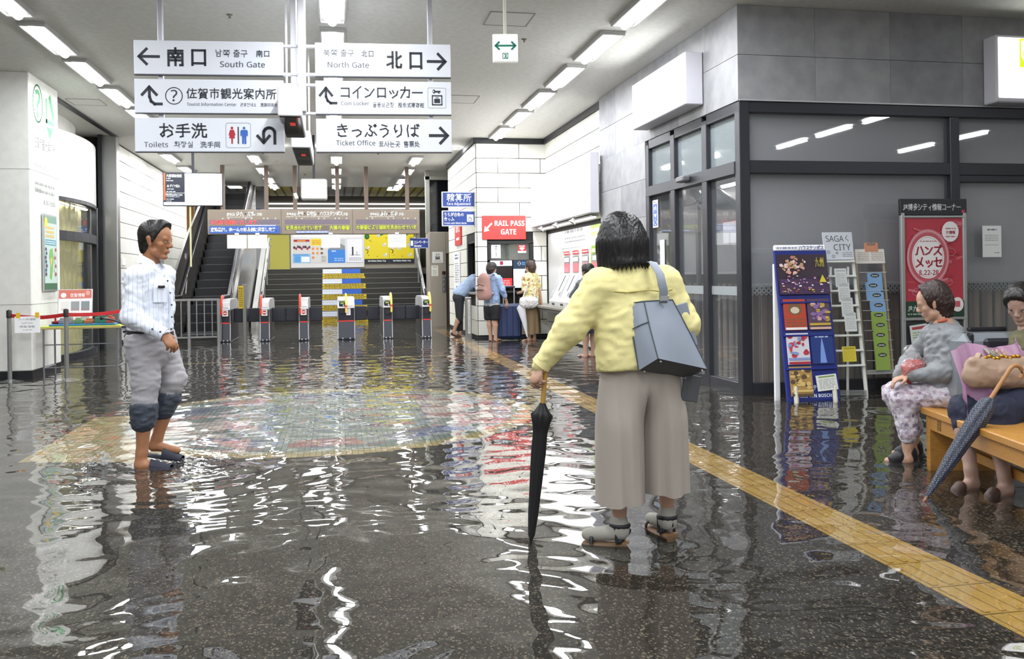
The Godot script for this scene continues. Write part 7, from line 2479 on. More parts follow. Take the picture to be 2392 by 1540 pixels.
		for k in 5:
			var t := k / 4.0
			var ring := PackedVector3Array()
			for s in 9:
				var a := PI * s / 8
				ring.append(q[0] + b * Vector3(0.10 + 0.14 * t, 0.004 + sin(a) * (0.072 - 0.042 * t), cos(a) * (0.050 - 0.008 * t)))
			top.append(ring)
		sh.loft(top, true, false)
		put("slipper", sh, mt("slipper_navy", "15182c", 0.6), o, "navy slipper")
	var pc := Vector3(0.03, 1.235, 0) + f * 0.145 + r * 0.085
	put("chest_pocket", gbox(pc, Vector3(0.10, 0.11, 0.006), 0.002, facing(f + r * 0.75)), shirt, o)
	put("glasses", gbox(pc + Vector3(0.01, 0.055, 0.01), Vector3(0.05, 0.02, 0.012), 0.005, facing(f + r * 0.6)), mt("rubber_black"), o, "dark glasses in the chest pocket")


func pant_leg(g: Geo, top: Vector3, bottom: Vector3, rt: Vector2, rb: Vector2, folds: int, amp: float, sd: float) -> void:
	var rings := []
	for k in 15:
		var t := k / 14.0
		var c := top.lerp(bottom, t)
		var rx := lerpf(rt.x, rb.x, t)
		var rz := lerpf(rt.y, rb.y, t)
		var ring := PackedVector3Array()
		for s in 56:
			var a := TAU * s / 56
			var w := 1.0 + amp * t * sin(a * folds + sd + 1.2 * sin(t * 2.0)) + amp * 0.5 * t * sin(a * (folds * 2 - 1) + sd * 2.0)
			ring.append(c + Vector3(cos(a) * rx * w, 0.012 * sin(a * 2 + sd) * t, sin(a) * rz * w))
		rings.append(ring)
	var inner: PackedVector3Array = rings[14].duplicate()
	for s in inner.size():
		inner[s] = inner[s].lerp(bottom, 0.05) + Vector3(0, 0.004, 0)
	rings.append(inner)
	g.loft(rings, false)


func yellow_woman() -> void:
	var o := thing("person", "woman seen from behind in a yellow blouse and beige culottes", "person", V(1.45, FL, 4.1))
	var f := Vector3(-0.22, 0, -0.97).normalized()
	var r := Vector3(-f.z, 0, f.x)
	var skn := mt("skin_pale", "b58f78", 0.5, {"sss": 0.15})
	var hair := mt("hair_woman", "120f10", 0.38)
	var ht := Transform3D(facing(Vector3(-0.45, -0.12, -0.9)).scaled(Vector3(0.95, 0.95, 0.95)), Vector3(-0.085, 1.478, -0.02))
	var neck := Vector3(-0.06, 1.35, 0)
	var sl := Vector3(-0.20, 1.275, 0.03)
	var sr := Vector3(0.145, 1.28, -0.02)
	var el := Vector3(-0.345, 1.075, 0.0)
	var wl := Vector3(-0.475, 0.90, -0.06)
	var er := Vector3(0.235, 1.08, 0.0)
	var wr := Vector3(0.20, 1.06, -0.24)
	var body := Geo.new()
	skin(body, placed(ht, head_bones()), 0.007, 0.012)
	skin(body, hand_bones(wl, Vector3(-0.42, -0.85, 0.1), Vector3(0.55, -0.3, -0.2), -1.0, 1.05, 0.95), 0.004, 0.008)
	var al := Vector3(-0.11, 0.16, 0.0)
	var arr := Vector3(0.155, 0.18, -0.05)
	skin(body, [B(neck, Vector3(-0.03, 1.1, 0), 0.05, 0.09), B(Vector3(-0.03, 1.1, 0), Vector3(0.0, 0.85, 0), 0.09, 0.1), B(sl, el, 0.04, 0.035), B(el, wl, 0.035, 0.026), B(sr, er, 0.04, 0.035), B(er, wr, 0.035, 0.026), B(Vector3(-0.07, 0.8, 0), Vector3(-0.1, 0.5, 0), 0.07, 0.055), B(Vector3(0.08, 0.8, 0), Vector3(0.13, 0.5, -0.02), 0.07, 0.055),
		B(Vector3(-0.1, 0.5, 0), al, 0.052, 0.036), B(Vector3(0.13, 0.5, -0.02), arr, 0.052, 0.036)], 0.0125, 0.02)
	put("body", body, skn, o)
	var hg := Geo.new()
	var hx := ht.basis.orthonormalized()
	skin(hg, [[ht * Vector3(0, 0.055, -0.02), ht * Vector3(0, 0.0, -0.03), 0.110, 0.120, hx.x, 1.0], [ht * Vector3(0, 0.0, -0.03), ht * Vector3(0.0, -0.10, -0.035), 0.120, 0.122, hx.z, 1.12], B(ht * Vector3(0.065, 0.0, 0.02), ht * Vector3(0.09, -0.13, 0.03), 0.06, 0.036), B(ht * Vector3(-0.065, 0.0, 0.0), ht * Vector3(-0.09, -0.12, -0.01), 0.06, 0.04)], 0.005, 0.03,
		[[ht * Vector3(0, 0, 0.055), ht.basis * Vector3(0, 0.25, 1).normalized()], [ht * Vector3(0, -0.125, 0), Vector3(0.12, -1, 0.12).normalized()]], 0.0035, Vector3(110, 6, 110))
	for k in 60:   # loose strands at the ends
		var a := TAU * k / 60.0 + 0.3
		if sin(a) > 0.75:
			continue
		var p0 := ht * Vector3(cos(a) * 0.112, -0.085, -0.035 + sin(a) * 0.10)
		var p1 := ht * Vector3(cos(a) * 0.113 + 0.008 * sin(k * 3.1), -0.128 - 0.022 * absf(sin(k * 1.7)), -0.035 + sin(a) * 0.102)
		hg.tube([p0, (p0 + p1) / 2 + Vector3(0.003, 0, 0.003), p1], [0.010, 0.009, 0.0015], 5)
	put("hair", hg, hair, o, "shoulder length black hair")
	var yel := mt("blouse_yellow", "eee3a0", 0.8, {"rim": 0.3, "back": "4a4426"})
	var bg := Geo.new()
	var side := Vector3(1, 0, -0.2).normalized()
	skin(bg, [[Vector3(-0.02, 0.93, 0), Vector3(-0.025, 1.10, 0), 0.205, 0.195, f, 1.35], [Vector3(-0.025, 1.10, 0), Vector3(-0.03, 1.235, 0), 0.195, 0.185, f, 1.45], B(neck + Vector3(0, -0.05, 0.01), neck + Vector3(0, -0.02, 0.01), 0.075, 0.062), B(neck + Vector3(0.02, -0.075, 0), sl, 0.062, 0.072), B(neck + Vector3(0.02, -0.075, 0), sr, 0.062, 0.072), B(sl, el, 0.086, 0.072), B(el, wl, 0.072, 0.046), B(sr, er, 0.088, 0.074), B(er, wr, 0.074, 0.05)], 0.0115, 0.045,
		[[Vector3(0, 0.872, 0), Vector3(0.06, -1, 0.05).normalized()]], 0.007, Vector3(7, 13, 7))
	put("blouse", bg, yel, o)
	var cg := Geo.new()
	var cr := []
	for y in [0.0, 0.045, 0.05, 0.0]:
		var ring := PackedVector3Array()
		for s in 19:
			var a := lerpf(-0.2, PI + 0.2, s / 18.0)
			var rr: float = 0.066 if y > 0.01 else (0.08 if cr.size() > 2 else 0.07)
			ring.append(neck + Vector3(0.01, -0.035 + y, 0.0) + r * cos(a) * rr * 1.1 - f * sin(a) * rr)
		cr.append(ring)
	cg.loft(cr, false, false)
	put("collar", cg, yel, o)
	var yk := Geo.new()
	yk.tube([sl + Vector3(-0.02, -0.02, 0.075), Vector3(-0.10, 1.245, 0.135), Vector3(0.0, 1.255, 0.145), Vector3(0.09, 1.245, 0.12), sr + Vector3(0.03, -0.02, 0.07)], 0.0035, 5)
	put("yoke_seam", yk, mt("seam_yellow", "c4b56c", 0.8), o)
	var kg := Geo.new()
	var kd := (wl - el).normalized()
	kg.tube([wl - kd * 0.07, wl - kd * 0.03, wl + kd * 0.008], [0.052, 0.047, 0.05], 18, false)
	put("cuff", kg, yel, o)
	var cu := mt("culotte_beige", "a1988f", 0.85, {"rim": 0.25})
	var pg := Geo.new()
	var hips := []
	for k in 20:
		var t := k / 19.0
		var ring := PackedVector3Array()
		var rx := lerpf(0.182, 0.222, pow(minf(t * 2.2, 1.0), 0.7)) + 0.020 * t
		var rz := lerpf(0.12, 0.145, minf(1.0, t * 2.0))
		var two := smoothstep(0.22, 0.5, t)
		for q in 112:
			var a := TAU * q / 112
			var x := cos(a) * rx
			var one := sqrt(maxf(0.0, 1.0 - x * x / (rx * rx)))
			var c := rx * 0.5
			var lobe := sqrt(maxf(0.0, 1.0 - pow((absf(x) - c) / c, 2.0)))
			var fold := 0.012 * t * sin(x * 62.0 + 0.7 * sin(t * 3.0)) + 0.007 * t * sin(x * 121.0 + 2.0)
			ring.append(Vector3(x + 0.006 + 0.01 * t, lerpf(0.95, 0.225 if x < 0.0 else 0.255, t) + 0.006 * t * sin(x * 40.0), signf(sin(a)) * (lerpf(one, lobe, two) * rz + fold * one) - (0.03 * t if x > 0.0 else 0.0)))
		hips.append(ring)
	pg.loft(hips, false)
	put("culottes", pg, cu, o)
	for q in [[B(al + Vector3(0, -0.03, 0), al + Vector3(0, -0.06, 0), 0.040, 0.042), B(al + Vector3(0.0, -0.085, 0.01), al + Vector3(-0.145, -0.105, -0.06), 0.040, 0.030)], [B(arr + Vector3(0, -0.035, 0), arr + Vector3(0, -0.07, 0), 0.040, 0.042), B(arr + Vector3(0, -0.09, 0.01), arr + Vector3(-0.03, -0.11, -0.15), 0.040, 0.030)]]:
		var so := Geo.new()
		skin(so, q, 0.008, 0.03)
		put("sock", so, mt("sock_grey", "98958c", 0.8), o, "pale grey sock")
	for q in [[al + Vector3(0, -0.14, 0.0), Vector3(-0.92, 0, -0.38)], [arr + Vector3(0, -0.15, 0.0), Vector3(-0.2, 0, -0.98)]]:
		var sd := Geo.new()
		var sole := Geo.new()
		var d: Vector3 = q[1].normalized()
		var w := Vector3(-d.z, 0, d.x)
		var rings := []
		for k in 9:
			var t := k / 8.0
			var hw := 0.032 + 0.012 * sin(PI * t)
			var c: Vector3 = q[0] + d * (-0.045 + 0.235 * t) + Vector3(0, 0.012 * (1.0 - t), 0)
			var th := 0.026 * (1.0 - t) + 0.012
			rings.append(PackedVector3Array([c + w * hw, c - w * hw, c - w * hw + Vector3(0, -th, 0), c + w * hw + Vector3(0, -th, 0)]))
		sole.loft(rings)
		var heel: Vector3 = q[0]
		sd.tube([heel + w * 0.042 + Vector3(0, 0.012, 0), heel - d * 0.05 + Vector3(0, 0.062, 0), heel - w * 0.042 + Vector3(0, 0.012, 0)], 0.007, 6, true, 1.8)
		var an := []
		for s in 13:
			var a := TAU * s / 12
			an.append(heel + Vector3(0, 0.088, 0) + d * cos(a) * 0.048 + w * sin(a) * 0.046)
		sd.tube(an, 0.0065, 6, true, 1.8)
		sd.tube([heel + w * 0.046 + Vector3(0, 0.01, 0) + d * 0.01, heel + d * 0.02 + w * 0.04 + Vector3(0, 0.085, 0)], 0.007, 6)
		sd.tube([heel - w * 0.046 + Vector3(0, 0.01, 0) + d * 0.01, heel + d * 0.02 - w * 0.04 + Vector3(0, 0.085, 0)], 0.007, 6)
		var tp := []
		for s in 9:
			var a := PI * s / 8
			tp.append(heel + d * 0.135 + w * cos(a) * 0.042 + Vector3(0, 0.002 + sin(a) * 0.042, 0))
		sd.tube(tp, 0.010, 6, true, 0.6)
		var sl2 := put("sandal_sole", sole, mt("sole_tan", "7a5c40", 0.6), o)
		put("sandal_strap", sd, mt("strap_black", "1b1b20", 0.5), sl2, "black sandal strap")
	# her grey shoulder bag
	var bag := thing("tote_bag", "large blue grey tote bag hanging from the woman's right shoulder", "bag", V(1.53, 0.80, 3.93), 0.0)
	var lea := mt("leather_grey", "8f97a4", 0.5)
	var dk := mt("leather_dark", "4a4c50", 0.5)
	var T := [Vector3(-0.170, 0.362, -0.04), Vector3(-0.110, 0.372, 0.0), Vector3(0.060, 0.374, -0.07), Vector3(-0.01, 0.372, -0.12)]
	var L := [Vector3(-0.140, 0.048, 0.0), Vector3(-0.078, 0.11, 0.09), Vector3(0.212, 0.040, -0.02), Vector3(0.150, -0.012, -0.12)]
	var mid := Vector3(0.02, 0.2, -0.02)
	for k in 4:
		var g2 := Geo.new()
		soft_panel(g2, T[k], T[(k + 1) % 4], L[(k + 1) % 4], L[k], mid, 0.010 if k != 1 else 0.018)
		put("side_panel", g2, lea, bag)
	var b2 := Geo.new()
	soft_panel(b2, L[0], L[1], L[2], L[3], mid, 0.004)
	put("base", b2, dk, bag, "dark base with small studs")
	for k in 4:
		var e := Geo.new()
		e.tube([T[k], T[k].lerp(L[k], 0.5) + (T[k].lerp(L[k], 0.5) - mid).normalized() * 0.005, L[k]], 0.0035, 6)
		put("seam", e, mt("seam_dark", "4a5058", 0.6), bag)
		var rim := Geo.new()
		rim.tube([T[k], T[(k + 1) % 4]], 0.0035, 6)
		put("rim", rim, mt("seam_dark"), bag)
		var sd2 := Geo.new()
		sd2.loft(ball(L[k].lerp((L[0] + L[2]) / 2, 0.16) + Vector3(-0.002, -0.006, 0.006), Vector3(0.006, 0, 0), Vector3(0, 0.005, 0), Vector3(0, 0, 0.006), 5, 8))
		put("stud", sd2, mt("gate_silver"), bag)
	var ps := Geo.new()
	ps.tube([T[0].lerp(L[0], 0.38) + Vector3(-0.004, 0, 0.008), T[0].lerp(L[0], 0.36).lerp(T[1].lerp(L[1], 0.36), 0.5) + Vector3(-0.004, 0, 0.014), T[1].lerp(L[1], 0.36) + Vector3(-0.003, 0, 0.006)], 0.0025, 5)
	put("pocket_seam", ps, mt("seam_dark"), bag)
	var sg := Geo.new()
	var path := [Vector3(-0.005, 0.36, -0.025), Vector3(-0.015, 0.42, 0.01), Vector3(-0.03, 0.50, 0.005), Vector3(-0.045, 0.556, -0.05), Vector3(-0.055, 0.565, -0.13), Vector3(-0.05, 0.50, -0.20), Vector3(-0.02, 0.37, -0.115)]
	var wide := []
	for k in path.size():
		var ring := PackedVector3Array()
		for c in [Vector3(0.020, 0, 0.003), Vector3(-0.020, 0, 0.003), Vector3(-0.020, 0, -0.003), Vector3(0.020, 0, -0.003)]:
			ring.append(path[k] + c)
		wide.append(ring)
	sg.loft(wide)
	put("strap", sg, lea, bag)
	put("buckle", gbox(Vector3(-0.006, 0.385, -0.006), Vector3(0.045, 0.028, 0.012), 0.003), mt("gate_silver"), bag)
	put("back_pouch", gbox(Vector3(0.11, 0.24, -0.10), Vector3(0.13, 0.22, 0.012), 0.004, Basis(Vector3.BACK, 0.25)), lea, bag)
	put("hang_tag", gbox(Vector3(0.16, -0.06, -0.10), Vector3(0.09, 0.13, 0.01), 0.003, Basis(Vector3.BACK, -0.2)), dk, bag)
	# the black umbrella she leans on
	var um := thing("folded_umbrella", "furled black umbrella with a wooden handle held by yellow blouse woman", "umbrella", V(0.925, FL, 4.24))
	var top := Vector3(0.068, 0.88, 0.09)
	var dirn := top.normalized()
	var bs := Basis(Vector3(dirn.y, -dirn.x, 0).normalized(), dirn, Vector3(dirn.y, -dirn.x, 0).normalized().cross(dirn))
	var cg2 := Geo.new()
	var rg := []
	for q in [[0.006, 0.0], [0.009, 0.03], [0.017, 0.05], [0.024, 0.16], [0.029, 0.32], [0.034, 0.46], [0.034, 0.56], [0.036, 0.62], [0.043, 0.655], [0.030, 0.672], [0.017, 0.705], [0.014, 0.715]]:
		var ring := PackedVector3Array()
		for s in 32:
			var a := TAU * s / 32
			var w := 1.0 + 0.12 * sin(a * 8.0 + q[1] * 4.0) * clampf(q[1] * 5.0, 0, 1)
			if q[1] > 0.6 and q[1] < 0.68:
				w = 0.8 + 0.5 * absf(sin(a * 4.0))
			ring.append(bs * Vector3(cos(a) * q[0] * w, q[1], sin(a) * q[0] * w))
		rg.append(ring)
	cg2.loft(rg)
	put("canopy", cg2, mt("umbrella_black", "17171a", 0.6), um)
	var hn := Geo.new()
	hn.lathe([Vector2(0.011, 0.71), Vector2(0.013, 0.73), Vector2(0.012, 0.86), Vector2(0.014, 0.90), Vector2(0.0, 0.91)], Vector3.ZERO, 12, bs)
	put("handle", hn, mt("handle_wood", "b98f44", 0.45), um)
	var tp := Geo.new()
	tp.lathe([Vector2(0.003, -0.01), Vector2(0.006, 0.0), Vector2(0.007, 0.035)], Vector3.ZERO, 10, bs)
	put("ferrule", tp, mt("ferrule_brass", "8a7434", 0.35, {"metal": 0.7}), um)


func seated_legs(bones: Array, hip: Vector3, knee: Vector3, ankle: Vector3, r0: float, r1: float, r2: float) -> void:
	bones.append(B(hip, knee, r0, r1))
	bones.append(B(knee, ankle, r1, r2))


func grey_woman() -> void:
	# sits on the far end of the bench, turned to the left and away
	var o := thing("person", "seated woman in a grey hooded jacket and flowered trousers", "person", V(4.03, FL, 5.2))
	var f := Vector3(-0.85, 0, -0.5).normalized()
	var r := Vector3(-f.z, 0, f.x)
	var hair := mt("hair_brown", "2c1a16", 0.5)
	var ht := Transform3D(facing(Vector3(-0.78, -0.25, -0.58)).scaled(Vector3(0.95, 0.95, 0.95)), Vector3(-0.075, 1.105, -0.06))
	var neck := Vector3(-0.045, 0.965, -0.03)
	var sr := Vector3(0.0, 0.885, -0.16)
	var sl := Vector3(-0.045, 0.885, 0.10)
	var skn := mt("skin_pale", "b58f78")
	var body := Geo.new()
	skin(body, placed(ht, head_bones()), 0.0065, 0.012)
	var ka := Vector3(-0.27, 0.46, -0.12)
	var kb := Vector3(-0.18, 0.46, -0.33)
	var aa := Vector3(-0.25, 0.15, -0.10)
	var ab := Vector3(-0.06, 0.15, -0.30)
	skin(body, [B(neck, Vector3(-0.02, 0.6, 0), 0.05, 0.09), B(ka, aa, 0.045, 0.034), B(kb, ab, 0.045, 0.034), B(aa, aa + Vector3(0, -0.09, 0), 0.034, 0.036), B(aa + Vector3(0, -0.10, 0), aa + Vector3(-0.11, -0.115, -0.06), 0.036, 0.026), B(ab, ab + Vector3(0, -0.09, 0), 0.034, 0.036), B(ab + Vector3(0, -0.10, 0), ab + Vector3(-0.11, -0.115, -0.06), 0.036, 0.026)], 0.0125, 0.02)
	skin(body, hand_bones(Vector3(-0.26, 0.62, -0.08), Vector3(-0.9, -0.3, -0.2), Vector3(0, -1, 0), 1.0, 0.6, 0.95), 0.005, 0.008)
	put("body", body, skn, o)
	face_parts(o, ht, hair, false)
	var hg := Geo.new()
	skin(hg, placed(ht, [[Vector3(0, 0.045, -0.03), Vector3(0, 0.05, 0.015), 0.106, 0.10, Vector3.RIGHT, 1.08], [Vector3(0, -0.02, -0.065), Vector3(0, -0.085, -0.055), 0.074, 0.055, Vector3.RIGHT, 0.85], B(Vector3(0.0, 0.10, -0.05), Vector3(0, 0.095, 0.03), 0.06, 0.05)]), 0.0065, 0.025, [[ht * Vector3(0, 0.03, 0.065), ht.basis * Vector3(0, -0.5, 0.86).normalized()], [ht * Vector3(0, -0.02, 0.03), ht.basis * Vector3(0, -0.2, 1).normalized()]], 0.006, Vector3(55, 30, 55))
	put("hair", hg, hair, o)
	var jg := Geo.new()
	skin(jg, [[Vector3(-0.02, 0.50, -0.02), Vector3(-0.02, 0.70, -0.02), 0.165, 0.155, f, 1.25], [Vector3(-0.02, 0.70, -0.02), Vector3(-0.025, 0.85, -0.03), 0.155, 0.145, f, 1.3], B(neck + Vector3(0.01, -0.06, 0), sl, 0.06, 0.07), B(neck + Vector3(0.01, -0.06, 0), sr, 0.06, 0.07), B(sl, Vector3(-0.11, 0.66, 0.11), 0.072, 0.060), B(Vector3(-0.11, 0.66, 0.11), Vector3(-0.24, 0.62, -0.06), 0.06, 0.044), B(sr, Vector3(-0.10, 0.68, -0.3), 0.07, 0.055), B(Vector3(-0.10, 0.68, -0.3), Vector3(-0.26, 0.62, -0.16), 0.055, 0.044)], 0.0115, 0.035, [[Vector3(0, 0.43, 0), Vector3.DOWN]], 0.010, Vector3(8, 12, 8))
	skin(jg, [B(neck + Vector3(0.075, -0.035, -0.07), neck + Vector3(0.06, -0.05, 0.09), 0.04, 0.045), B(neck + Vector3(0.02, 0.0, -0.08), neck + Vector3(0.07, -0.01, 0.03), 0.032, 0.045), B(neck + Vector3(-0.04, -0.03, 0.08), neck + Vector3(0.06, -0.05, 0.09), 0.032, 0.042)], 0.01, 0.03, [], 0.006, Vector3(10, 10, 10))
	put("hooded_jacket", jg, mt("jacket_grey", "7c7f82", 0.55), o)
	var sc := Geo.new()
	sc.tube([neck + Vector3(-0.05, 0.02, 0.04), neck + Vector3(0.0, 0.03, 0.052), neck + Vector3(0.05, 0.028, 0.0), neck + Vector3(0.01, 0.032, -0.05)], [0.006, 0.016, 0.018, 0.006], 8)
	put("scarf", sc, mt("scarf_coral", "c2664e", 0.7), o, "coral scarf edge")
	var tg := Geo.new()
	skin(tg, [[Vector3(-0.03, 0.50, 0.02), Vector3(-0.03, 0.49, -0.06), 0.15, 0.15, Vector3.UP, 1.35], B(Vector3(-0.06, 0.50, 0.0), ka, 0.095, 0.085), B(ka, aa + Vector3(0, 0.07, 0), 0.085, 0.064), B(Vector3(-0.04, 0.50, -0.12), kb, 0.095, 0.085), B(kb, ab + Vector3(0, 0.07, 0), 0.085, 0.064)], 0.0115, 0.03, [[Vector3(0, 0.60, 0), Vector3.UP]], 0.009, Vector3(9, 12, 9))
	put("flowered_trousers", tg, mt("flowers", "ffffff", 0.8, {"tex": flower_tex(["c4bec6", "8f7f92", "d8d4da", "6a5a74", "b49aa4"], 9), "world": false, "scale": 3.4}), o, "pale trousers with a purple flower pattern")
	for q in [aa, ab]:
		var sg := Geo.new()
		skin(sg, [B(q + Vector3(0.04, -0.14, 0.02), q + Vector3(-0.13, -0.145, -0.06), 0.034, 0.028), B(q + Vector3(-0.05, -0.085, -0.03), q + Vector3(-0.085, -0.10, -0.045), 0.045, 0.036), B(q + Vector3(0.02, -0.05, 0.0), q + Vector3(0.025, -0.09, 0.0), 0.04, 0.04)], 0.009, 0.015)
		put("sandal", sg, mt("strap_black", "1b1b20"), o, "black strap sandal")
	var pb := thing("plastic_bag", "clear plastic bag with a red bundle in the grey jacket woman's lap", "bag", V(3.80, 0.62, 5.28))
	var rg := Geo.new()
	skin(rg, [B(Vector3(0, 0.02, 0), Vector3(0.03, 0.03, 0.01), 0.055, 0.05), B(Vector3(-0.02, 0.0, 0), Vector3(-0.02, -0.04, 0), 0.042, 0.04)], 0.008, 0.03, [], 0.010, Vector3(22, 22, 22))
	put("red_bundle", rg, mt("bundle_red", "9c2d22", 0.6), pb)
	var cg := Geo.new()
	skin(cg, [B(Vector3(0, 0.01, 0), Vector3(0.02, 0.04, 0.0), 0.075, 0.068), B(Vector3(0.02, 0.09, 0), Vector3(-0.01, 0.14, 0), 0.022, 0.036)], 0.009, 0.03, [], 0.014, Vector3(24, 24, 24))
	put("clear_film", cg, mt("clear_film", "f0f0f2", 0.1, {"alpha": 0.10}), pb)


func flower_tex(cols: Array, sd: int) -> ImageTexture:
	var im := Image.create(256, 256, false, Image.FORMAT_RGB8)
	im.fill(Color(cols[0]))
	var r := RandomNumberGenerator.new()
	r.seed = sd
	for k in 130:
		var c := Color(cols[1 + r.randi() % (cols.size() - 1)])
		var x := r.randi() % 256
		var y := r.randi() % 256
		for p in 5:
			var px := x + int(7 * cos(TAU * p / 5))
			var py := y + int(7 * sin(TAU * p / 5))
			var s := r.randi_range(3, 6)
			for dy in range(-s, s + 1):
				var half := int(sqrt(float(s * s - dy * dy)))
				for dx in range(-half, half + 1):
					im.set_pixel(posmod(px + dx, 256), posmod(py + dy, 256), c)
	return ImageTexture.create_from_image(im)


func edge_woman() -> void:
	# sits on the bench facing left, partly past the right edge of the picture
	var o := thing("person", "seated woman in a navy skirt at the right picture edge", "person", V(4.1, FL, 4.75))
	var skn := mt("skin_legs", "a98a7c", 0.5, {"sss": 0.1})
	var hair := mt("hair_black", "17130f")
	var f := Vector3(-0.95, 0, 0.3).normalized()
	var ht := Transform3D(facing(Vector3(-0.8, -0.4, 0.45)).scaled(Vector3(0.95, 0.95, 0.95)), Vector3(0.165, 1.10, -0.08))
	var neck := Vector3(0.20, 0.95, -0.08)
	var body := Geo.new()
	skin(body, placed(ht, head_bones()), 0.0065, 0.012)
	var ka := Vector3(-0.34, 0.47, 0.0)
	var kb := Vector3(-0.27, 0.47, 0.17)
	var aa := Vector3(-0.385, 0.13, 0.13)
	var ab := Vector3(-0.30, 0.13, 0.30)
	skin(body, [B(neck, Vector3(0.2, 0.55, -0.05), 0.05, 0.1), B(Vector3(0.1, 0.50, -0.05), ka, 0.07, 0.058), B(ka, ka.lerp(aa, 0.35), 0.054, 0.056), B(ka.lerp(aa, 0.35), aa, 0.056, 0.036), B(Vector3(0.12, 0.50, 0.1), kb, 0.07, 0.058), B(kb, kb.lerp(ab, 0.35), 0.054, 0.056), B(kb.lerp(ab, 0.35), ab, 0.056, 0.036), B(aa, aa + Vector3(0.01, -0.085, 0.0), 0.037, 0.042), B(aa + Vector3(0, -0.088, 0.0), aa + Vector3(-0.14, -0.105, 0.05), 0.038, 0.03), B(ab, ab + Vector3(0.01, -0.085, 0.0), 0.037, 0.042), B(ab + Vector3(0, -0.088, 0.0), ab + Vector3(-0.14, -0.105, 0.05), 0.038, 0.03), B(neck + Vector3(0.02, -0.1, 0.16), Vector3(0.20, 0.72, 0.16), 0.042, 0.038), B(Vector3(0.20, 0.72, 0.16), Vector3(-0.01, 0.775, 0.06), 0.036, 0.027), B(neck + Vector3(0.02, -0.1, -0.15), Vector3(0.10, 0.68, -0.22), 0.042, 0.038)], 0.012, 0.02)
	skin(body, hand_bones(Vector3(-0.01, 0.775, 0.06), Vector3(-0.95, 0.1, -0.1), Vector3(-0.1, 0.75, -0.5), 1.0, 0.8, 0.98), 0.004, 0.008)
	put("body", body, skn, o)
	face_parts(o, ht, hair)
	var hg := Geo.new()
	skin(hg, placed(ht, [[Vector3(0, 0.045, -0.03), Vector3(0, 0.05, 0.02), 0.106, 0.10, Vector3.RIGHT, 1.05], [Vector3(0, 0.0, -0.06), Vector3(0, -0.10, -0.05), 0.09, 0.08, Vector3.RIGHT, 0.9]]), 0.008, 0.025, [[ht * Vector3(0, 0.03, 0.06), ht.basis * Vector3(0, -0.5, 0.86).normalized()]], 0.005, Vector3(50, 15, 50))
	put("hair", hg, hair, o)
	var tg := Geo.new()
	skin(tg, [[Vector3(0.20, 0.55, -0.04), Vector3(0.20, 0.80, -0.06), 0.165, 0.155, f, 1.25], B(neck + Vector3(0.01, -0.07, 0), neck + Vector3(0.02, -0.1, 0.15), 0.06, 0.062), B(neck + Vector3(0.01, -0.07, 0), neck + Vector3(0.02, -0.1, -0.15), 0.06, 0.062), B(neck + Vector3(0.02, -0.1, 0.16), Vector3(0.20, 0.74, 0.16), 0.064, 0.056), B(neck + Vector3(0.02, -0.1, -0.15), Vector3(0.12, 0.72, -0.21), 0.064, 0.056)], 0.013, 0.035, [], 0.008, Vector3(8, 11, 8))
	put("top", tg, mt("top_olive", "5c5a3e", 0.8), o)
	var sg := Geo.new()
	skin(sg, [B(Vector3(0.12, 0.52, -0.06), ka + Vector3(0.02, 0, 0), 0.115, 0.088), B(Vector3(0.14, 0.52, 0.10), kb + Vector3(0.02, 0, 0), 0.115, 0.092), B(ka + Vector3(0.02, 0, 0), ka + Vector3(0.0, -0.10, 0.04), 0.085, 0.075), B(kb + Vector3(0.02, 0, 0), kb + Vector3(0.0, -0.14, 0.05), 0.09, 0.08), B(ka + Vector3(0.04, -0.04, 0), kb + Vector3(0.06, -0.06, 0.02), 0.08, 0.085), B(Vector3(-0.05, 0.44, 0.1), kb + Vector3(0.08, -0.17, 0.05), 0.08, 0.07)], 0.0115, 0.03, [[Vector3(0, 0.28, 0), Vector3(0.15, -1, 0.1).normalized()]], 0.008, Vector3(12, 9, 12))
	put("skirt", sg, mt("skirt_navy", "1b2036", 0.75), o)
	for q in [aa, ab]:
		var pg := Geo.new()
		var d := Vector3(-0.94, 0, 0.34)
		skin(pg, [B(q + Vector3(0, -0.118, 0) - d * 0.05, q + Vector3(0, -0.122, 0) + d * 0.16, 0.030, 0.026), B(q + Vector3(0, -0.088, 0) + d * 0.11, q + Vector3(0, -0.104, 0) + d * 0.15, 0.036, 0.032), B(q + Vector3(0, -0.075, 0) - d * 0.035, q + Vector3(0, -0.10, 0) - d * 0.04, 0.032, 0.034)], 0.009, 0.015)
		put("shoe", pg, mt("shoe_brown", "4a3630", 0.5), o)


func small_person(label: String, at: Vector3, f: Vector3, h: float, skn: Material, hair: Material, hair_low: float) -> Array:
	# head, neck, hair and a plain inner figure for people farther away; local units are metres for a height of h
	var o := thing("person", label, "person", at)
	f = f.normalized()
	var ht := Transform3D(facing(f).scaled(Vector3(0.96, 0.96, 0.96)), Vector3(0, h - 0.125, 0) + f * 0.02)
	var g := Geo.new()
	skin(g, placed(ht, head_bones()), 0.009, 0.012)
	var hg := Geo.new()
	skin(hg, placed(ht, [[Vector3(0, 0.045, -0.03), Vector3(0, 0.05, 0.018), 0.106, 0.10, Vector3.RIGHT, 1.08], [Vector3(0, -0.01, -0.06), Vector3(0, hair_low, -0.055), 0.085, 0.07, Vector3.RIGHT, 0.9]]), 0.01, 0.025, [[ht * Vector3(0, 0.03, 0.06), ht.basis * Vector3(0, -0.5, 0.86).normalized()], [ht * Vector3(0, -0.01, 0.03), ht.basis * Vector3(0, -0.3, 0.95).normalized()]], 0.008, Vector3(35, 20, 35))
	put("hair", hg, hair, o)
	return [o, g, f, Vector3(-f.z, 0, f.x), ht]


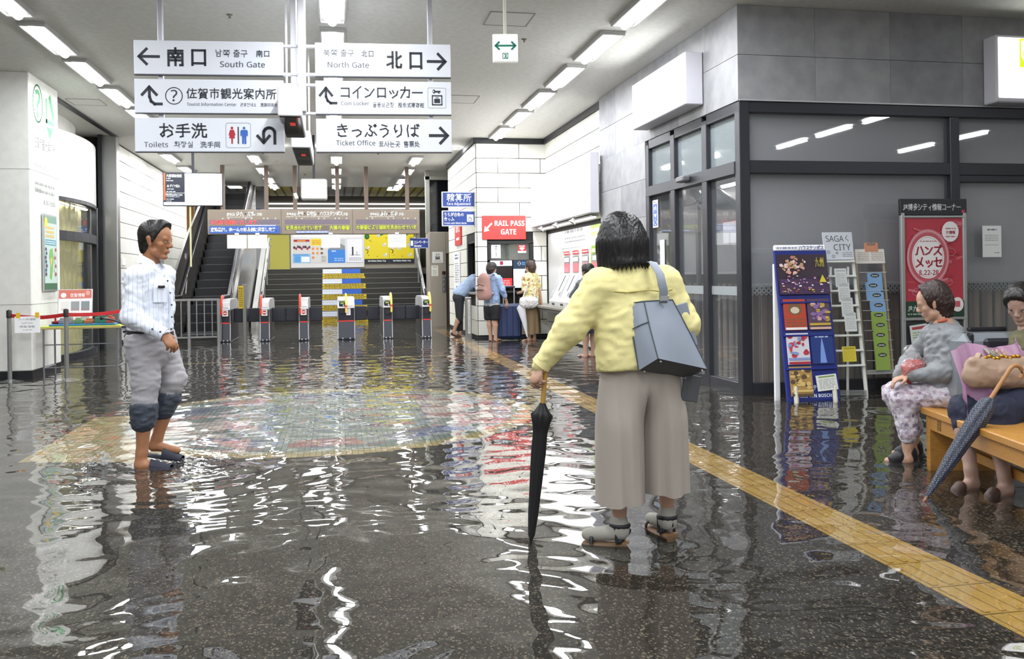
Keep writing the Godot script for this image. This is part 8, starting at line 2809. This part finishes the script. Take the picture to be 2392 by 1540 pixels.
func legs_of(g: Geo, kl: Vector3, kr: Vector3, al: Vector3, ar: Vector3, toe: Vector3, calf := 0.05) -> void:
	var t := toe.normalized() * 0.15
	skin(g, [B(kl + Vector3(0, 0.1, 0), kl, 0.06, 0.052), B(kl, kl.lerp(al, 0.35), 0.05, calf + 0.004), B(kl.lerp(al, 0.35), al, calf + 0.004, 0.034), B(kr + Vector3(0, 0.1, 0), kr, 0.06, 0.052), B(kr, kr.lerp(ar, 0.35), 0.05, calf + 0.004), B(kr.lerp(ar, 0.35), ar, calf + 0.004, 0.034),
		B(al, al + Vector3(0, -0.05, 0), 0.034, 0.036), B(al + Vector3(0, -0.05, 0), al + t + Vector3(0, -0.06, 0), 0.036, 0.026), B(ar, ar + Vector3(0, -0.05, 0), 0.034, 0.036), B(ar + Vector3(0, -0.05, 0), ar + t + Vector3(0, -0.06, 0), 0.036, 0.026)], 0.013, 0.02)


func shoes_of(o: Node3D, al: Vector3, ar: Vector3, toe: Vector3, m: Material, label: String) -> void:
	var t := toe.normalized()
	for a in [al, ar]:
		var g := Geo.new()
		skin(g, [B(a + Vector3(0, -0.085, 0) - t * 0.05, a + Vector3(0, -0.088, 0) + t * 0.17, 0.036, 0.03), B(a + Vector3(0, -0.06, 0) + t * 0.08, a + Vector3(0, -0.072, 0) + t * 0.14, 0.034, 0.03)], 0.011, 0.015)
		put("shoe", g, m, o, label)


func backpack_person() -> void:
	var a := small_person("person in a pale blue shirt and black shorts carrying a pink backpack", V(3.06, FL, 17.35), Vector3(0.75, 0, -0.66), 1.60, mt("skin_pale", "b58f78"), mt("hair_dark", "2a2220", 0.5), -0.06)
	var o: Node3D = a[0]
	var g: Geo = a[1]
	var r: Vector3 = a[3]
	var f: Vector3 = a[2]
	legs_of(g, r * 0.08 + Vector3(0, 0.48, 0), -r * 0.08 + Vector3(0, 0.48, 0), r * 0.08 + Vector3(0, 0.10, 0), -r * 0.08 + Vector3(0.03, 0.10, 0), f)
	var er := r * 0.22 + Vector3(0.04, 1.06, 0.0)
	var wr := er + f * 0.10 + Vector3(0.02, -0.24, 0)
	skin(g, [B(er, wr, 0.036, 0.026), B(-r * 0.2 + Vector3(0.05, 1.08, 0), -r * 0.12 + f * 0.24 + Vector3(0, 0.98, 0), 0.036, 0.026)], 0.013, 0.01)
	skin(g, hand_bones(wr, Vector3(0.1, -1, 0), -r, 1.0, 0.6), 0.006, 0.006)
	put("body", g, mt("skin_pale"), o)
	var sh := Geo.new()
	skin(sh, [[Vector3(0, 0.86, 0), Vector3(0, 1.25, 0), 0.185, 0.165, f, 1.4], B(Vector3(0, 1.33, 0), r * 0.16 + Vector3(0, 1.28, 0), 0.06, 0.07), B(Vector3(0, 1.33, 0), -r * 0.16 + Vector3(0, 1.28, 0), 0.06, 0.07), B(r * 0.17 + Vector3(0, 1.27, 0), er, 0.072, 0.056), B(-r * 0.17 + Vector3(0, 1.27, 0), -r * 0.2 + Vector3(0.05, 1.08, 0), 0.072, 0.056), B(er, er.lerp(wr, 0.55), 0.058, 0.05)], 0.015, 0.04, [[Vector3(0, 0.76, 0), Vector3.DOWN]], 0.012, Vector3(8, 12, 8))
	put("shirt", sh, mt("shirt_blue", "8fa5c8", 0.8), o)
	var un := Geo.new()
	skin(un, [[Vector3(0, 0.74, 0), Vector3(0, 0.84, 0), 0.178, 0.17, f, 1.4]], 0.015, 0.02, [[Vector3(0, 0.70, 0), Vector3.DOWN]])
	put("undershirt", un, mt("undershirt", "a9aeb8", 0.8), o)
	var st := Geo.new()
	skin(st, [[Vector3(0, 0.74, 0), Vector3(0, 0.68, 0), 0.165, 0.168, f, 1.3], B(r * 0.085 + Vector3(0, 0.70, 0), r * 0.09 + Vector3(0, 0.50, 0), 0.105, 0.095), B(-r * 0.085 + Vector3(0, 0.70, 0), -r * 0.09 + Vector3(0, 0.50, 0), 0.105, 0.095)], 0.015, 0.03, [[Vector3(0, 0.45, 0), Vector3.DOWN]])
	put("shorts", st, mt("shorts_black", "191a20", 0.8), o)
	shoes_of(o, r * 0.08 + Vector3(0, 0.10, 0), -r * 0.08 + Vector3(0.03, 0.10, 0), f, mt("shoe_dark", "3a2a28", 0.5), "dark flat shoes")
	var bp := thing("backpack", "dusty pink backpack on the shorts wearer's back", "backpack", V(3.06, FL + 0.9, 17.35) - f * 0.24)
	var bg := Geo.new()
	skin(bg, [[Vector3(0, 0.07, 0), Vector3(0, 0.36, 0), 0.17, 0.14, f, 1.6], [-f * 0.08 + Vector3(0, 0.06, 0), -f * 0.08 + Vector3(0, 0.14, 0), 0.12, 0.12, f, 2.0]], 0.013, 0.03, [[Vector3(0, -0.04, 0), Vector3.DOWN]])
	put("sack", bg, mt("pack_pink", "a07a72", 0.7), bp)
	var zg := Geo.new()
	zg.tube([-f * 0.125 + r * 0.1 + Vector3(0, 0.24, 0), -f * 0.15 + Vector3(0, 0.27, 0), -f * 0.125 - r * 0.1 + Vector3(0, 0.24, 0)], 0.008, 6)
	zg.tube([-f * 0.15 + r * 0.1 + Vector3(0, 0.16, 0), -f * 0.17 + Vector3(0, 0.165, 0), -f * 0.15 - r * 0.1 + Vector3(0, 0.16, 0)], 0.008, 6)
	put("zips", zg, mt("rubber_black"), bp)
	var sg := Geo.new()
	for s in [-1.0, 1.0]:
		sg.tube([r * 0.09 * s + Vector3(0, 0.40, 0), r * 0.11 * s + f * 0.16 + Vector3(0, 0.47, 0), r * 0.13 * s + f * 0.36 + Vector3(0, 0.34, 0), r * 0.14 * s + f * 0.34 + Vector3(0, 0.12, 0), r * 0.12 * s + Vector3(0, 0.05, 0)], 0.018, 6, true, 0.5)
	put("straps", sg, mt("pack_strap", "7c5c58", 0.7), bp)
	# blue suitcase
	var su := thing("suitcase", "large dark blue suitcase with a raised handle", "suitcase", V(3.44, FL, 17.5), -0.1)
	var cg := Geo.new()
	cg.box(Vector3(0, 0.42, 0), Vector3(0.50, 0.70, 0.28), Basis(), 0.05)
	put("shell", cg, mt("case_blue", "26365e", 0.5), su)
	var rg := Geo.new()
	for x in [-0.17, -0.06, 0.06, 0.17]:
		rg.box(Vector3(x, 0.42, 0.142), Vector3(0.02, 0.6, 0.012), Basis(), 0.004)
	put("ribs", rg, mt("case_blue_dark", "1e2a4c", 0.5), su)
	for x in [-0.11, 0.11]:
		put("handle_rod", gbox(Vector3(x, 0.92, -0.05), Vector3(0.024, 0.36, 0.024), 0.006), mt("gate_silver"), su)
	put("grip", gbox(Vector3(0, 1.11, -0.05), Vector3(0.27, 0.045, 0.04), 0.014), mt("grip_navy", "2a3248", 0.4), su)
	for x in [-0.2, 0.2]:
		for z in [-0.1, 0.1]:
			var wg := Geo.new()
			wg.lathe([Vector2(0.0, -0.012), Vector2(0.035, -0.012), Vector2(0.035, 0.012), Vector2(0.0, 0.012)], Vector3(x, 0.036, z), 12, Basis(Vector3.BACK, PI / 2))
			put("wheel", wg, mt("rubber_black"), su)


func floral_woman() -> void:
	var a := small_person("woman in a yellow flowered blouse and long brown skirt at the displays", V(3.82, FL, 17.15), Vector3(-0.62, 0, -0.78), 1.62, mt("skin_pale"), mt("hair_auburn", "3c2a20", 0.5), -0.07)
	var o: Node3D = a[0]
	var g: Geo = a[1]
	var f: Vector3 = a[2]
	var r: Vector3 = a[3]
	var al := -r * 0.07 + Vector3(0, 0.10, 0)
	var ar := r * 0.07 + Vector3(0, 0.10, 0.05)
	legs_of(g, al + Vector3(0, 0.34, 0), ar + Vector3(0, 0.34, 0), al, ar, Vector3(-0.7, 0, 0.3))
	var er := r * 0.22 + Vector3(0.02, 1.02, 0.06)
	var wr := er + Vector3(0.03, -0.22, 0.02)
	skin(g, [B(r * 0.17 + Vector3(0, 1.24, 0), er, 0.042, 0.036), B(er, wr, 0.035, 0.026), B(-r * 0.2 + Vector3(0, 1.02, 0), -r * 0.1 + f * 0.26 + Vector3(0, 0.98, 0), 0.035, 0.026)], 0.013, 0.01)
	skin(g, hand_bones(wr, Vector3(0, -1, 0.1), -r, 1.0, 0.7), 0.006, 0.006)
	put("body", g, mt("skin_pale"), o)
	var bl := Geo.new()
	skin(bl, [[Vector3(0, 0.88, 0), Vector3(0, 1.24, 0), 0.185, 0.17, f, 1.35], B(Vector3(0, 1.34, 0), r * 0.16 + Vector3(0, 1.28, 0), 0.06, 0.07), B(Vector3(0, 1.34, 0), -r * 0.16 + Vector3(0, 1.28, 0), 0.06, 0.07), B(r * 0.17 + Vector3(0, 1.27, 0), r * 0.21 + Vector3(0.01, 1.12, 0.03), 0.074, 0.07), B(-r * 0.17 + Vector3(0, 1.27, 0), -r * 0.2 + Vector3(0, 1.05, 0), 0.074, 0.062)], 0.015, 0.04, [[Vector3(0, 0.80, 0), Vector3.DOWN]], 0.012, Vector3(8, 12, 8))
	put("flowered_blouse", bl, mt("blouse_flowers", "ffffff", 0.8, {"tex": flower_tex(["d8cf9c", "b0483c", "6a7a4a", "e8d86a", "f0ece0"], 4), "world": false, "scale": 2.4}), o)
	var cg := Geo.new()
	cg.tube([Vector3(0, 1.37, 0) + f * 0.06, Vector3(0, 1.385, 0) + r * 0.06, Vector3(0, 1.39, 0) - f * 0.06, Vector3(0, 1.385, 0) - r * 0.06, Vector3(0, 1.37, 0) + f * 0.055], 0.03, 8)
	put("collar", cg, mt("collar_yellow", "e2c020", 0.7), o)
	var sk := Geo.new()
	pant_leg(sk, Vector3(0, 0.86, 0), Vector3(0, 0.17, 0.02), Vector2(0.17, 0.14), Vector2(0.175, 0.16), 7, 0.07, 0.7)
	put("skirt", sk, mt("skirt_brown", "7f6a4e", 0.8), o)
	shoes_of(o, al, ar, Vector3(-0.7, 0, 0.3), mt("sandal_brown", "6a5648", 0.5), "pale strap sandals")
	var hb := thing("hand_bag", "white soft shoulder bag beside the flowered blouse", "bag", V(3.72, FL + 0.74, 16.92))
	var bg := Geo.new()
	skin(bg, [[Vector3(-0.08, 0.06, 0), Vector3(0.08, 0.06, 0), 0.11, 0.11, Vector3.BACK, 1.7], B(Vector3(-0.12, 0.1, 0), Vector3(0.12, 0.1, 0), 0.06, 0.06)], 0.012, 0.03, [], 0.012, Vector3(12, 12, 12))
	put("pouch", bg, mt("bag_white", "d2d0ce", 0.6), hb)
	var st := Geo.new()
	st.tube([Vector3(-0.12, 0.14, 0), Vector3(-0.02, 0.40, -0.02), Vector3(0.06, 0.58, -0.16), Vector3(0.14, 0.16, -0.06)], 0.012, 6)
	put("strap", st, mt("bag_white"), hb)
	var um := thing("folded_umbrella", "white furled umbrella hanging before the long brown skirt", "umbrella", V(3.62, FL + 0.1, 16.95))
	var ug := Geo.new()
	ug.loft([fold_ring(Vector3(0.07, 0.02, 0), 0.012, 12), fold_ring(Vector3(0.02, 0.3, 0), 0.05, 12), fold_ring(Vector3(-0.05, 0.6, 0), 0.09, 12), fold_ring(Vector3(-0.06, 0.66, 0), 0.02, 12)])
	put("canopy", ug, mt("umbrella_white", "d4d4da", 0.5), um)
	var hg := Geo.new()
	hg.tube([Vector3(-0.06, 0.64, 0), Vector3(-0.085, 0.82, 0)], 0.012, 8)
	put("handle", hg, mt("rubber_black"), um)


func dark_hair_person() -> void:
	var a := small_person("dark haired woman at the ticket machines, mostly hidden behind yellow blouse", V(3.92, FL, 13.4), Vector3(-0.5, 0, -0.86), 1.50, mt("skin_pale"), mt("hair_black", "17130f"), -0.05)
	var o: Node3D = a[0]
	var g: Geo = a[1]
	var f: Vector3 = a[2]
	var r: Vector3 = a[3]
	var al := -r * 0.08 + Vector3(0, 0.10, 0)
	var ar := r * 0.08 + Vector3(0, 0.10, 0.03)
	legs_of(g, al + Vector3(0, 0.34, 0), ar + Vector3(0, 0.34, 0), al, ar, f)
	put("body", g, mt("skin_pale"), o)
	var tp := Geo.new()
	skin(tp, [[Vector3(0, 0.84, 0), Vector3(0, 1.16, 0), 0.18, 0.165, f, 1.35], B(Vector3(0, 1.24, 0), r * 0.17 + Vector3(0, 1.18, 0), 0.06, 0.07), B(Vector3(0, 1.24, 0), -r * 0.17 + Vector3(0, 1.18, 0), 0.06, 0.07), B(r * 0.17 + Vector3(0, 1.17, 0), r * 0.2 + Vector3(0, 0.95, 0), 0.07, 0.056), B(-r * 0.17 + Vector3(0, 1.17, 0), -r * 0.17 + f * 0.2 + Vector3(0, 1.0, 0), 0.07, 0.05)], 0.015, 0.04, [], 0.01, Vector3(8, 12, 8))
	put("top", tp, mt("top_grey", "5a6068", 0.8), o)
	var sk := Geo.new()
	pant_leg(sk, Vector3(0, 0.84, 0), Vector3(0, 0.42, 0), Vector2(0.17, 0.15), Vector2(0.20, 0.18), 6, 0.07, 0.2)
	put("skirt", sk, mt("skirt_navy", "181c30"), o)
	shoes_of(o, al, ar, f, mt("shoe_dark"), "dark shoes")


func clerk() -> void:
	var o := thing("person", "person in a light blue shirt leaning into the office side window", "person", V(2.62, FL, 18.95))
	var f := Vector3(0.97, 0, 0.1).normalized()
	var r := Vector3(-f.z, 0, f.x)
	var ht := Transform3D(facing(f, 0.5).scaled(Vector3(0.96, 0.96, 0.96)), Vector3(0.62, 1.40, 0))
	var g := Geo.new()
	skin(g, placed(ht, head_bones()), 0.01, 0.012)
	var al := Vector3(-0.13, 0.16, 0.06)
	var ar := Vector3(0.02, 0.10, -0.06)
	legs_of(g, Vector3(0.0, 0.50, 0.07), Vector3(0.02, 0.5, -0.07), al, ar, Vector3(0.6, -0.5, 0))
	put("body", g, mt("skin_pale"), o)
	var hg := Geo.new()
	skin(hg, placed(ht, [[Vector3(0, 0.045, -0.03), Vector3(0, 0.05, 0.018), 0.104, 0.098, Vector3.RIGHT, 1.08]]), 0.012, 0.02, [[ht * Vector3(0, 0.02, 0.04), ht.basis * Vector3(0, -0.5, 0.86).normalized()]])
	put("hair", hg, mt("hair_black"), o)
	var sh := Geo.new()
	skin(sh, [[Vector3(0.04, 0.98, 0), Vector3(0.34, 1.24, 0), 0.165, 0.155, r.cross(f), 1.15], B(Vector3(0.34, 1.26, 0), Vector3(0.44, 1.30, 0), 0.12, 0.08), B(Vector3(0.32, 1.25, 0.14), Vector3(0.40, 1.02, 0.16), 0.066, 0.05), B(Vector3(0.32, 1.25, -0.14), Vector3(0.40, 1.02, -0.16), 0.066, 0.05)], 0.015, 0.04, [], 0.01, Vector3(8, 12, 8))
	put("shirt", sh, mt("shirt_light_blue", "a8bcdc", 0.8), o)
	var tr := Geo.new()
	skin(tr, [B(Vector3(0.03, 0.98, 0), Vector3(0, 0.88, 0), 0.14, 0.145), B(Vector3(0, 0.86, 0.08), Vector3(0.0, 0.42, 0.07), 0.10, 0.075), B(Vector3(0.0, 0.86, -0.08), Vector3(0.02, 0.20, -0.07), 0.10, 0.07)], 0.015, 0.03, [])
	put("trousers", tr, mt("trousers_dark", "2c2c32", 0.8), o)
	shoes_of(o, al, ar, Vector3(0.6, -0.3, 0), mt("shoe_brown", "4a3630"), "brown shoe")


func each(called: String, shapes: Array, m: Material, o: Node3D, label := "") -> void:
	for g in shapes:
		put(called, g, m, o, label)


func soft_panel(g: Geo, a: Vector3, b: Vector3, c: Vector3, d: Vector3, inner: Vector3, bulge: float) -> void:
	# a four cornered leather panel, slightly puffed away from the inside
	var n := (b - a).cross(d - a).normalized()
	if n.dot(a - inner) < 0.0:
		n = -n
	var rows := []
	for i in 9:
		var row := PackedVector3Array()
		for j in 9:
			var u := i / 8.0
			var v := j / 8.0
			row.append(a.lerp(b, u).lerp(d.lerp(c, u), v) + n * bulge * sin(PI * u) * sin(PI * v))
		rows.append(row)
	var at := func(i: int, j: int) -> Vector3: return rows[clampi(i, 0, 8)][clampi(j, 0, 8)]
	var nor := []
	for i in 9:
		var row := PackedVector3Array()
		for j in 9:
			var q: Vector3 = (at.call(i + 1, j) - at.call(i - 1, j)).cross(at.call(i, j + 1) - at.call(i, j - 1)).normalized()
			row.append(q if q.dot(n) > 0.0 else -q)
		nor.append(row)
	for i in 8:
		for j in 8:
			g.tri(rows[i][j], rows[i + 1][j], rows[i + 1][j + 1], nor[i][j], nor[i + 1][j], nor[i + 1][j + 1])
			g.tri(rows[i][j], rows[i + 1][j + 1], rows[i][j + 1], nor[i][j], nor[i + 1][j + 1], nor[i][j + 1])


func small_things() -> void:
	# things round the woman at the right edge
	var su := thing("cabin_suitcase", "silver cabin suitcase with a black pocket on the bench", "suitcase", V(4.13, 0.42, 5.0), -0.15)
	put("shell", gbox(Vector3(0, 0.24, 0), Vector3(0.44, 0.46, 0.22), 0.05), mt("case_silver", "8b9096", 0.35, {"metal": 0.3}), su)
	put("front_pocket", gbox(Vector3(0.06, 0.31, 0.11), Vector3(0.26, 0.26, 0.05), 0.02), mt("pocket_black", "22262c", 0.4), su)
	put("zip_band", gbox(Vector3(-0.14, 0.24, 0.0), Vector3(0.03, 0.466, 0.226), 0.012), mt("rubber_black"), su)
	put("handle", gbox(Vector3(0.02, 0.49, 0.0), Vector3(0.26, 0.03, 0.04), 0.01), mt("rubber_black"), su)
	var pb := thing("pink_bag", "thin pink plastic bag draped over the suitcase beside the handbag", "bag", V(3.87, 0.42, 4.84))
	var pg := Geo.new()
	var rings := []
	for k in 13:
		var t := k / 12.0
		var ring := PackedVector3Array()
		for s in 22:
			var u := s / 21.0
			var fold := 0.03 * sin(u * 17.0 + t * 3.0) + 0.018 * sin(u * 31.0 + 1.0)
			var drop := 0.16 + 0.34 * (1.0 - u) * (0.6 + 0.4 * sin(u * 5.0 + 1.0))
			ring.append(Vector3(-0.17 + 0.52 * u + fold * t * 0.7, 0.38 + 0.06 * u + 0.03 * sin(u * 7.0) - t * drop * (1.0 - 0.35 * u) - 0.06 * t, 0.06 + 0.10 * sin(t * 1.7) + fold))
		rings.append(ring)
	pg.loft(rings, false, false)
	put("film", pg, mt("pink_film", "b98cab", 0.35, {"alpha": 0.72, "back": "9a6a90"}), pb)
	var hb := thing("beige_handbag", "beige leather handbag with a golden clasp on the navy skirt", "bag", V(3.89, 0.60, 4.66), -0.12)
	var lg := Geo.new()
	skin(lg, [[Vector3(-0.09, 0.06, 0), Vector3(0.24, 0.06, 0), 0.085, 0.09, Vector3.BACK, 1.3], [Vector3(-0.10, 0.12, 0), Vector3(0.24, 0.12, 0), 0.055, 0.06, Vector3.BACK, 1.5], B(Vector3(-0.13, 0.15, 0.03), Vector3(-0.08, 0.12, 0.03), 0.02, 0.03)], 0.009, 0.025, [[Vector3(0, 0.165, 0), Vector3(0.05, 1, -0.1).normalized()]], 0.005, Vector3(9, 9, 9))
	put("pouch", lg, mt("leather_beige", "a68c78", 0.5), hb)
	var cg := Geo.new()
	for k in 9:
		cg.loft(ball(Vector3(-0.04 + 0.026 * k, 0.165 + 0.008 * sin(k * 1.9), 0.02), Vector3(0.017, 0, 0), Vector3(0, 0.011, 0), Vector3(0, 0, 0.014), 5, 8))
	put("gold_chain", cg, mt("gold", "b8862c", 0.35, {"metal": 0.8}), hb)
	var st := Geo.new()
	st.tube([Vector3(-0.12, 0.12, 0.02), Vector3(-0.07, 0.19, 0.0), Vector3(-0.04, 0.16, -0.03)], [0.026, 0.016, 0.016], 8, true, 0.4)
	put("flap", st, mt("leather_beige"), hb)
	var ph := thing("phone", "phone in a patterned case held over the handbag", "phone", V(3.965, 0.775, 4.70))
	put("case", gbox(Vector3(0, 0, 0), Vector3(0.15, 0.012, 0.075), 0.005, Basis(Vector3.BACK, -0.35) * Basis(Vector3.RIGHT, 0.5)), mt("phone_case", "8a8478", 0.4), ph)
	put("print", gbox(Vector3(-0.005, 0.008, 0.004), Vector3(0.12, 0.004, 0.06), 0.001, Basis(Vector3.BACK, -0.35) * Basis(Vector3.RIGHT, 0.5)), mt("phone_print", "ffffff", 0.5, {"tex": flower_tex(["5a5648", "c8c4b4", "3c3a30", "d8d4c4"], 3), "world": false, "scale": 9.0}), ph)
	var um := thing("dotted_umbrella", "furled navy dotted umbrella leaning over the woman's knees", "umbrella", V(3.29, FL, 4.48))
	var top := Vector3(0.59, 0.79, 0.03)
	var y := top.normalized()
	var x := y.cross(Vector3.BACK).normalized()
	var b := Basis(x, y, x.cross(y))
	var ug := Geo.new()
	var rr := []
	for q in [[0.006, 0.03], [0.018, 0.08], [0.034, 0.28], [0.046, 0.5], [0.05, 0.60], [0.044, 0.68], [0.02, 0.72]]:
		var ring := PackedVector3Array()
		for s in 28:
			var a := TAU * s / 28
			var w := 1.0 + 0.16 * sin(a * 7.0 + q[1] * 5.0)
			ring.append(b * Vector3(cos(a) * q[0] * w, q[1], sin(a) * q[0] * w))
		rr.append(ring)
	ug.loft(rr)
	var im := Image.create(128, 128, false, Image.FORMAT_RGB8)
	im.fill(Color("2b3040"))
	for k in 64:
		im.fill_rect(Rect2i((k % 8) * 16 + (8 if (k / 8) % 2 else 0), (k / 8) * 16, 5, 5), Color("9aa0ac"))
	put("canopy", ug, mt("dots", "ffffff", 0.6, {"tex": ImageTexture.create_from_image(im), "world": false, "scale": 11.0}), um, "navy cloth with pale dots")
	var hg := Geo.new()
	var crook := [b * Vector3(0, 0.71, 0), b * Vector3(0, 0.90, 0)]
	for k in 7:
		var a := PI * k / 6
		crook.append(b * Vector3(0.045 - 0.045 * cos(a), 0.93 + 0.05 * sin(a), 0))
	hg.tube(crook, 0.012, 8)
	put("crook_handle", hg, mt("crook_wood", "a5774a", 0.45), um)
	var tg := Geo.new()
	tg.lathe([Vector2(0.006, 0.0), Vector2(0.008, 0.05)], Vector3.ZERO, 8, b)
	put("tip", tg, mt("crook_wood"), um)
	# splash at the walking man's feet
	var sp := thing("water_splash", "white splash of water behind the walking man's foot", "splash", V(-1.52, 0.0, 6.66))
	sp.set_meta("kind", "stuff")
	var sg := Geo.new()
	var r := RandomNumberGenerator.new()
	r.seed = 19
	for k in 220:
		var a := r.randf() * TAU
		var u := r.randf()
		var rad := 0.006 * (1.0 - 0.6 * u)
		var p := Vector3(-0.10 + cos(a) * 0.16 * u - 0.08 * u, 0.01 + r.randf() * 0.10 * (1.0 - u * 0.7), 0.03 + sin(a) * 0.10 * u)
		if k % 3 == 0:
			p = Vector3(0.15 + r.randf() * 0.55, 0.006 + r.randf() * 0.012, 0.02 + r.randf_range(-0.12, 0.14))
			rad *= 0.7
		sg.loft(ball(p, Vector3(rad * 1.5, 0, 0), Vector3(0, rad, 0), Vector3(0, 0, rad), 5, 7))
	put("drops", sg, mt("water_drops", "e8eef2", 0.08, {"alpha": 0.25}), sp)
